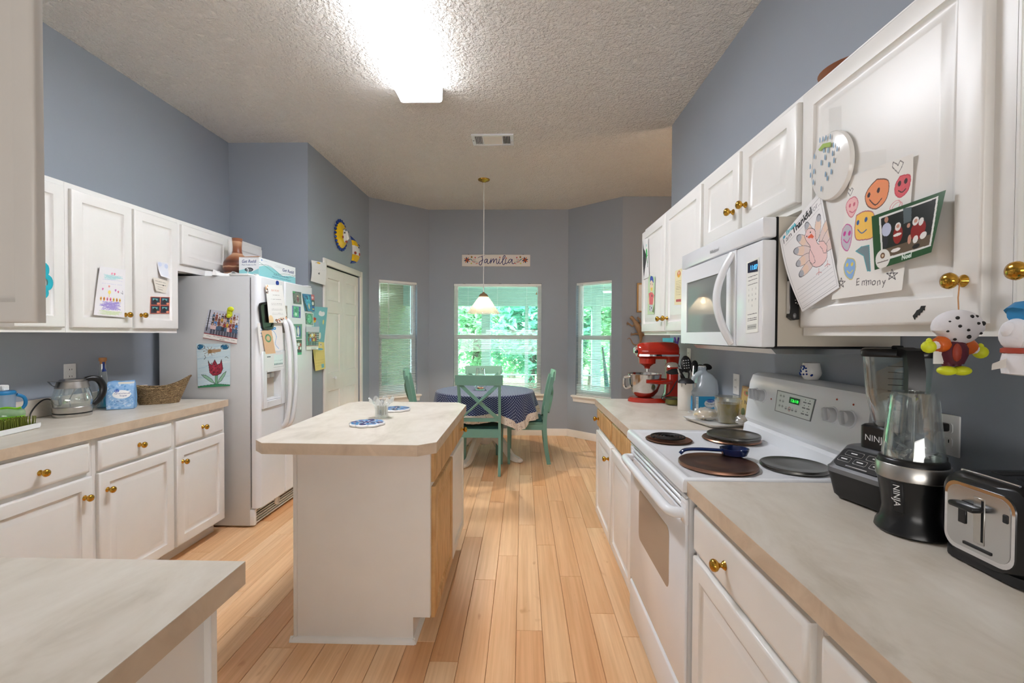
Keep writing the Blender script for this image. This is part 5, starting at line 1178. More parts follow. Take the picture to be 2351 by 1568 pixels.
# drying rack tray with green bristles
a_, b_ = onZ(94, 982, CT), onZ(0, 1004, CT); dv = (a_-b_); dv.z = 0; dv.normalize(); dn = Vector((-dv.y, dv.x, 0)); L_ = .34
dk = thing('drying_rack', 'white tray drying rack with dense green bristles', 'drying rack', (a_.x, a_.y, CT)); M = frame((a_.x, a_.y, CT), (-dv.x, -dv.y, 0), (dn.x, dn.y, 0), (0, 0, 1)); DW = .105
b = MB().rbox(0, L_, 0, DW, .001, .012, .003, 1, M)
for q in ((0, L_, 0, .005), (0, L_, DW-.005, DW), (0, .005, .005, DW-.005), (L_-.005, L_, .005, DW-.005)): b.box(q[0], q[1], q[2], q[3], .010, .026, M)
b.obj('tray', 'plastic_white', dk); b = MB(); r = random.Random(8)
for i in range(30):
    for j in range(7):
        x, y = .015+i*.0107, .014+j*.0116; lean = r.uniform(-.004, .004)
        b.rings([[(x+c_*.0022, y+s_*.0022, .012) for c_, s_ in ((1, 0), (0, 1), (-1, 0), (0, -1))], [(x+lean+c_*.0026, y+c_*0+s_*.0026+lean, .060+r.uniform(-.003, .003)) for c_, s_ in ((1, 0), (0, 1), (-1, 0), (0, -1))]], cap0=False, M=M)
tag(b.obj('bristles', 'lime_dark', dk), kind='stuff')
# green food cup with a clear lid and the blue pitcher behind it
gp = spot(20, 958, -2.440); x, y = gp.x-.0, gp.y
gc = thing('green_food_cup', 'lime green plastic food cup with a clear lid', 'cup', (x, y, CT))
MB().lathe([(.042, 0), (.045, .006), (.053, .045), (.055, .062)], (x, y, CT), 28).obj('cup_body', 'lime', gc); MB().lathe([(.056, .062), (.056, .074), (.052, .086), (.036, .094), (.001, .096)], (x, y, CT), 28).obj('lid', 'lime_clear', gc)
MB().tube(spline([(x-.04, y-.02, CT+.092), (x, y-.01, CT+.101), (x+.035, y, CT+.096), (x+.050, y+.01, CT+.100)], 4), [.006]*13, 8, flat=.6).obj('lid_strap', 'lime', gc)
pp = spot(4, 940, -2.546); x, y = pp.x, pp.y
pi = thing('plastic_pitcher', 'cloudy blue plastic pitcher behind the green cup', 'pitcher', (x, y, CT))
MB().lathe([(.042, 0), (.044, .005), (.047, .10), (.049, .155)], (x, y, CT), 28).obj('jug_body', 'blue_plastic', pi); MB().lathe([(.050, .153), (.051, .162), (.045, .170), (.001, .172)], (x, y, CT), 28).obj('lid', 'ribbon_blue', pi)
MB().tube(spline([(x+.030, y+.040, CT+.148), (x+.040, y+.066, CT+.13), (x+.040, y+.068, CT+.09), (x+.028, y+.036, CT+.055)], 5), .008, 8).obj('handle', 'ribbon_blue', pi); MB().rbox(x-.015, x+.025, y-.015, y+.015, CT+.172, CT+.200, .004, 1).obj('spout_cap', 'plastic_white', pi)
# ================================================================== PAPERS AND PHOTOS ON THE LEFT
def crowd(cv, x0, x1, rows, seed, pal, hs=1.):
    """a group of people in rows, as they read in a small print"""
    r = random.Random(seed)
    for y, n, h in rows:
        for k in range(n):
            x = x0+(x1-x0)*(k+.5)/n+r.uniform(-1, 1); s = h*r.uniform(.92, 1.08); c = r.choice(pal); sk = r.choice([(196, 150, 124), (222, 178, 150), (150, 104, 82)])
            cv.rect(x-s*.11, y, x-s*.01, y+s*.5, (40, 46, 70)); cv.rect(x+s*.01, y, x+s*.11, y+s*.5, (44, 44, 58)); cv.poly([(x-s*.15, y+s*.45), (x+s*.15, y+s*.45), (x+s*.17, y+s*.82), (x-s*.17, y+s*.82)], c)
            cv.ell(x, y+s*.94, s*.085, s*.11, (36, 26, 22)); cv.ell(x, y+s*.92, s*.068, s*.085, sk)
PAL = [(150, 40, 44), (70, 130, 200), (30, 34, 44), (214, 170, 60), (220, 190, 190), (60, 90, 120), (120, 60, 50), (235, 235, 235)]
LUF = -2.2998
# teal loop cut-out on the first cabinet door
cc = [(88, 600), (108, 612), (110, 640), (116, 655), (104, 680), (84, 690)]; cu = thing('paper_cutout', 'teal looped paper cut-out taped on the left cabinet door', 'decoration', onX(95, 645, LUF))
ring = [onX(x, y, LUF+.003) for x, y in ((84, 598), (96, 605), (106, 612), (107, 624), (104, 632), (114, 640), (116, 652), (112, 660), (102, 664), (106, 670), (104, 678), (92, 680), (84, 686), (72, 680), (70, 660), (72, 630), (74, 606))]
MB().tube(spline(ring+[ring[0]], 3), .0125, 8, up=(1, 0, 0), flat=.12).tube(spline([onX(x, y, LUF+.003) for x, y in ((74, 640), (86, 634), (98, 644), (96, 660), (78, 662))], 3), .012, 8, up=(1, 0, 0), flat=.12).obj('paper_loops', 'ribbon_blue', cu)
simple('teal_paper', (34, 178, 196), .7); cu.children[0].data.materials[0] = MT['teal_paper']
# crayon drawing
cv = Cv(120, 150, 150, (240, 238, 240)); r = random.Random(11)
for k in range(40): cv.line([(20+r.uniform(0, 70), 120+r.uniform(-8, 8)), (40+r.uniform(0, 70), 122+r.uniform(-8, 8))], 1.2, (178, 224, 226), a=.8)
for k in range(70): cv.line([(18+r.uniform(0, 60), 32+r.uniform(-14, 14)), (50+r.uniform(0, 55), 33+r.uniform(-14, 14))], 1.4, (166, 150, 216), a=.85)
for k in range(50): cv.line([(14+r.uniform(0, 60), 12+r.uniform(-8, 5)), (50+r.uniform(0, 60), 12+r.uniform(-8, 5))], 1.2, (214, 226, 190), a=.8)
for k, c in enumerate([(240, 190, 90), (230, 150, 60), (236, 150, 190), (240, 130, 170), (230, 200, 90), (220, 160, 80), (240, 210, 120)]): cv.ell(22+k*13, 52, 4, 6, c); cv.ell(22+k*13, 52, 2, 2, (120, 80, 60))
for x, y, c in ((26, 82, (226, 120, 180)), (52, 92, (240, 160, 150)), (80, 82, (200, 120, 200)), (92, 78, (220, 110, 140)), (60, 132, (240, 150, 180)), (72, 132, (236, 120, 150))): cv.poly([(x-4, y), (x-2, y+4), (x, y+2), (x+2, y+4), (x+4, y), (x, y-5)], c)
cv.ell(55, 74, 6, 6, (246, 226, 120)); cv.line([(55, 68), (55, 58)], 1.5, (236, 210, 110)); cv.line([(104, 76), (112, 72), (110, 82)], 1.2, (90, 90, 110)); cv.scribble(20, 108, [112, 100], (206, 206, 236), .8, 2)
tag(sheet('crayon_drawing', cv, quadX(LUF, ((224, 611), (288, 619), (283, 729), (212, 723)), 1, lambda u, v: .012*(1-u)**3*v+.006*(1-v)**3, .0015)), 'crayon drawing with purple and pink scribbles taped on the cabinet door', 'drawing')
# round pale paper with a note under it, and the square of four small photos
cv = Cv(60, 60, 60, (236, 236, 240)); cv.ell(30, 30, 26, 28, (228, 232, 240)); cv.ell(14, 50, 10, 9, (206, 216, 236)); cv.ell(48, 46, 10, 9, (206, 216, 236))
tag(sheet('paper_scrap', cv, quadX(LUF, ((360, 600), (386, 604), (384, 640), (362, 634)), 1, lambda u, v: .02*(1-v)**2, .0015)), 'small pale blue paper scrap taped above the handwritten note', 'paper')
cv = Cv(80, 70, 90, (236, 230, 216)); cv.scribble(10, 70, [54, 40], (70, 66, 62), 1.6, 5, 1.0); cv.scribble(20, 58, [26, 14], (70, 66, 62), 1.6, 6, 1.0); cv.rect(52, 36, 58, 42, (30, 28, 28))
tag(sheet('handwritten_note', cv, quadX(LUF, ((347, 636), (388, 645), (380, 674), (354, 668)), 1, lambda u, v: .010*(1-u)**2, .0015)), 'cream handwritten note taped on the cabinet door', 'note')
cv = Cv(80, 80, 84, (200, 90, 70)); cv.rect(0, 40, 80, 80, (226, 120, 84))
for x, y in ((2, 42), (42, 42), (2, 2), (42, 2)):
    cv.rect(x, y, x+36, y+36, (54, 40, 60)); cv.poly([(x+4, y+32), (x+32, y+30), (x+34, y+12), (x+8, y+8)], (30, 60, 70)); cv.poly([(x+6, y+30), (x+28, y+28), (x+26, y+20), (x+8, y+20)], (110, 190, 196)); cv.ell(x+16, y+16, 7, 10, (24, 24, 30)); cv.ell(x+30, y+6, 6, 5, (236, 150, 120))
tag(sheet('photo_print', cv, quadX(LUF, ((345, 681), (389, 682), (388, 720), (344, 720)), 1, off=.002), 'print_photo'), 'square print of four tiny photos stuck on the cabinet door above the knob', 'photo')
# ---- on the fridge side (plane Y = FY0)
cv = Cv(200, 150, 190, (206, 208, 222)); cv.rect(0, 24, 200, 60, (150, 150, 166))
for k in range(6): cv.rect(0, 50+k*13, 200, 53+k*13, (120, 118, 134), .5)
cv.rect(8, 40, 14, 148, (30, 28, 34)); crowd(cv, 30, 196, [(90, 9, 46), (72, 9, 48), (50, 9, 50), (28, 10, 52)], 3, PAL); cv.rect(0, 0, 200, 24, (238, 234, 230)); cv.rect(0, 24, 200, 28, (150, 40, 44)); cv.rect(0, 0, 200, 3, (150, 40, 44))
cv.text('Freeport Elementary', 104, 15, 11, (40, 40, 44), center=True); cv.text('2022-2023', 110, 6, 8, (40, 40, 44), center=True); cv.text('Principal', 30, 13, 7, (60, 60, 60), center=True); cv.text('Teacher', 176, 13, 7, (60, 60, 60), center=True)
tag(sheet('class_photo', cv, quadY(FY0, ((480, 710), (551, 720), (547, 790), (467, 776)), lambda u, v: .010*u*u*(1-v)+.004*(1-v), .002), 'print_photo'), 'class group photo clipped on the fridge side', 'photo')
cp = onY(529, 716, FY0-.008); ck = thing('magnet_clip', 'yellow-green magnetic clip holding the class photo', 'clip', (cp.x, FY0-.004, cp.z))
MB().ball((cp.x+.006, FY0-.015, cp.z+.018), .024, .010, .018, 12, 8).rbox(cp.x-.020, cp.x+.012, FY0-.020, FY0-.001, cp.z-.030, cp.z+.014, .005, 2, ).obj('clip_body', 'yellow_green', ck); MB().ball((cp.x-.006, FY0-.018, cp.z-.030), .018, .008, .014, 10, 6).obj('clip_jaw', 'yellow_green', ck)
cv = Cv(100, 130, 150, (206, 226, 234)); r = random.Random(2)
for k in range(60): y = r.uniform(10, 128); x = r.uniform(-10, 60); cv.line([(x, y), (x+r.uniform(20, 60), y+r.uniform(2, 8))], r.uniform(1, 2.5), r.choice([(176, 206, 222), (228, 238, 242), (190, 216, 228)]), a=.6)
for cx_, cy_ in ((14, 120), (84, 120)):
    for q in range(7): cv.ell(cx_+r.uniform(-7, 7), cy_+r.uniform(-4, 4), 5, 4, (40, 110, 150))
    cv.ell(cx_, cy_, 12, 8, (20, 50, 80), ring=.14)
for a in range(10): cv.line([(40, 108), (40+20*math.cos(a*.63), 108+13*math.sin(a*.63))], 1.2, (120, 92, 60))
cv.poly([(34, 100), (72, 106), (74, 114), (36, 112)], (182, 150, 118)); cv.ell(40, 107, 6, 6, (150, 116, 76))
cv.line([(24, 96), (27, 88), (22, 84)], 1.4, (60, 60, 60)); cv.line([(84, 88), (90, 90), (94, 86)], 1.2, (60, 60, 60))
tul_ = [(34, 80), (38, 70), (46, 66), (54, 82), (62, 66), (70, 70), (74, 82), (78, 54), (72, 40), (60, 34), (48, 34), (38, 44)]; cv.poly(tul_, (150, 44, 62))
for k in range(60):
    x, y = r.uniform(38, 74), r.uniform(38, 72)
    cv.ell(x, y, 2, 2.4, r.choice([(206, 70, 90), (60, 20, 30), (190, 54, 74)]), a=.5)
cv.line(tul_, 1.3, (30, 20, 26), True); cv.rect(54, 6, 62, 34, (120, 176, 140)); cv.line([(54, 6), (54, 34)], .9, (30, 50, 40)); cv.line([(62, 6), (62, 34)], .9, (30, 50, 40))
for p in ([(54, 10), (40, 16), (20, 30), (12, 38), (26, 36), (44, 24)], [(62, 10), (74, 18), (84, 34), (88, 46), (78, 38), (66, 22)]): cv.poly(p, (150, 196, 170)); cv.line(p, 1.2, (40, 66, 52), True)
cv.poly([(0, 0), (100, 0), (100, 4), (60, 9), (0, 4)], (60, 140, 96)); cv.line([(0, 4), (60, 9), (100, 4)], 1.2, (30, 60, 44))
tag(sheet('tulip_drawing', cv, quadY(FY0, ((451, 789), (529, 789), (530, 886), (456, 890)), lambda u, v: .006*(1-v)**2+.003*math.sin(u*3), .0015)), "child's drawing of a dark red tulip taped on the fridge side", 'drawing')
# ---- on the fridge doors (plane X = FX)
def fridge_paper(name, label, cat, cv, c, curl=None, off=.002, mat='print_paper', group=None):
    o = sheet(name, cv, quadX(FX, c, 1, curl, off), mat); return tag(o, label, cat, group)
cv = Cv(90, 120, 130, (246, 244, 242)); cv.curve([(10, 104), (26, 76), (50, 86), (64, 60), (58, 30), (70, 8)], 2, (150, 190, 230)); cv.curve([(34, 96), (50, 60), (44, 30)], 2.2, (190, 226, 150)); cv.text('Roo', 30, 86, 20, (60, 160, 220), bold=2); cv.scribble(8, 20, [90, 80, 66], (120, 180, 220), 2, 4)
fridge_paper('kid_drawing', 'white paper with blue marker lines behind the cardboard tag on the freezer door', 'drawing', cv, ((590, 742), (645, 736), (650, 803), (597, 812)), lambda u, v: .004*u, .0015)
cv = Cv(60, 110, 110, (186, 150, 128)); cv.rect(0, 60, 60, 110, (150, 136, 128)); cv.rect(0, 38, 60, 58, (226, 168, 132)); cv.rect(0, 0, 60, 38, (120, 104, 98)); cv.rect(0, 52, 60, 54, (90, 70, 60)); cv.rect(0, 84, 60, 100, (170, 160, 152)); cv.grain(5)
fridge_paper('sunset_photo', 'narrow sunset beach photo at the split of the fridge doors', 'photo', cv, ((645, 702), (659, 702), (660, 764), (646, 764)), None, .0015, 'print_photo')
# black tray-like case
tr_ = thing('black_case', 'black glossy phone case stuck on the freezer door behind the invitation', 'case', onX(610, 725, FX+.006)); q = [onX(x, y, FX+.002) for x, y in ((592, 696), (625, 690), (626, 755), (600, 758))]
P_ = quad(q[0], q[1], q[2], q[3], (1, 0, 0)); o_ = rrect(0, 1, 0, 1, .16, 4); b = MB()
b.rings([[P_(u, v)+Vector((h, 0, 0)) for u, v in [((u-.5)*s+.5, (v-.5)*s+.5) for u, v in o_]] for s, h in ((1, 0), (1, .010), (.94, .013), (.84, .012), (.80, .004))]); b.obj('shell', 'black_plastic', tr_)
# cardboard tag
cv = Cv(50, 100, 110, (226, 190, 150)); cv.ell(26, 66, 15, 17, (70, 150, 110), ring=.22); cv.ell(26, 66, 11, 13, (90, 164, 124), ring=.2); cv.grain(3)
fridge_paper('cardboard_tag', 'brown cardboard tag with a green ring on the freezer door', 'tag', cv, ((598, 759), (621, 757), (629, 811), (606, 813)), lambda u, v: .006*(1-v)+.003, .004)
# invitation
cv = Cv(110, 180, 190, (250, 249, 247)); r = random.Random(21)
cv.text('Ball & Joy', 58, 150, 13, (226, 160, 140), center=True, shear=.3); cv.scribble(38, 80, [132], (150, 140, 140), 1.2, 1, 1)
for y in (112, 92, 86, 66, 60, 46, 40): cv.scribble(24, 90, [y], (176, 172, 176), 1.2, y, 1.3)
for k in range(26):
    x, y = r.uniform(48, 108), r.uniform(2, 18); cv.ell(x, y+(x-60)*.35*(x > 60), r.uniform(1.5, 4), r.uniform(1.5, 4), r.choice([(240, 150, 110), (90, 70, 66), (246, 190, 140), (230, 120, 90), (60, 54, 60)]))
for k in range(18): x = r.uniform(0, 20); cv.ell(x*.7, 176-r.uniform(0, 50)+x, r.uniform(1.5, 4), r.uniform(1.5, 5), r.choice([(240, 180, 110), (250, 206, 140), (90, 70, 66)]))
cv.ell(12, 14, 14, 22, (246, 206, 140), a=.7); cv.ell(44, 12, 7, 6, (70, 56, 54)); cv.ell(44, 12, 4, 3, (240, 170, 130))
fridge_paper('invitation_card', 'white invitation card with peach flowers on the freezer door', 'card', cv, ((604, 653), (643, 655), (654, 741), (611, 741)), lambda u, v: .012+.006*(1-v), .004)
# dark magnet above it
mg = onX(636, 648, FX); tag(MB().lathe([(.018, 0), (.017, .006), (.002, .008)], n=16, M=frame((FX+.0005, mg.y, mg.z-.006), (0, 1, 0), (0, 0, 1), (1, 0, 0))).obj('round_magnet', 'blue_glaze'), 'dark blue round magnet above the invitation card', 'magnet')
# small photos on the fridge door
def snap(bg, marks, border=True, n=60, w=60, h=80):
    cv = Cv(w, h, n, (232, 234, 236))
    m = 3 if border else 0; cv.rect(m, m, w-m, h-m, bg)
    for k in marks: getattr(cv, k[0])(*k[1:])
    r = random.Random(int(sum(bg))+len(marks))
    for k in range(60):
        x, y = r.uniform(m+3, w-m-3), r.uniform(m+3, h-m-3); j, i = min(cv.ny-1, int(y/h*cv.ny)), min(cv.nx-1, int(x/w*cv.nx)); d = r.choice([-38, -24, 22, 34])
        cv.ell(x, y, r.uniform(1, 4), r.uniform(1, 5), tuple(np.clip(cv.C[j, i]+d+np.array([r.uniform(-14, 14) for _ in range(3)]), 0, 255)), r.uniform(0, 3), a=.7)
    return cv.grain(6)
E_ = 'ell'; Rr = 'rect'; FG = 'photos on the fridge door'
fridge_paper('snapshot', 'grey snapshot of a person, top left of the photos on the fridge door', 'photo', snap((96, 100, 96), [(E_, 30, 40, 26, 34, (120, 122, 116)), (E_, 34, 30, 7, 20, (140, 70, 90)), (E_, 34, 52, 5, 6, (196, 150, 130)), (E_, 8, 74, 10, 8, (90, 170, 120))], False), ((671, 668), (691, 671), (692, 699), (673, 697)), None, .002, 'print_photo', FG)
fridge_paper('snapshot', 'blue underwater-coloured snapshot, top right of the photos on the fridge door', 'photo', snap((40, 120, 170), [('poly', [(0, 80), (24, 0), (10, 0), (0, 40)], (20, 40, 60)), (E_, 34, 50, 14, 26, (70, 170, 200)), (E_, 38, 24, 6, 14, (190, 180, 150)), (E_, 30, 64, 5, 10, (30, 60, 110))], False), ((693, 674), (712, 676), (716, 715), (699, 714)), lambda u, v: .004*u, .003, 'print_photo', FG)
cv = Cv(30, 80, 70, (60, 60, 70)); cv.rect(0, 54, 30, 80, (200, 90, 100)); cv.ell(14, 66, 8, 6, (240, 200, 200)); cv.rect(0, 26, 30, 54, (30, 30, 34)); cv.ell(16, 38, 8, 9, (236, 232, 226)); cv.rect(0, 0, 30, 26, (40, 60, 150)); cv.rect(4, 8, 26, 14, (226, 190, 90))
fridge_paper('photo_strip', 'narrow strip of three coloured photos at the fridge door edge', 'photo', cv, ((713, 676), (721, 677), (722, 715), (714, 715)), None, .002, 'print_photo', FG)
fridge_paper('snapshot', 'green and purple snapshot in the middle left of the fridge door photos', 'photo', snap((110, 90, 170), [(Rr, 10, 8, 44, 74, (90, 180, 140)), (E_, 28, 50, 10, 18, (60, 140, 110)), (Rr, 44, 20, 54, 40, (60, 60, 150)), (E_, 26, 26, 8, 10, (200, 236, 210))]), ((669, 700), (691, 703), (691, 732), (669, 730)), None, .002, 'print_photo', FG)
fridge_paper('snapshot', 'white-bordered snapshot of a green oval on the fridge door', 'photo', snap((130, 150, 140), [(E_, 30, 42, 20, 32, (70, 150, 110)), (E_, 30, 42, 14, 25, (110, 190, 150)), (Rr, 3, 3, 9, 77, (60, 80, 70))]), ((699, 717), (719, 719), (720, 749), (700, 745)), None, .002, 'print_photo', FG)
cv = Cv(60, 160, 130, (80, 130, 110)); cv.rect(0, 82, 60, 158, (90, 140, 120)); cv.ell(14, 120, 12, 34, (226, 230, 226)); cv.rect(30, 96, 50, 150, (60, 80, 170)); cv.ell(38, 122, 7, 22, (230, 226, 222)); cv.ell(38, 148, 4, 5, (160, 110, 90)); cv.rect(24, 92, 42, 98, (240, 240, 240)); cv.rect(0, 2, 60, 78, (50, 60, 56)); crowd(cv, 4, 56, [(26, 4, 40), (10, 4, 40)], 5, [(236, 236, 236), (220, 224, 226), (200, 60, 70)]); cv.rect(0, 0, 60, 12, (70, 170, 130)); cv.rect(0, 78, 60, 82, (220, 224, 222))
fridge_paper('photo_strip', 'tall strip of two team photos beside the fridge handle', 'photo', cv, ((666, 744), (693, 744), (692, 814), (679, 815)), None, .002, 'print_photo', FG)
cv = Cv(100, 130, 120, (206, 200, 214)); cv.rect(0, 22, 100, 100, (150, 150, 160))
for k in range(6): cv.rect(50, 30+k*12, 100, 35+k*12, (60, 58, 66))
cv.rect(0, 24, 22, 100, (90, 140, 130)); crowd(cv, 14, 80, [(50, 5, 46), (26, 5, 50)], 8, PAL); cv.rect(0, 0, 100, 20, (240, 238, 236)); cv.rect(0, 20, 100, 23, (170, 50, 50)); cv.scribble(40, 84, [12, 6], (90, 90, 90), 1.5, 2, 1.2); cv.rect(40, 0, 100, 2, (170, 50, 50))
fridge_paper('class_photo', 'small class photo at the lower right of the fridge door', 'photo', cv, ((701, 750), (731, 750), (728, 803), (702, 803)), lambda u, v: .003+.004*u, .003, 'print_photo')
# calendar hung beside the pantry door: sky picture above, month below
cv = Cv(110, 140, 130, (126, 192, 200)); cv.ell(70, 112, 22, 9, (240, 244, 246)); cv.ell(60, 116, 10, 8, (240, 244, 246)); cv.ell(82, 115, 10, 7, (240, 244, 246)); cv.ell(20, 84, 12, 9, (240, 200, 70)); cv.ell(20, 90, 13, 6, (206, 80, 60)); cv.ell(86, 80, 5, 10, (240, 226, 130)); cv.ell(64, 24, 9, 14, (236, 230, 214)); cv.ell(40, 60, 14, 26, (150, 180, 200))
cal = thing('wall_calendar', 'hanging calendar, teal picture above a yellow month page, by the pantry door', 'calendar', onX(735, 780, ALC_X+.022)); CX_ = ALC_X+.021
cal_c = ((713, 703), (752, 706), (744, 786), (716, 783)); sheet('picture_page', cv, quadX(CX_, cal_c, 1, lambda u, v: .004*math.sin(u*3), .0005), 'print_paper', cal)
cv = Cv(110, 130, 130, (240, 222, 134)); r = random.Random(6)
for k in range(6): cv.line([(10, 20+k*13), (100, 20+k*13)], .8, (206, 188, 110))
for k in range(8): cv.line([(10+k*12.8, 20), (10+k*12.8, 85)], .8, (206, 188, 110))
cv.ell(60, 96, 34, 5, (120, 180, 196)); cv.rect(64, 8, 94, 26, (126, 192, 200)); cv.ell(74, 116, 10, 9, (232, 220, 190)); cv.ell(74, 118, 3, 3, (80, 70, 60)); cv.rect(18, 106, 26, 122, (200, 90, 80))
sheet('month_page', cv, quadX(CX_, ((716, 783), (744, 786), (747, 846), (724, 852)), 1, lambda u, v: .004*math.sin(u*3), .0005), 'print_paper', cal)
# white drawing beside the pantry door top
cv = Cv(70, 90, 90, (240, 238, 236)); cv.ell(34, 84, 8, 4, (236, 190, 60)); cv.line([(20, 82), (26, 84)], 1.5, (60, 60, 60)); cv.line([(30, 40), (36, 44), (34, 36)], 1.5, (70, 70, 70)); cv.ell(34, 40, 4, 3, (90, 90, 96)); cv.line([(4, 52), (66, 58)], .6, (210, 208, 206))
tag(sheet('kid_drawing', cv, quadX(ALC_X+.019, ((714, 597), (746, 604), (745, 655), (713, 645)), 1, lambda u, v: .008*math.sin(3*v)+.006*u, .001)), 'white sheet with a tiny sketch taped beside the pantry door frame', 'drawing')
# ================================================================== ON TOP OF THE FRIDGE
def topspot(px, Y): return onY(px, 630, Y).x
vy = 3.42; vx = topspot(545, vy); zt_ = FZ-.003
vs_h = onY(545, 548, vy).z-zt_
tag(MB().lathe([(.055, 0), (.068, .01), (.088, .05), (.095, .09), (.090, .13), (.066, .17), (.038, .195), (.031, .22), (.030, .25), (.034, vs_h-.01), (.036, vs_h), (.029, vs_h), (.026, vs_h-.03)], (vx, vy, zt_), 40).obj('clay_vase', 'clay_banded'), 'brown clay bottle vase with etched bands on the fridge', 'vase')
bx0, bx1 = topspot(549, 3.27), topspot(594.5, 3.27); by0, by1 = 3.27, 3.80; bz1 = onY(570, 590, 3.27).z
fb = thing('film_box', 'white and aqua box of plastic food film lettered Get Reddi on the fridge', 'box', ((bx0+bx1)/2, 3.5, zt_))
fb_z = zt_+.0; MB().box(bx0, bx1, by0, by1, fb_z, bz1).obj('carton', 'plastic_white', fb); MB().add([(bx0, by0-.004, bz1), (bx1, by0-.004, bz1), (bx1, by0+.03, bz1+.012), (bx0, by0+.03, bz1+.008)], [(0, 1, 2, 3)]).obj('carton_flap', 'cork', fb)
NVY, AQ = (28, 60, 128), (150, 214, 218)
cv = Cv(120, 100, 150, (242, 244, 246)); cv.poly([(0, 0), (120, 0), (120, 46), (80, 30), (40, 44), (0, 36)], AQ); cv.text('Get Reddi', 60, 72, 21, NVY, center=True, shear=.25, bold=.5); cv.text('Plastic Foodservice Film', 60, 60, 9, NVY, center=True, shear=.25); cv.ell(60, 40, 26, 10, (34, 36, 44)); cv.ell(60, 39, 20, 6, (110, 114, 120)); cv.curve([(48, 46), (56, 40), (52, 20), (60, 12)], 5, (236, 236, 236)); cv.rect(86, 4, 116, 20, (230, 232, 232)); cv.scribble(88, 114, [16, 12, 8], (60, 60, 60), 1.6, 3)
sheet('printed_end', cv, quad((bx0, by0-.0008, bz1), (bx1, by0-.0008, bz1), (bx1, by0-.0008, fb_z), (bx0, by0-.0008, fb_z)), 'print_paper', fb)
cv = Cv(300, 110, 260, (242, 244, 246)); cv.poly([(0, 0), (300, 0), (300, 50), (250, 52), (180, 40), (120, 66), (70, 76), (30, 70), (0, 60)], AQ)
cv.curve([(0, 84), (60, 66), (130, 44), (210, 56), (300, 60)], 1.6, (60, 150, 120)); cv.curve([(0, 70), (80, 78), (160, 46), (230, 38), (300, 60)], 1.6, (40, 110, 110)); cv.text('Get Reddi', 180, 68, 25, NVY, shear=.25, bold=.7); cv.text('Plastic Foodservice Film', 110, 34, 13, NVY, shear=.15); cv.text('Pelicula Para Servicio de Alimentos', 100, 20, 11, NVY, shear=.15); cv.text('Film de services alimentaires en plastique', 88, 8, 10, NVY, shear=.15); cv.ell(20, 98, 4, 4, (60, 130, 200)); cv.scribble(28, 60, [97], (180, 200, 220), 1.4, 1); cv.scribble(120, 190, [92, 87, 82], (190, 192, 196), 1, 2)
sheet('printed_side', cv, quad((bx1+.0008, by0, bz1), (bx1+.0008, by1, bz1), (bx1+.0008, by1, fb_z), (bx1+.0008, by0, fb_z)), 'print_paper', fb)
tag(MB().rings([[(topspot(476, 3.2)+.18*t, 3.20+.05*math.sin(9*t)+dy, zt_+.001+(.030+.012*math.sin(14*t+k))*(k in (1, 2))) for t in [i/12 for i in range(13)]] for k, dy in enumerate((-.03, -.02, .05, .07))], closed=False, cap0=False, cap1=False).obj('crumpled_bag', 'plastic_white'), 'crumpled white plastic bag lying on the fridge top left', 'bag')
lx = topspot(556, 3.19); tag(MB().rbox(lx-.07, lx+.07, 3.150, 3.262, zt_+.001, zt_+.018, .006, 2).obj('white_lid', 'plastic_white'), 'flat white plastic lid on the fridge in front of the film box', 'lid')
mx_ = topspot(585, 3.17); tag(MB().lathe([(.011, 0), (.012, .010), (.010, .012)], (mx_+.011, 3.18, zt_+.001), 14).obj('tiny_tub', 'plastic_white'), 'tiny white plastic tub on the fridge front corner', 'tub')
# hinge cover
hy = FY1-.06; MB().rbox(FX-.05, FX-.004, hy-.03, hy+.03, FZ-.002, FZ+.010, .004, 2).obj('hinge_cover', 'appliance_white', fr)

# ================================================================== RIGHT COUNTER, FAR END
# stand mixer facing the room (-X)
my = 3.165; mxc = onY(1488, 900, my).x+.02
Z = lambda y: onY(1480, y, my).z
mx = thing('stand_mixer', 'red bowl-lift stand mixer at the end of the worktop', 'stand mixer', (mxc, my, CT))
bxm = onY(1480, 900, my).x            # bowl axis
cxm = bxm+.185                        # column
MB().prism([(bxm+.02+(.135 if math.cos(a) < 0 else .20)*math.cos(a)*1.0, my+.098*math.sin(a)) for a in [2*PI*k/40 for k in range(40)]], CT+.001, CT+.022).prism([(bxm+.02+(.125 if math.cos(a) < 0 else .19)*math.cos(a), my+.088*math.sin(a)) for a in [2*PI*k/40 for k in range(40)]], CT+.022, CT+.030).obj('base', 'mixer_red', mx)
MB().rings([[(x, y, z) for x, y in rrect(cxm-hx, cxm+hx*.9, my-hy_, my+hy_, .02, 3)] for z, hx, hy_ in ((CT+.028, .062, .060), (CT+.06, .048, .050), (CT+.15, .040, .042), (CT+.24, .040, .040), (CT+.30, .046, .044), (CT+.33, .05, .046))]).obj('column', 'mixer_red', mx)
hz = (Z(785)+Z(826))/2; hh = (Z(785)-Z(826))/2; hx0, hx1 = onY(1461, 800, my).x, onY(1559, 800, my).x
R = []
for x, s in ((hx0+.002, .62), (hx0+.012, .80), (hx0+.035, .93), (hx0+.09, 1.0), (hx1-.11, 1.03), (hx1-.05, 1.0), (hx1-.018, .86), (hx1-.004, .55)):
    R.append([(x, my+.062*s*math.cos(a), hz+hh*s*math.sin(a)*(1 if math.sin(a) > 0 else .95)) for a in [2*PI*k/28 for k in range(28)]])
MB().rings(R).obj('motor_head', 'mixer_red', mx)
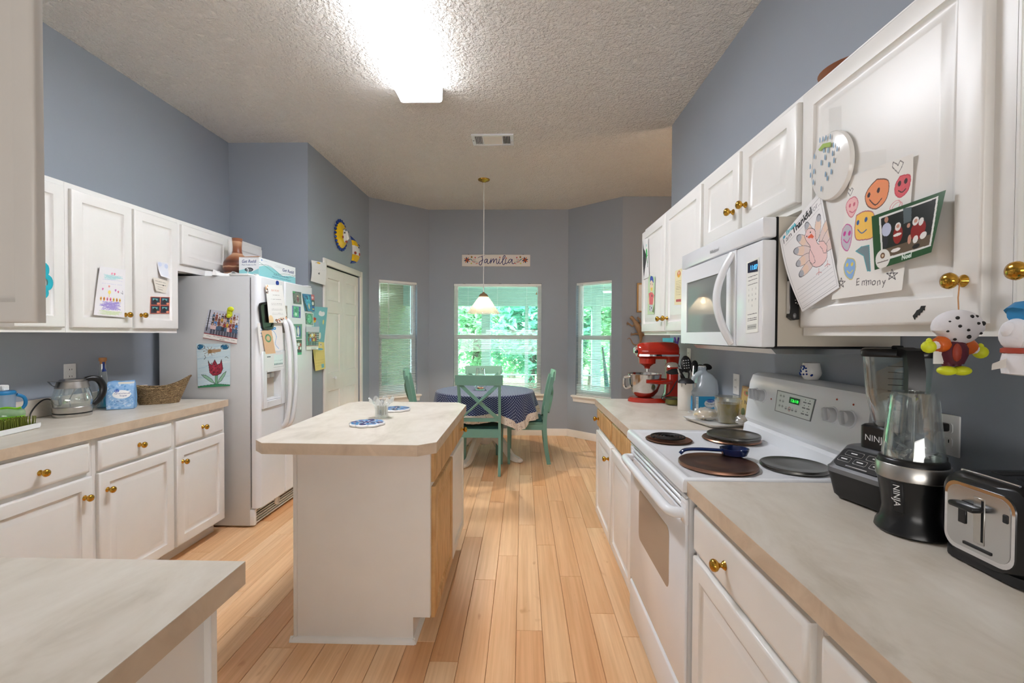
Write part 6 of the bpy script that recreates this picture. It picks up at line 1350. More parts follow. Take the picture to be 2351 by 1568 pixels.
zb_ = Z(815); MB().rings([[(x, my+s*.0645*w_, zb_+dz) for dz in (-.006, .006)]+[(x, my+s*.058*w_, zb_+dz) for dz in (.006, -.006)] for s in (-1,) for x, w_ in ((hx0+.008, .80), (hx0+.04, .96), (hx0+.12, 1.01), (hx1-.10, 1.04), (hx1-.02, .93))]).obj('trim_band', 'chrome', mx)
letters('KitchenAid', .014, frame((hx0+.012, my-.0640, zb_-.005), (1, 0, 0), (0, 0, 1), (0, -1, 0)), 'black_matte', mx, .001, name='maker_mark')
MB().lathe([(.019, 0), (.022, .008), (.020, .018), (.008, .020)], n=20, M=frame((hx0+.002, my, hz+.004), (0, 1, 0), (0, 0, 1), (-1, 0, 0))).obj('hub_cap', 'chrome', mx); MB().ball((hx0-.004, my-.030, hz-.004), .011).obj('hub_knob', 'black_plastic', mx)
sxm = onY(1486, 830, my).x; MB().lathe([(.058, Z(823)+.004-CT), (.056, Z(834)-CT), (.035, Z(838)-CT), (.020, Z(842)-CT), (.018, Z(846)-CT)], (sxm, my, CT), 20).obj('planetary', 'mixer_red', mx); MB().cyl((sxm, my, Z(846)), (sxm, my, Z(853)), .008).obj('shaft', 'steel', mx)
br = (onY(1518, 870, my).x-onY(1443, 870, my).x)/2
bz1_, bz0_ = Z(857), Z(911)
prof = [(.040, bz0_), (.060, bz0_+.006), (.088, bz0_+.04), (br*.93, bz0_+.09), (br*.98, bz1_-.03), (br, bz1_-.004), (br+.005, bz1_), (br-.001, bz1_-.002), (br*.95, bz1_-.03), (br*.90, bz0_+.09), (.08, bz0_+.042), (.05, bz0_+.012)]
bow = thing('mixing_bowl', 'polished steel mixer bowl with strap handle under the red mixer head', 'bowl', (bxm, my, bz0_)); MB().lathe([(r_, z_) for r_, z_ in prof], (bxm, my, 0), 40).obj('bowl_body', 'steel', bow)
MB().tube(spline([(bxm-br*.96, my-.02, bz1_-.022), (bxm-br-.030, my-.02, bz1_-.028), (bxm-br-.034, my-.02, bz1_-.075), (bxm-br-.020, my-.02, bz1_-.098), (bxm-br*.90, my-.02, bz1_-.088)], 5), .009, 8, up=(0, 1, 0), flat=.9).obj('handle', 'steel', bow)
for s in (-1, 1): MB().tube([(cxm-.02, my+s*.045, bz1_-.055), (bxm+.05, my+s*(br+.006), bz1_-.050), (bxm-.02, my+s*(br+.008), bz1_-.046)], [.016, .013, .010], 10).obj('bowl_arm', 'mixer_red', mx)
MB().tube(spline([(cxm+.02, my-.05, CT+.15), (cxm-.04, my-.085, CT+.07), (cxm-.10, my-.10, CT+.036), (cxm-.03, my-.108, CT+.006), (cxm+.02, my-.12, CT+.005)], 5), .0035, 6).obj('power_cord', 'cable', mx)
# olive pot
px_ = onY(1541, 922, 3.005); op = thing('olive_pot', 'small olive-green glazed pot beside the mixer', 'pot', (px_.x+.01, px_.y, CT))
MB().lathe([(.030, 0), (.044, .006), (.050, .022), (.046, .040), (.048, .046), (.043, .046), (.040, .02), (.02, .01)], (px_.x+.01, px_.y+.0, CT+.001), 24).obj('pot_body', 'olive_glaze', op); MB().tube([(px_.x+.01+.05*math.cos(a), px_.y+.05*math.sin(a), CT+.046) for a in [2*PI*k/24 for k in range(24)]], .004, 6, closed=True).obj('rim', 'black_matte', op)
# utensil crock
cp_ = onZ(1579, 944, CT); ux, uy = cp_.x+.012, cp_.y+.05; ur = 20/FPX*uy*1.0; uh = onY(1579, 878, uy).z-CT
cr = thing('utensil_crock', 'cream textured cylinder crock full of cooking utensils', 'crock', (ux, uy, CT)); MB().lathe([(ur*.96, 0), (ur, .004), (ur, uh-.003), (ur-.004, uh), (ur-.010, uh-.002), (ur-.010, .02)], (ux, uy, CT), 36).obj('crock_body', 'crock_paper', cr)
U = lambda x, y, d=0.: onY(x, y, uy+d)
def utensil(name, label, base, path, mk, mat):
    t = thing(name, label, 'utensil', (ux, uy, CT+.02), group='utensils in the crock'); b0 = Vector((ux+base[0], uy+base[1], CT+.03))
    MB().tube([b0]+path, .0055, 8).obj('handle', mat, t); mk(t); return t
def paddle(c, rx, rz, mat, tilt=0., holes=False):
    def f(t):
        M = Tr(*c) @ Ry(tilt); MB().ball((0, 0, 0), rx, .006, rz, 20, 10, M).obj('head', mat, t)
        if holes:
            for i in range(3):
                for j in range(4): MB().cyl((-rx*.42+i*rx*.42, -.0075, -rz*.45+j*rz*.3), (-rx*.42+i*rx*.42, .0075, -rz*.45+j*rz*.3), .0035, n=8, M=M).obj('hole', 'appliance_grey', t)
    return f
utensil('slotted_spoon', 'black slotted spoon with pale holes, tallest in the crock', (0, .01), [U(1582, 858), U(1577, 846)], paddle(U(1575, 836), .033, .052, 'black_plastic', -.12, True), 'black_plastic')
utensil('serving_spoon', 'black rounded spoon second from the left in the crock', (.01, .0), [U(1590, 862, .02), U(1593, 848, .02)], paddle(U(1594, 842, .02), .024, .040, 'black_plastic', .1), 'black_plastic')
utensil('slotted_turner', 'black slotted turner at the right of the crock', (.02, .005), [U(1600, 870, .03), U(1606, 855, .03)], paddle(U(1609, 848, .03), .040, .030, 'black_plastic', .2, True), 'black_plastic')
utensil('pasta_fork', 'dark pasta fork leaning right in the crock behind the jug', (.02, .02), [U(1608, 872, .05), U(1620, 848, .05)], paddle(U(1624, 842, .05), .030, .018, 'black_plastic', .3), 'black_plastic')
utensil('tongs', 'teal-handled tongs standing in the crock', (.0, -.02), [U(1592, 872, -.03), U(1594, 848, -.03)], lambda t: MB().tube([U(1589, 880, -.035), U(1592, 840, -.035)], .004, 6).obj('arm', 'steel', t), 'teal_dark')
def ladle_head(c, r, mat, up=False):
    def f(t):
        pr_ = [(.002, -r*.62), (r*.5, -r*.55), (r*.85, -r*.28), (r, 0), (r-.003, 0), (r*.8, -r*.24), (r*.45, -r*.48), (.002, -r*.55)]
        MB().lathe([(q, -z if up else z) for q, z in pr_], tuple(c), 24).obj('head', mat, t)
    return f
utensil('soup_ladle', 'black ladle hanging over the front of the crock', (-.01, -.01), [U(1574, 872, -.05), U(1562, 852, -.07)], ladle_head(U(1575, 879, -.08), .048, 'black_matte', True), 'black_plastic')
utensil('steel_ladle', 'polished steel ladle dome above the mixer bowl', (-.02, .0), [U(1564, 868, -.04), U(1556, 846, -.05)], ladle_head(U(1543, 842, -.05), .046, 'steel', True), 'steel')
utensil('wide_spatula', 'dark oval spatula leaning left out of the crock', (-.02, .01), [U(1568, 866, -.02), U(1558, 856, -.02)], paddle(U(1550, 853, -.02), .055, .018, 'black_matte', -.1), 'black_matte')
# vinegar jug
jp = onZ(1630, 945, CT); jx, jy = jp.x-.03, jp.y+.05; jz = onY(1630, 842, jy).z-CT; jw = 30/FPX*jy
jg = thing('vinegar_jug', 'translucent plastic gallon jug with a blue label', 'jug', (jx, jy, CT)); R = []
def jr(z, w_, d_): return [(jx+x_, jy+y_, CT+z) for x_, y_ in rrect(-w_, w_, -d_, d_, min(w_, d_)*.45, 4)]
s_ = jz/.285
def jo(z, w_, d_, sh): return [(x+sh, y, zz_) for x, y, zz_ in jr(z, w_, d_)]
q_ = jw/.075
MB().rings([jo(z*s_, w_*q_, d_*q_, sh*q_) for z, w_, d_, sh in ((.001, .068, .068, 0), (.006, .074, .074, 0), (.105, .075, .075, 0), (.112, .072, .072, 0), (.128, .075, .074, 0), (.142, .070, .070, .004), (.165, .056, .062, .018), (.200, .050, .056, .020), (.232, .036, .042, .014), (.255, .022, .022, .002), (.266, .019, .019, 0), (.285, .019, .019, 0))]).obj('jug_body', 'jug_plastic', jg)
MB().tube(spline([(jx-.012*q_, jy-.02, CT+.252*s_), (jx-.036*q_, jy-.03, CT+.240*s_), (jx-.058*q_, jy-.03, CT+.212*s_), (jx-.066*q_, jy-.03, CT+.175*s_), (jx-.064*q_, jy-.03, CT+.140*s_), (jx-.056*q_, jy-.03, CT+.118*s_)], 5), .0125*q_, 10).obj('handle', 'jug_plastic', jg); MB().cyl((jx, jy, CT+jz*.985), (jx, jy, CT+jz*1.02), .021, n=20).obj('cap', 'plastic_white', jg)
cv = Cv(120, 90, 130, (28, 150, 206)); cv.rect(2, 2, 16, 88, (236, 240, 242)); cv.scribble(4, 14, [80, 74, 68, 62, 56, 50, 44], (80, 90, 100), 1.2, 2, .8); cv.ell(76, 44, 30, 26, (240, 244, 246)); cv.ell(76, 62, 20, 11, (30, 90, 180)); cv.text('Great Value', 76, 59, 7.5, (255, 255, 255), center=True); cv.text('Vinegar', 76, 38, 14, (60, 100, 130), center=True); cv.rect(20, 4, 40, 16, (240, 240, 240)); cv.scribble(22, 38, [8, 12], (30, 30, 30), 2, 1, .5)
lw = jw*1.012; sheet('label', cv, quad((jx-lw*.86, jy-lw-.0012, CT+.102*s_), (jx+lw*.86, jy-lw-.0012, CT+.102*s_), (jx+lw*.86, jy-lw-.0012, CT+.012), (jx-lw*.86, jy-lw-.0012, CT+.012)), 'print_photo', jg)
cv = Cv(60, 90, 80, (28, 150, 206)); cv.rect(4, 4, 56, 86, (34, 156, 210)); sheet('label_side', cv, quad((jx-lw-.0012, jy+lw*.86, CT+.102*s_), (jx-lw-.0012, jy-lw*.86, CT+.102*s_), (jx-lw-.0012, jy-lw*.86, CT+.012), (jx-lw-.0012, jy+lw*.86, CT+.012)), 'print_photo', jg)
# white tray with the oil tub, bread bag and crumpled wrap
t0, t1, t2 = onZ(1607, 962, CT), onZ(1660, 986, CT), onZ(1722, 984, CT); tcx = Vector((1.00, 2.375, CT)); ta = .25
ty_ = thing('serving_tray', 'white rectangular ceramic tray by the stove', 'tray', tcx); M = Tr(*tcx) @ Rz(ta)
b = MB(); R = []
for h, w_, d_ in ((.001, .095, .095), (.004, .100, .10), (.016, .118, .118), (.020, .122, .122), (.018, .114, .114), (.008, .098, .098)): R.append([(x, y, h) for x, y in rrect(-w_*.92, w_*.92, -d_*1.1, d_*1.1, .02, 3)])
b.rings(R, M=M).obj('dish', 'ceramic_white', ty_)
ox, oy = onY(1671, 960, 2.36).x, 2.36; orr = 26/FPX*oy; ohh = onY(1671, 910, oy).z-CT-.010
ot = thing('oil_tub', 'clear plastic tub of olive oil wrapped in cling film', 'tub', (ox, oy, CT+.010)); zz = CT+.0095
MB().lathe([(orr*.76, .002), (orr*.78, .004), (orr*.90, ohh*.74), (.001, ohh*.74)], (ox, oy, zz), 32).obj('oil', 'oil', ot)
MB().lathe([(orr*.80, 0), (orr*.82, .003), (orr*.99, ohh-.012), (orr*1.06, ohh-.010), (orr*1.06, ohh-.002), (orr*1.02, ohh)], (ox, oy, zz), 32).obj('tub', 'cup_plastic', ot); MB().lathe([(orr*1.07, ohh-.006), (orr*1.07, ohh+.001), (orr*.9, ohh+.002), (.001, ohh+.002)], (ox, oy, zz), 32).obj('lid', 'cup_plastic', ot)
b = MB(); rr2 = random.Random(12); R = []
for i in range(7): R.append([(ox+(orr*(.95+.12*i/6)+rr2.uniform(0, .006))*math.cos(2*PI*j/28), oy+(orr*(.95+.12*i/6)+rr2.uniform(0, .006))*math.sin(2*PI*j/28), zz+.004+ohh*.85*i/6) for j in range(28)])
b.rings(R, cap0=False, cap1=False).obj('cling_film', 'wrap', ot)
def blob(name, label, cat, c, r3, mat, seed, extra=None):
    b = MB(); b.ball((0, 0, 0), 1, 1, 1, 22, 14); V2 = []
    for v in b.v: q = Vector(v); n_ = noise.noise(q*2.3+Vector((seed, 0, 0)))*.28+noise.noise(q*5+Vector((seed, 3, 0)))*.14; q = q*(1+n_); V2.append((c[0]+q.x*r3[0], c[1]+q.y*r3[1], max(c[2]+q.z*r3[2], c[2]-r3[2]*.9)))
    b.v = V2; return tag(b.obj(name, mat), label, cat)
simple('bread', (226, 206, 170), .8, var=.12, vscale=30)
blob('bread_roll', 'pale bread in a clear bag at the left of the white tray', 'bread', (tcx.x-.035, tcx.y+.055, CT+.036), (.050, .038, .024), 'bread', 1)
blob('plastic_bag', 'clear crumpled bag round the bread on the white tray', 'bag', (tcx.x-.030, tcx.y+.052, CT+.040), (.062, .048, .032), 'clear_bag', 2)
blob('cling_wrap_ball', 'crumpled clear wrap at the right end of the white tray', 'wrap', (ox+.040, oy-.085, CT+.036), (.040, .030, .026), 'clear_bag', 5)
# white cable coil
wc = onZ(1600, 947, CT); tag(MB().tube(spline([(wc.x-.03, wc.y-.03, CT+.003), (wc.x-.055, wc.y-.01, CT+.003), (wc.x-.03, wc.y+.02, CT+.006), (wc.x+.01, wc.y, CT+.004), (wc.x+.03, wc.y-.03, CT+.003)], 5), .0022, 6).rbox(wc.x-.012, wc.x+.016, wc.y-.012, wc.y+.012, CT+.001, CT+.024, .004, 1).obj('charger_cable', 'plastic_white'), 'thin white charger cable at the foot of the crock', 'cable')
# framed game-card picture leaning on the wall behind the tray
f0, f1 = onX(1694, 886, 1.150), onX(1722, 990, 1.120)
gcv = Cv(110, 150, 150, (222, 196, 128)); gcv.rect(4, 4, 106, 146, (206, 176, 100)); gcv.ell(30, 130, 22, 12, (196, 100, 70)); gcv.ell(30, 132, 10, 8, (96, 130, 70)); gcv.text('O', 44, 104, 24, (60, 50, 40), bold=1); gcv.text('NO', 20, 78, 26, (60, 50, 40), bold=1); gcv.text('2', 52, 52, 26, (200, 90, 40), bold=1); gcv.text('UZ', 44, 18, 30, (200, 70, 40), bold=2); gcv.ell(20, 40, 14, 18, (96, 110, 50)); gcv.ell(86, 40, 10, 14, (80, 96, 50))
gp_ = thing('card_picture', 'colourful card in a wooden frame leaning behind the white tray', 'picture', (1.14, 2.30, CT)); ga, gb = Vector((1.165, 2.475, CT+.001)), Vector((1.135, 2.235, CT+.001)); gd = (gb-ga).normalized(); gn = Vector((gd.y, -gd.x, 0)).normalized(); gn = -gn if gn.x > 0 else gn
gh = onX(1694, 886, 1.15).z-CT; gw = (gb-ga).length; gu = (Vector((0, 0, 1))-gn*.10).normalized(); gu = Vector((0, 0, 1))*.994-gn*.11
GM = frame(ga, gd, gu, gn)
for a in ((0, .012, 0, gh), (gw-.012, gw, 0, gh), (.012, gw-.012, 0, .012), (.012, gw-.012, gh-.012, gh)): MB().rbox(a[0], a[1], a[2], a[3], -.012, .004, .002, 1, GM).obj('frame_bar', 'oak', gp_)
sheet('card', gcv, lambda u, v: GM @ Vector((.012+(gw-.024)*u, .012+(gh-.024)*v, .001)), 'print_photo', gp_)
p = onX(1692, 884, RW); outlet('white wall outlet above the framed card', frame((RW-.0005, p.y, 1.10), (0, -1, 0), (0, 0, 1), (-1, 0, 0)))
p = onX(1583, 818, RW); outlet('white wall outlet under the far wall cabinet', frame((RW-.0005, p.y, p.z), (0, -1, 0), (0, 0, 1), (-1, 0, 0)))
# things hanging under the far wall cabinet: aqua towel and a lanyard
tw = [onX(x, y, 1.17) for x, y in ((1521, 776), (1545, 776), (1545, 800), (1521, 800))]
tag(MB().rings([[(1.17+.006*math.sin(5*k), q.y, q.z) for k, q in ((0, tw[0]), (1, tw[0]*.66+tw[1]*.34), (2, tw[0]*.33+tw[1]*.67), (3, tw[1]))], [(1.17+.006*math.sin(5*k+1), q.y, q.z-.12) for k, q in ((0, tw[0]), (1, tw[0]*.66+tw[1]*.34), (2, tw[0]*.33+tw[1]*.67), (3, tw[1]))]], closed=False, cap0=False, cap1=False).obj('hanging_towel', 'aqua_cloth'), 'aqua towel hanging under the far right wall cabinet', 'towel')
ln = [onX(x, y, 1.16) for x, y in ((1549, 775), (1552, 786), (1554, 796), (1556, 786), (1558, 775))]; simple('purple', (96, 60, 170), .5); tag(MB().tube(spline(ln, 4), .006, 6).obj('lanyard', 'purple'), 'purple lanyard loop hanging beside the aqua towel', 'lanyard')
# ================================================================== ON THE STOVE
so = thing('spoon_rest', 'dark blue glazed ceramic spoon rest with a long handle on the stove', 'spoon rest', onZ(1650, 1040, .93)); e0, e1 = onZ(1568, 1040, .925), onZ(1690, 1042, .925)
bcx = onZ(1688, 1043, .93); d_ = Vector((e1.x-e0.x, e1.y-e0.y, 0)).normalized(); n_ = Vector((-d_.y, d_.x, 0)); zs = .9215+.012
R = []
for k, (w_, h) in enumerate(((.026, 0), (.040, .006), (.047, .022), (.048, .030), (.045, .030), (.040, .016), (.028, .007), (.004, .006))): R.append([Vector((bcx.x, bcx.y, zs-.012+h+.002))+d_*w_*(1.15 if math.cos(a) < 0 else 1)*math.cos(a)+n_*w_*.92*math.sin(a) for a in [2*PI*j/32 for j in range(32)]])
MB().rings(R).obj('bowl', 'navy_glaze', so); L0 = bcx-d_*.042
MB().tube(spline([Vector((L0.x, L0.y, zs+.010)), Vector((L0.x, L0.y, zs+.012))-d_*.03, Vector((L0.x, L0.y, zs+.014))-d_*.09, Vector((L0.x, L0.y, zs+.011))-d_*.140, Vector((L0.x, L0.y, zs-.004))-d_*.160], 5), [.011]*21, 10, up=(0, 0, 1), flat=.55).obj('handle', 'navy_glaze', so)
vc = onY(1862, 870, 1.70); vq = Vector((1.150, vc.y, 0)); vz = 1.197; vy_ = onX(1862, 872, 1.150).y; hv_ = onX(1862, 833, 1.150).z-vz; vr = 22/FPX*vy_*.95
bv = thing('delft_jar', 'small blue and white painted jar on top of the stove panel', 'jar', (1.150, vy_, vz)); MB().lathe([(vr*.62, 0), (vr*.70, .002), (vr*.96, hv_*.30), (vr, hv_*.42), (vr*.86, hv_*.82), (vr*.80, hv_), (vr*.72, hv_), (vr*.74, hv_*.8), (vr*.8, hv_*.4), (.01, hv_*.08)], (1.150, vy_, vz), 32).obj('jar_body', 'ceramic_white', bv)
b = MB(); r = random.Random(9)
for k in range(26):
    a = PI+r.uniform(-1.35, 1.35); t_ = r.uniform(.25, .85); rad = vr*(1.0 if t_ < .45 else 1-.16*(t_-.45)/.4)*1.004; c = Vector((1.150+rad*math.cos(a), vy_+rad*math.sin(a), vz+hv_*t_)); b.ball(tuple(c), .0042, .0042, .004, 6, 4)
b.obj('painted_flowers', 'blue_glaze', bv)
# ================================================================== PAPERS ON THE RIGHT-HAND CABINETS
RUF = .8662
def to_uv(c, w, h):
    """pixel in the photograph -> millimetres on the sheet whose corners (TL, TR, BR, BL) are c"""
    c = [np.array(q, float) for q in c]
    def f(x, y):
        u, v = .5, .5
        for _ in range(12):
            p = (c[0]*(1-u)+c[1]*u)*v+(c[3]*(1-u)+c[2]*u)*(1-v); du = (c[1]-c[0])*v+(c[2]-c[3])*(1-v); dv = (c[0]*(1-u)+c[1]*u)-(c[3]*(1-u)+c[2]*u)
            J = np.stack([du, dv], 1); d = np.linalg.solve(J, np.array([x, y])-p); u += d[0]; v += d[1]
        return (u*w, v*h)
    return f
# sheet with smiling faces
c = ((1955, 405), (2104, 352), (2078, 666), (1912, 688)); cv = Cv(216, 280, 260, (240, 237, 231)); g = to_uv(c, 216, 280)
Z4 = lambda x, y: g(1760+x/2.8, 240+y/2.8)
def face(pts, col, edge, eyes, smile, ew=4, sc=None):
    P = [Z4(*p) for p in pts]; P = [(p.x, p.y) for p in spline([(x, y, 0) for x, y in P+[P[0]]], 5)]
    cv.poly(P, col); r = random.Random(len(pts)*7+int(pts[0][0]))
    for k in range(24):
        a, b_ = r.choice(P), r.choice(P); cv.line([(a[0]*.75+b_[0]*.25, a[1]*.75+b_[1]*.25), (a[0]*.35+b_[0]*.65, a[1]*.35+b_[1]*.65)], 1.2, tuple(min(255, q+r.randint(-14, 18)) for q in col), a=.6)
    cv.line(P, 2.2, edge, True)
    for e in eyes: q = Z4(*e); cv.ell(q[0], q[1], ew, ew*1.15, sc or edge)
    cv.curve([Z4(*p) for p in smile], 2.6, sc or edge)
face([(740, 470), (810, 480), (800, 590), (740, 655), (680, 640), (660, 580), (690, 520)], (240, 150, 100), (90, 50, 40), [(748, 540), (685, 570)], [(690, 600), (730, 632), (770, 590)], 5, (60, 36, 40))
face([(880, 455), (935, 450), (925, 540), (880, 588), (850, 560), (855, 500)], (222, 96, 104), (200, 60, 80), [(876, 500), (912, 485)], [(870, 545), (890, 555), (910, 535)], 5, (60, 30, 36))
face([(545, 600), (590, 585), (610, 630), (570, 710), (535, 690), (520, 640)], (240, 190, 190), (206, 100, 120), [(550, 640), (582, 630)], [(548, 675), (572, 682), (592, 665)], 4)
face([(600, 700), (660, 672), (720, 690), (718, 830), (650, 855), (600, 850), (590, 780)], (250, 200, 90), (170, 80, 110), [(612, 745), (668, 725)], [(612, 790), (640, 812), (672, 790)], 5, (40, 90, 150))
face([(500, 790), (530, 758), (568, 780), (566, 860), (540, 928), (500, 900), (490, 840)], (196, 190, 200), (200, 60, 150), [(515, 818), (552, 814)], [(508, 855), (535, 875), (556, 845)], 5)
face([(540, 975), (590, 985), (600, 1040), (575, 1115), (530, 1090), (515, 1030)], (140, 180, 224), (210, 196, 110), [(540, 1020), (575, 1015)], [(540, 1060), (560, 1075), (580, 1055)], 4, (226, 206, 90))
for x, y, s in ((872, 395, 44), (550, 555, 28)):
    P = [Z4(x+dx*s, y+dy*s) for dx, dy in ((0, .9), (-.75, 0), (-.6, -.7), (-.1, -.4), (.0, -.15), (.35, -.9), (.75, -.6), (.5, 0), (0, .9))]; cv.line(P, 1.8, (96, 92, 92))
for x, y, s in ((497, 1140, 32), (830, 1090, 34)): P = [Z4(x+s*math.cos(a), y+s*1.1*math.sin(a)) for a in [-PI/2+k*4*PI/5 for k in range(6)]]; cv.line(P, 1.8, (70, 66, 66))
P = [Z4(600, 930), Z4(640, 900), Z4(690, 890), Z4(700, 1060), Z4(680, 1060), Z4(655, 960)]; cv.poly(P, (120, 140, 146)); cv.line(P, 2, (60, 160, 170), True)
for s_, x in (('E', 602), ('m', 640), ('m', 668), ('o', 706), ('n', 738), ('y', 770)): q = Z4(x, 1160); cv.text(s_, q[0], q[1], 24, (96, 92, 92), rot=.10)
for x, y in ((860, 650), (850, 640)): q = Z4(x, y); cv.ell(q[0], q[1], 16, 10, (226, 140, 150), .3, .14)
o = sheet('face_drawing', cv, quadX(RUF, c, -1, lambda u, v: .016*max(0, u-.78)**1.4*max(0, .35-v)*6+.006*max(0, v-.85)*u*4+.002, .0012)); tag(o, 'large white sheet with coloured smiling faces taped on the big cabinet door', 'drawing')
# thankful turkey sheet, its left side bending over the microwave's side
c = ((1790, 548), (1884, 437), (1927, 660), (1842, 716)); cv = Cv(216, 280, 280, (238, 237, 238)); g = to_uv(c, 216, 280); Zt = lambda x, y: g(1780+x/5.227, 460+y/5.227)
cv.line([(8, 8), (208, 8), (208, 266), (8, 266)], 1.6, (120, 120, 126), True)
cv.text('I am', 14, 246, 26, (70, 70, 74)); cv.text('Thankful', 62, 246, 29, (30, 30, 32), bold=2.2); cv.text('for...', 162, 246, 26, (150, 150, 156)); cv.text('Emma', 34, 264, 20, (60, 190, 206), bold=1.4); cv.ell(22, 268, 6, 5, (40, 160, 190)); cv.scribble(20, 196, [238], (170, 170, 176), 1.2, 4)
OUT = (66, 60, 62)
def fe(p, q, w, cols):      # a tail feather from body point p to tip q
    a, b_ = np.array(Zt(*p)), np.array(Zt(*q)); d = b_-a; L_ = np.hypot(*d); an_ = math.atan2(d[1], d[0]); m = a+d*.55
    cv.ell(m[0], m[1], L_*.52, w, cols[0], an_); t_ = a+d*.92; cv.ell(t_[0], t_[1], L_*.16, w*.72, cols[1], an_); t_ = a+d*.62; cv.ell(t_[0], t_[1], L_*.16, w*.94, cols[2], an_, a=.7); cv.ell(m[0], m[1], L_*.52, w, OUT, an_, ring=.07)
G_ = [(228, 206, 200), (176, 178, 186), (236, 206, 180)]
for p, q in (((470, 560), (290, 440)), ((470, 610), (262, 610)), ((470, 650), (295, 770)), ((500, 700), (330, 900)), ((480, 520), (385, 280)), ((510, 500), (530, 190)), ((540, 520), (660, 220)), ((560, 560), (725, 300)), ((590, 620), (765, 430))): fe(p, q, 15, G_)
bod = [Zt(*p) for p in ((370, 430), (400, 350), (450, 335), (490, 370), (500, 460), (530, 530), (610, 570), (630, 640), (620, 720), (560, 790), (490, 800), (440, 740), (430, 640), (440, 560), (395, 490))]
bp_ = [(p.x, p.y) for p in spline([(x, y, 0) for x, y in bod+[bod[0]]], 5)]; cv.poly(bp_, (240, 206, 204)); cv.line(bp_, 1.6, OUT, True)
wg = [Zt(*p) for p in ((530, 500), (590, 500), (630, 560), (620, 640), (590, 640), (575, 590), (550, 560))]; cv.poly(wg, (240, 200, 196)); cv.line(wg, 1.4, OUT); wg = [Zt(*p) for p in ((440, 590), (480, 670), (500, 740), (470, 770), (445, 745))]; cv.line(wg, 1.4, OUT)
cv.poly([Zt(*p) for p in ((402, 445), (450, 400), (480, 440), (462, 462), (445, 450), (425, 458))], (226, 96, 60)); 
for p in ((437, 384), (397, 432)): q = Zt(*p); cv.ell(q[0], q[1], 2.6, 2.6, (30, 28, 30))
for p in ((540, 860), (635, 770)):
    for dx, dy in ((-28, 30), (0, 36), (30, 10)): cv.line([Zt(p[0], p[1]-40), Zt(*p), Zt(p[0]+dx, p[1]+dy)], 2.2, (206, 140, 140))
for k in range(5): cv.line([(14, 62-k*12), (202, 62-k*12)], 1.0, (186, 186, 190))
cv.scribble(20, 196, [72], (170, 170, 176), 1.2, 6)
TLt, TRt, BRt, BLt = onY(1790, 548, 1.4485), onX(1884, 437, RUF-.006), onX(1927, 660, RUF-.006), onX(1842, 716, RUF-.014)
tag(sheet('turkey_drawing', cv, quad(TLt, TRt, BRt, BLt, (-.75, -.3, 0), lambda u, v: .018*math.sin(PI*v)*(1-u)**2-.0*u)), 'turkey colouring page headed I am Thankful for, curling off the cabinet door', 'drawing')
# green Christmas photo card
c = ((2001, 497), (2172, 436), (2152, 579), (2008, 620)); cv = Cv(200, 150, 230, (34, 84, 44)); g = to_uv(c, 200, 150); Zc = lambda x, y: g(1760+x/2.8, 240+y/2.8)
cv.poly([Zc(*p) for p in ((730, 722), (1114, 585), (1090, 908), (748, 1005))], (236, 236, 232)); cv.poly([Zc(*p) for p in ((745, 730), (1102, 600), (1078, 900), (760, 985))], (24, 30, 26)); cv.poly([Zc(*p) for p in ((900, 660), (955, 650), (955, 740), (905, 760))], (92, 106, 110)); cv.poly([Zc(*p) for p in ((760, 930), (1082, 830), (1078, 900), (760, 985))], (104, 88, 70))
def bit(x, y, rx, ry, col): q = Zc(x, y); cv.ell(q[0], q[1], rx, ry, col)
bit(785, 800, 15, 18, (196, 202, 226)); bit(785, 735, 6, 8, (190, 140, 116)); bit(775, 880, 9, 16, (40, 42, 50)); bit(865, 830, 15, 24, (150, 30, 26)); bit(866, 778, 9, 11, (236, 232, 228)); bit(866, 775, 5, 5, (206, 150, 130)); bit(850, 930, 16, 5, (240, 236, 232)); bit(862, 830, 13, 4, (238, 234, 230))
bit(938, 800, 7, 12, (34, 28, 34)); bit(938, 770, 5, 6, (190, 140, 120)); bit(945, 860, 6, 12, (206, 150, 130)); bit(1000, 800, 22, 26, (146, 28, 26)); bit(983, 742, 9, 11, (238, 234, 230)); bit(984, 740, 5, 5, (206, 150, 130)); bit(1018, 745, 7, 10, (236, 232, 228)); bit(985, 860, 8, 10, (240, 238, 234)); bit(1035, 835, 10, 9, (240, 238, 234)); bit(990, 905, 12, 6, (20, 18, 20))
q = Zc(756, 990); cv.ell(q[0], q[1], 26, 26, (236, 234, 228)); cv.ell(q[0], q[1]+9, 8, 8, (110, 76, 50)); cv.ell(q[0], q[1]+9, 4, 4, (226, 206, 180)); cv.scribble(q[0]-19, q[0]+19, [q[1]-7], (120, 110, 104), 3, 3, .8)
q = Zc(890, 996); cv.text('Noel', q[0], q[1], 17, (226, 240, 228), bold=1.2)
tag(sheet('christmas_photo', cv, quadX(RUF-.014, c, -1, lambda u, v: .012*u*u*(1-v), 0), 'print_photo'), 'green-bordered Christmas photo of people dressed as Santa on the big cabinet door', 'photo')
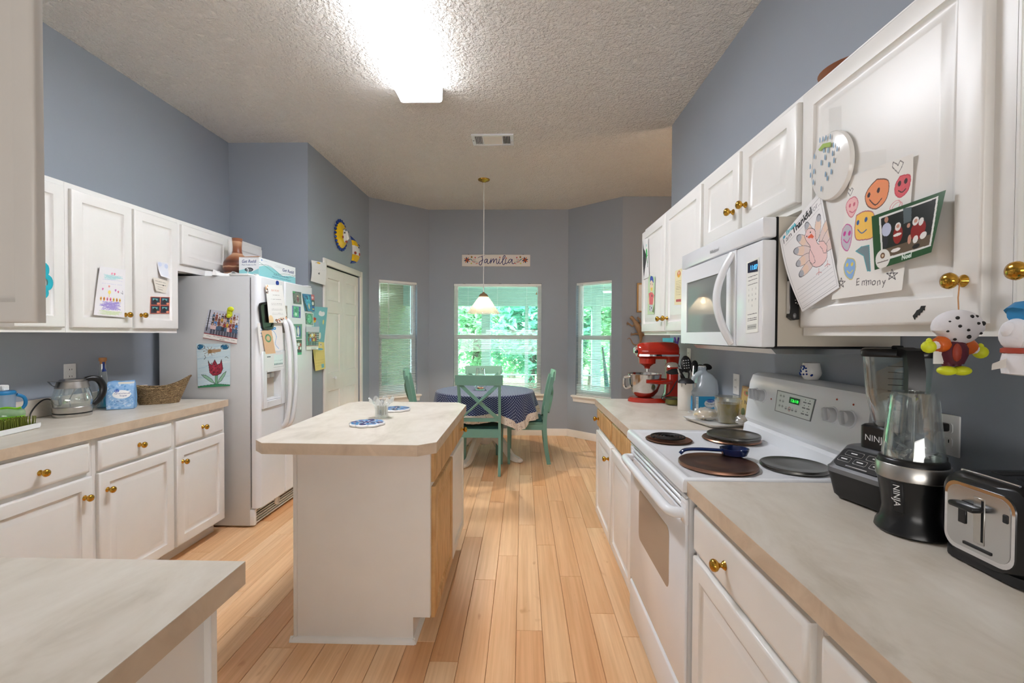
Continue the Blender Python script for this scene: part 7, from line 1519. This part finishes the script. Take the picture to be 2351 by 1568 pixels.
# round white plaque with painted raindrops
p = onX(1917, 381, RUF); pl = thing('round_plaque', 'round white plaque with painted raindrops on the big cabinet door', 'plaque', (RUF-.01, p.y, p.z)); ry_, rz_ = .083, .096
M = frame((RUF-.0015, p.y, p.z), (0, -1, 0), (0, 0, 1), (-1, 0, 0)); M2 = M @ Rz(.25)
MB().lathe([(.92, 0), (1, .004), (1, .009), (.96, .014), (.85, .0165), (.001, .018)], n=48, M=M2 @ Matrix.Diagonal((ry_, rz_, 1, 1))).obj('disc', 'ceramic_white', pl)
g = lambda x, y: onX(1760+x/2.8, 240+y/2.8, RUF)
simple('drop_blue', (120, 156, 184), .4, var=.1)
for x, y in ((355, 340), (328, 405), (352, 436), (330, 460), (348, 505), (392, 235), (412, 228), (432, 220), (460, 212), (482, 268), (475, 320), (484, 365), (450, 392), (466, 438), (428, 455), (400, 548), (418, 300), (445, 300), (400, 380), (425, 345), (505, 290), (440, 480)):
    q = g(x, y); MB().rings([[(RUF-.0215, q.y+.0030*s*math.cos(a), q.z+.0075*s*math.sin(a)*(1.5 if math.sin(a) > 0 else .7)) for a in [2*PI*k/10 for k in range(10)]] for s in (1, .5)], cap0=False).obj('painted_drop', 'drop_blue', pl)
simple('leaf_paint', (150, 178, 70), .5); b = MB(); b.add([(RUF-.0220, g(x, y).y, g(x, y).z) for x, y in ((382, 290), (412, 252), (466, 240), (464, 272), (424, 276), (392, 300))], [(0, 1, 2, 3, 4, 5)]); b.obj('painted_patch', 'leaf_paint', pl)
# bat sticker
g = lambda x, y: onX(1980+x/4.356, 560+y/4.356, RUF-.0008); bt = [(505, 720), (530, 690), (545, 665), (575, 650), (590, 620), (632, 618), (622, 640), (622, 665), (606, 660), (596, 685), (580, 690), (570, 715), (552, 712), (545, 735), (530, 735), (524, 758)]
tag(MB().rings([[g(x, y)+Vector((h, 0, 0)) for x, y in bt] for h in (.0006, -.0008)]).obj('bat_sticker', 'black_matte'), 'small black bat sticker low on the big cabinet door', 'sticker')
for (x0, y0, x1, y1), lab in (((1903, 250, 1932, 330), 'clear tape above the round plaque'), ((1975, 350, 2035, 395), 'clear tape over the top edge of the smiling-face sheet')):
    b = MB(); b.add([tuple(onX(x, y, RUF-.0010-(.004 if y0 > 340 else 0))) for x, y in ((x0, y0), (x1, y0-8), (x1, y1-12), (x0, y1))], [(0, 1, 2, 3)]); tag(b.obj('tape_strip', 'tape'), lab, 'tape')
# ---- drawings on the far wall cabinet
cv = Cv(60, 170, 130, (236, 236, 236)); cv.poly([(4, 168), (14, 130), (26, 118), (40, 96), (34, 70), (20, 40), (8, 4), (2, 60)], (60, 60, 64)); cv.poly([(34, 120), (46, 128), (50, 104), (44, 84), (52, 60), (44, 66), (38, 90)], (60, 180, 90)); cv.line([(44, 84), (48, 46)], 3, (50, 60, 54)); cv.line([(30, 88), (54, 96)], 3, (60, 150, 80)); cv.ell(42, 140, 3, 6, (120, 206, 210))
tag(sheet('creature_drawing', cv, quadX(RUF, ((1475, 551), (1489, 546), (1492, 636), (1477, 642)), -1, lambda u, v: .003*u, .0012)), 'drawing of a dark winged shape with green on the far right cabinet door', 'drawing')
cv = Cv(100, 300, 190, (196, 222, 180)); cv.ell(52, 272, 26, 28, (50, 80, 170)); cv.rect(28, 250, 80, 266, (50, 80, 170)); cv.ell(52, 220, 26, 46, (240, 216, 190)); cv.ell(40, 236, 3, 8, (60, 50, 50)); cv.ell(66, 236, 3, 8, (60, 50, 50)); cv.poly([(38, 206), (68, 212), (66, 186), (46, 182)], (230, 210, 90)); cv.poly([(10, 160), (40, 172), (70, 172), (96, 150), (84, 130), (76, 76), (26, 76), (20, 130)], (222, 110, 114)); cv.ell(62, 146, 8, 10, (120, 70, 80)); cv.rect(8, 80, 20, 130, (240, 216, 190)); cv.rect(82, 80, 94, 130, (240, 216, 190)); cv.rect(26, 22, 78, 74, (206, 210, 214)); cv.line([(40, 62), (30, 62), (30, 34), (42, 34)], 4, (60, 60, 66)); cv.ell(58, 50, 6, 8, (90, 90, 96)); cv.poly([(70, 20), (96, 80), (96, 10)], (110, 140, 90))
tag(sheet('boy_drawing', cv, quadX(RUF, ((1489, 631), (1505, 636), (1503, 721), (1487, 722)), -1, lambda u, v: .002*u, .0012)), "child's drawing of a boy in blue cap and red shirt on the far cabinet", 'drawing')
cv = Cv(70, 200, 150, (232, 222, 180)); cv.ell(40, 176, 18, 18, (206, 120, 70)); cv.ell(40, 182, 8, 8, (236, 200, 170)); cv.ell(40, 166, 12, 8, (226, 170, 60)); cv.scribble(10, 62, [140, 130, 122, 112, 104, 96, 86, 78, 68], (150, 136, 104), 1.6, 3, 1.2); cv.rect(14, 30, 62, 44, (180, 90, 90)); cv.rect(0, 0, 70, 14, (236, 238, 236))
tag(sheet('recipe_card', cv, quadX(RUF, ((1551, 622), (1566, 616), (1566, 706), (1549, 706)), -1, None, .0015)), 'yellowed recipe card taped beside the microwave', 'card')
# black gadget held on the microwave's side
g = lambda x, y: onY(1780+x/5.227, 460+y/5.227, MY0-.010); gd_ = thing('bottle_opener', 'black hand-held opener with steel strip stuck on the microwave side', 'opener', g(205, 1130))
P = [g(*p) for p in ((190, 850), (160, 880), (165, 960), (165, 1300), (150, 1400), (200, 1440), (270, 1430), (265, 1200), (262, 960), (235, 870))]; MB().rings([[p+Vector((0, h, 0)) for p in P] for h in (.009, .002, -.008)]).obj('grip', 'black_plastic', gd_)
a, b_ = g(166, 970), g(158, 1360); MB().box(a.x-.003, a.x+.002, MY0-.017, MY0-.003, b_.z, a.z).obj('steel_strip', 'chrome', gd_); q = g(216, 1385); MB().ball((q.x, MY0-.018, q.z), .006, .003, .009, 12, 8).obj('button', 'grey_plastic', gd_)
for k, (x, y) in enumerate(((222, 1200), (228, 1232), (250, 1245))): q = g(x, y); MB().ball((q.x, MY0-.018, q.z), .0022, .002, .0022, 8, 6).obj('rivet', 'chrome', gd_)
# ================================================================== ON TOP OF THE RIGHT WALL CABINETS
a = onX(1692, 330, .95); tag(MB().rbox(.93, 1.12, 1.475, 1.90, 2.1345, 2.166, .012, 3).obj('clear_dish', 'smoke_plastic'), 'clear glass dish lying on top of the cabinet above the microwave', 'dish')
bwp = onX(1876, 176, .90); tag(MB().lathe([(.03, 0), (.05, .004), (.085, .03), (.095, .042), (.092, .042), (.05, .012), (.01, .008)], (.905+.095, bwp.y-.02, 2.1345), 32).obj('brown_bowl', 'clay'), 'dark brown bowl rim peeking over the big wall cabinet', 'bowl')
# ================================================================== DOLLS ON THE KNOBS
dx, dy = .818, .880; D = lambda x, y: onY(2100+x/4.9, 580+y/4.9, dy)
dl = thing('hanging_doll', 'hanging jester doll with a black-spotted white head and yellow hands', 'toy', (dx, dy, 1.30)); hc = D(480, 840); pm = dy/FPX/4.9
b = MB(); b.ball((0, 0, 0), 1, .85, 1, 24, 16); V2 = []
for v in b.v:
    q = Vector(v); s = 1+.10*max(0, q.z)*(abs(q.x) < .25)+.06*abs(q.x)*(q.z > -.2); V2.append((hc.x+q.x*s*235*pm*(1 if q.z > -.3 else .86), dy+q.y*.036, hc.z+q.z*190*pm*1.02))
b.v = V2; hd_ = b.obj('head', 'plush_white', dl)
for x, y, r_ in ((360, 740, 20), (500, 725, 19), (570, 722, 14), (545, 800, 15), (628, 800, 24), (358, 830, 16), (432, 873, 14), (460, 945, 22), (360, 975, 14), (595, 908, 13), (295, 778, 9), (280, 885, 12)):
    q = D(x, y); uu = (q.x-hc.x)/(235*pm); ww = (q.z-hc.z)/(190*pm); dd = math.sqrt(max(.02, 1-uu*uu-ww*ww)); MB().ball((q.x, dy-.036*.86*dd, q.z), r_*pm, .003, r_*pm*1.05, 10, 6).obj('spot', 'black_matte', hd_)
tb_ = [D(*p) for p in ((430, 1000), (430, 1070), (420, 1150), (420, 1250))]; MB().tube(tb_, [.016, .022, .023, .017], 14, flat=.85).obj('torso', 'maroon', dl)
q = D(385, 1120); MB().ball((q.x, dy-.016, q.z), .008, .006, .017, 10, 8).obj('bib', 'ribbon_red', dl)
for (x0, y0, x1, y1, x2, y2) in ((340, 1020, 250, 1040, 160, 1060), (520, 1020, 640, 1080, 740, 1120)):
    a, m_, e = D(x0, y0), D(x1, y1), D(x2, y2); MB().tube([a, (a+m_)/2, m_], [.014, .016, .013], 10).obj('sleeve', 'orange_satin', dl); MB().tube([m_, (m_*.55+e*.45)], [.008, .008], 8).obj('arm', 'plush_white', dl); MB().ball(tuple(e), .013, .010, .012, 12, 8).ball((e.x, dy, e.z+.010), .005, .005, .007, 8, 6).obj('glove', 'yellow_green', dl)
for x in (375, 455): a, e = D(x, 1230), D(x, 1275); MB().tube([a, e], [.010, .009], 10).obj('leg', 'maroon', dl)
for x, s in ((330, -1), (490, 1)): q = D(x, 1325); MB().ball((q.x, dy-.006, q.z), .016, .014, .009, 12, 8).obj('shoe', 'yellow_green', dl)
q = D(270, 1180); MB().rbox(q.x-.010, q.x+.010, dy-.001, dy+.001, q.z-.012, q.z+.012, .0005, 1).obj('care_tag', 'plastic_white', dl)
kp = Vector((.845, .907, 1.481)); MB().tube([D(495, 660), (D(495, 660)+kp)/2+Vector((0, 0, -.004)), kp+Vector((0, -.004, -.008)), kp+Vector((0, .004, -.006))], .0012, 6).obj('hanging_loop', 'cork', dl)
dy2 = .755; D2 = lambda x, y: onY(2112+x/4.9, 580+y/4.9, dy2)
d2 = thing('hanging_plush', 'white plush toy with a blue hat hanging at the right edge', 'toy', tuple(D2(1180, 1200))); 
q = D2(1160, 930); MB().ball(tuple(q), .029, .027, .030, 18, 12).obj('head', 'plush_white', d2); q = D2(1200, 1000); MB().ball((q.x, dy2-.012, q.z), .026, .022, .020, 14, 10).obj('muzzle', 'plush_white', d2)
q = D2(1000, 870); MB().ball(tuple(q), .010, .010, .014, 10, 8).obj('ear', 'plush_white', d2)
a, e = D2(1090, 720), D2(1230, 700); MB().tube([D2(1075, 700), D2(1150, 690), D2(1240, 690)], [.014, .018, .020], 12).obj('hat_brim', 'ribbon_blue', d2); MB().tube([D2(1150, 690), D2(1190, 620), D2(1240, 580)], [.022, .016, .008], 12).obj('hat', 'ribbon_blue', d2); MB().tube([D2(1090, 860)+Vector((0, -.030, 0)), D2(1150, 830)+Vector((0, -.036, 0)), D2(1240, 760)+Vector((0, -.030, 0))], .006, 8).obj('ribbon', 'ribbon_blue', d2)
MB().lathe([(.023, -.005), (.0265, -.003), (.0265, .003), (.023, .005)], tuple(D2(1165, 1105)), 20).obj('scarf', 'ribbon_red', d2); MB().rbox(D2(1030, 1120).x, D2(1100, 1120).x, dy2-.032, dy2-.027, D2(1060, 1270).z, D2(1060, 1110).z, .002, 1).obj('scarf_end', 'ribbon_red', d2)
MB().tube([D2(1170, 1120), D2(1150, 1250), D2(1130, 1380)], [.024, .026, .022], 14).obj('body', 'plush_white', d2); q = D2(1190, 1420); MB().ball((q.x, dy2-.020, q.z), .009, .006, .008, 10, 8).obj('paw_spot', 'black_matte', d2)
P = [D2(*p) for p in ((820, 1250), (1030, 1170), (1030, 1280), (810, 1320))]; MB().add([tuple(p) for p in P]+[tuple(p+Vector((0, .001, 0))) for p in P], [(0, 1, 2, 3), (7, 6, 5, 4), (0, 4, 5, 1), (1, 5, 6, 2), (2, 6, 7, 3), (3, 7, 4, 0)]).obj('care_tag', 'cream_paint', d2)
kp = Vector((.845, .785, 1.484)); MB().tube([D2(1200, 620), kp+Vector((-.004, 0, -.006))], .0012, 6).obj('hanging_loop', 'cork', d2)

# ================================================================== NEAR APPLIANCES
# --- big blender
bX, bY, bA = 1.015, 1.268, .24            # its front faces the room, turned a little to the viewer
BMx = Tr(bX, bY, CT) @ Rz(bA)             # local -x is the front
bl = thing('countertop_blender', 'tall black blender with a square clear jar and button panel', 'blender', (bX, bY, CT))
def rr3(w0, w1, d, z, r=.03): return [(x, y, z) for x, y in rrect(w0, w1, -d, d, r, 5)]
MB().rings([rr3(-.110, .085, .078, .004), rr3(-.118, .088, .084, .012), rr3(-.128, .090, .092, .068), rr3(-.130, .090, .093, .075)], M=BMx).obj('motor_base', 'black_matte', bl)
MB().rings([rr3(-.131, .091, .094, .0755), rr3(-.131, .091, .094, .088), rr3(-.126, .090, .090, .093), rr3(-.070, .090, .088, .142), rr3(-.060, .088, .085, .145)], M=BMx).obj('grey_band', 'grey_plastic', bl)
# sloped button panel
s0_, s1_ = Vector((-.124, 0, .0965)), Vector((-.076, 0, .1390)); pe_ = (s1_-s0_).normalized(); pn_ = Vector((-pe_.z, 0, pe_.x)); PM = BMx @ frame((s0_+s1_)/2, (0, -1, 0), tuple(pe_), tuple(pn_))
MB().prism(rrect(-.068, .068, -.032, .032, .014), -.002, .003, PM).obj('button_panel', 'black_plastic', bl)
for x, y, w_ in ((-.030, .015, .050), (.030, .015, .050), (-.045, -.008, .036), (.0, -.008, .036), (.045, -.008, .036)):
    MB().prism(rrect(x-w_/2, x+w_/2, y-.009, y+.009, .004), .003, .0038, PM).obj('button_rim', 'silver', bl); MB().prism(rrect(x-w_/2+.0018, x+w_/2-.0018, y-.0072, y+.0072, .003), .0038, .0048, PM).obj('button', 'black_plastic', bl); MB().prism(rrect(x-.009, x+.009, y-.0015, y+.0015, .0012), .0048, .0051, PM).obj('button_legend', 'plastic_white', bl)
MB().prism(rrect(-.030, .030, -.0285, -.0255, .001), .003, .0034, PM).obj('panel_legend', 'silver', bl)
jar = BMx @ Tr(.012, 0, 0) @ Rz(PI/4-.14)
sq = lambda s, z, r=.028: [(x, y, z) for x, y in rrect(-s, s, -s, s, r, 5)]
MB().rings([[(x, y, z) for x, y in rrect(-.060, .060, -.060, .060, .02, 4)] for z in (.142, .150, .205)]+[[(x, y, .21) for x, y in rrect(-.055, .055, -.055, .055, .02, 4)]], M=BMx @ Tr(.012, 0, 0)).obj('jar_collar', 'black_plastic', bl)
MB().rings([sq(.046, .208), sq(.052, .225), sq(.066, .30), sq(.074, .405), sq(.072, .405), sq(.064, .30), sq(.050, .227)], M=jar).obj('jar', 'smoke_plastic', bl)
MB().rings([sq(.077, .402), sq(.078, .406), sq(.078, .418), sq(.074, .424)], M=jar).obj('lid', 'black_plastic', bl)
hdir = Vector((-.35, -.94, 0)).normalized(); hc_ = Vector((bX, bY, CT))
MB().sweep([hc_+hdir*.070+Vector((0, 0, .418)), hc_+hdir*.118+Vector((0, 0, .412)), hc_+hdir*.128+Vector((0, 0, .37)), hc_+hdir*.124+Vector((0, 0, .27)), hc_+hdir*.108+Vector((0, 0, .18)), hc_+hdir*.075+Vector((0, 0, .150))], .034, [.022, .026, .028, .028, .026, .02], (-hdir.y, hdir.x, 0)).obj('handle', 'black_plastic', bl)
MB().rbox(-.035, .035, -.013, .013, .422, .432, .004, 2, jar).obj('lid_lever', 'black_plastic', bl)
letters('NINJA', .024, BMx @ Tr(-.0485, .038, .168) @ frame((0, 0, 0), (0, -1, 0), (0, 0, 1), (-1, 0, 0)), 'plastic_white', bl, .0005, name='maker_mark')
for face_ in (PI, 1.5*PI):
    for k in range(8): MB().box(-.0006, .0, -.018 if k % 2 else -.026, .018, 0, .0016, jar @ Rz(face_-PI) @ Tr(-(.0605+.0001*k*14*.5) - .0045 + .0, 0, .262+k*.0165)).obj('level_mark', 'black_matte', bl)
# --- cup blender
cX, cY = onY(2094, 1120, 1.082).x, 1.082
cb = thing('cup_blender', 'black and silver single-serve cup blender in front of the big blender', 'blender', (cX, cY, CT)); c3 = (cX, cY, CT)
MB().lathe([(.066, .002), (.070, .006), (.068, .018), (.060, .032), (.056, .055), (.060, .095), (.066, .128)], c3, 40).obj('motor_base', 'black_plastic', cb)
MB().lathe([(.0665, .128), (.0685, .130), (.069, .160), (.067, .163)], c3, 40).obj('silver_collar', 'brushed', cb); MB().lathe([(.0655, .163), (.064, .172), (.060, .176), (.054, .177)], c3, 40).obj('cup_ring', 'black_plastic', cb)
MB().lathe([(.058, .176), (.057, .19), (.044, .318), (.040, .328), (.010, .331), (.010, .329), (.038, .326), (.042, .316), (.055, .19), (.056, .178)], c3, 40).obj('cup', 'clear_glass', cb)
MB().lathe([(.03, .178), (.02, .186), (.008, .192)], c3, 20).obj('blade_hub', 'steel', cb)
for k in range(4): a = k*PI/2+.4; MB().sweep([Vector(c3)+Vector((.006*math.cos(a), .006*math.sin(a), .192)), Vector(c3)+Vector((.034*math.cos(a), .034*math.sin(a), .204 if k % 2 else .186))], .010, .0012, (-math.sin(a), math.cos(a), 0)).obj('blade', 'steel', cb)
for k in range(4): a = k*PI/2+.9; MB().tube([Vector(c3)+Vector((.0565*math.cos(a), .0565*math.sin(a), .182)), Vector(c3)+Vector((.0445*math.cos(a), .0445*math.sin(a), .31))], .0016, 6).obj('cup_rib', 'clear_glass', cb)
an_ = math.atan2(-cY, -cX)+(-.42)                     # badge, read sideways
bd = Vector((math.cos(an_), math.sin(an_), 0)); bt_ = Vector((-bd.y, bd.x, 0)); BM = frame(Vector(c3)+bd*.0600+Vector((0, 0, .090)), tuple(bt_), (0, 0, 1), tuple(bd))
MB().rbox(-.012, .012, -.036, .034, -.004, .0015, .002, 1, BM @ Rx(.13)).obj('badge', 'black_matte', cb); letters('NINJA', .019, BM @ Rx(.13) @ Tr(.0, .030, .0018) @ Rz(-PI/2) @ Tr(0, -.007, 0), 'plastic_white', cb, .0005, name='maker_mark')
MB().rbox(.055, .085, -.012, .012, .150, .178, .006, 2, Tr(*c3) @ Rz(math.atan2(.3, .95))).obj('cup_tab', 'black_plastic', cb)
# --- toaster (its lever end faces the room)
tX, tXb, tY0, tY1, tH = .885, 1.165, .812, .990, .185
to = thing('toaster', 'black two-slot toaster with a chrome lever end', 'toaster', ((tX+tXb)/2, (tY0+tY1)/2, CT))
def tsec(x, s=1., ins=0.): yc = (tY0+tY1)/2; hw = (tY1-tY0)/2*s-ins; return [(x, y, z) for y, z in rrect(yc-hw, yc+hw, CT+.014+ins*.3, CT+tH*(.985+.015*s)-ins, .045, 6)]
MB().rings([tsec(tX+.004, .92, .010), tsec(tX+.012, .98, .003), tsec(tX+.03, 1.), tsec(tXb-.02, 1.), tsec(tXb, .95, .006)]).obj('shell', 'black_plastic', to)
MB().rings([[(x, y, z) for x, y in rrect(tX+.006+i, tXb-i, tY0+.004+i, tY1-.004-i, .03, 4)] for z, i in ((CT+.002, .006), (CT+.004, 0), (CT+.022, 0))]).obj('foot', 'black_matte', to)
yc = (tY0+tY1)/2; TM = frame((tX+.0045, yc, CT+.096), (0, -1, 0), (0, 0, 1), (-1, 0, 0)); hw, hh_ = .068, .068
MB().prism(rrect(-hw, hw, -hh_, hh_, .026, 6), -.004, .004, TM).obj('chrome_rim', 'chrome', to); MB().prism(rrect(-hw+.007, hw-.007, -hh_+.009, hh_-.007, .021, 6), .004, .0052, TM).obj('face_plate', 'silver', to)
MB().rbox(-.006, .016, -.040, .050, .0045, .0065, .001, 1, TM).obj('lever_track', 'brushed', to); MB().box(.010, .014, -.034, .046, .0062, .0070, TM).obj('lever_slot', 'dark_gap', to)
MB().rbox(-.036, .016, .022, .034, .006, .030, .005, 2, TM).obj('lever', 'black_plastic', to); MB().rbox(-.036, -.020, -.012, .022, .005, .008, .002, 1, TM).obj('button_strip', 'black_plastic', to); MB().rbox(-.026, .030, -.052, -.046, .005, .0075, .001, 1, TM).obj('dial_slot', 'black_matte', to); MB().rbox(.048, .058, .020, .036, .004, .0075, .002, 1, TM).obj('side_tab', 'black_matte', to)
for k in (-.024, .024): MB().rbox(tX+.06, tXb-.04, yc+k-.013, yc+k+.013, CT+tH-.003, CT+tH+.0012, .001, 1).obj('slot', 'dark_gap', to)
MB().tube([(tX+.022, yc-.055, CT+tH-.001), (tX+.020, yc, CT+tH+.0005), (tX+.022, yc+.055, CT+tH-.001)], .0025, 6).obj('top_trim', 'chrome', to)
# --- outlet with a plug behind them
p = onX(2180, 998, RW); ol = outlet('white wall outlet with a black plug beside the toaster', frame((RW-.0005, p.y, p.z), (0, -1, 0), (0, 0, 1), (-1, 0, 0)))
pg = thing('power_plug', 'black plug in the outlet beside the toaster', 'plug', (RW-.01, p.y, p.z+.02)); MB().rbox(RW-.034, RW-.009, p.y-.012, p.y+.012, p.z+.010, p.z+.034, .005, 2).obj('plug_body', 'black_plastic', pg); MB().tube(spline([(RW-.030, p.y, p.z+.016), (RW-.036, p.y+.02, p.z-.02), (RW-.030, p.y+.07, p.z-.10), (RW-.03, p.y+.06, CT+.006), (RW-.06, p.y+.0, CT+.005)], 5), .003, 6).obj('plug_cord', 'cable', pg)
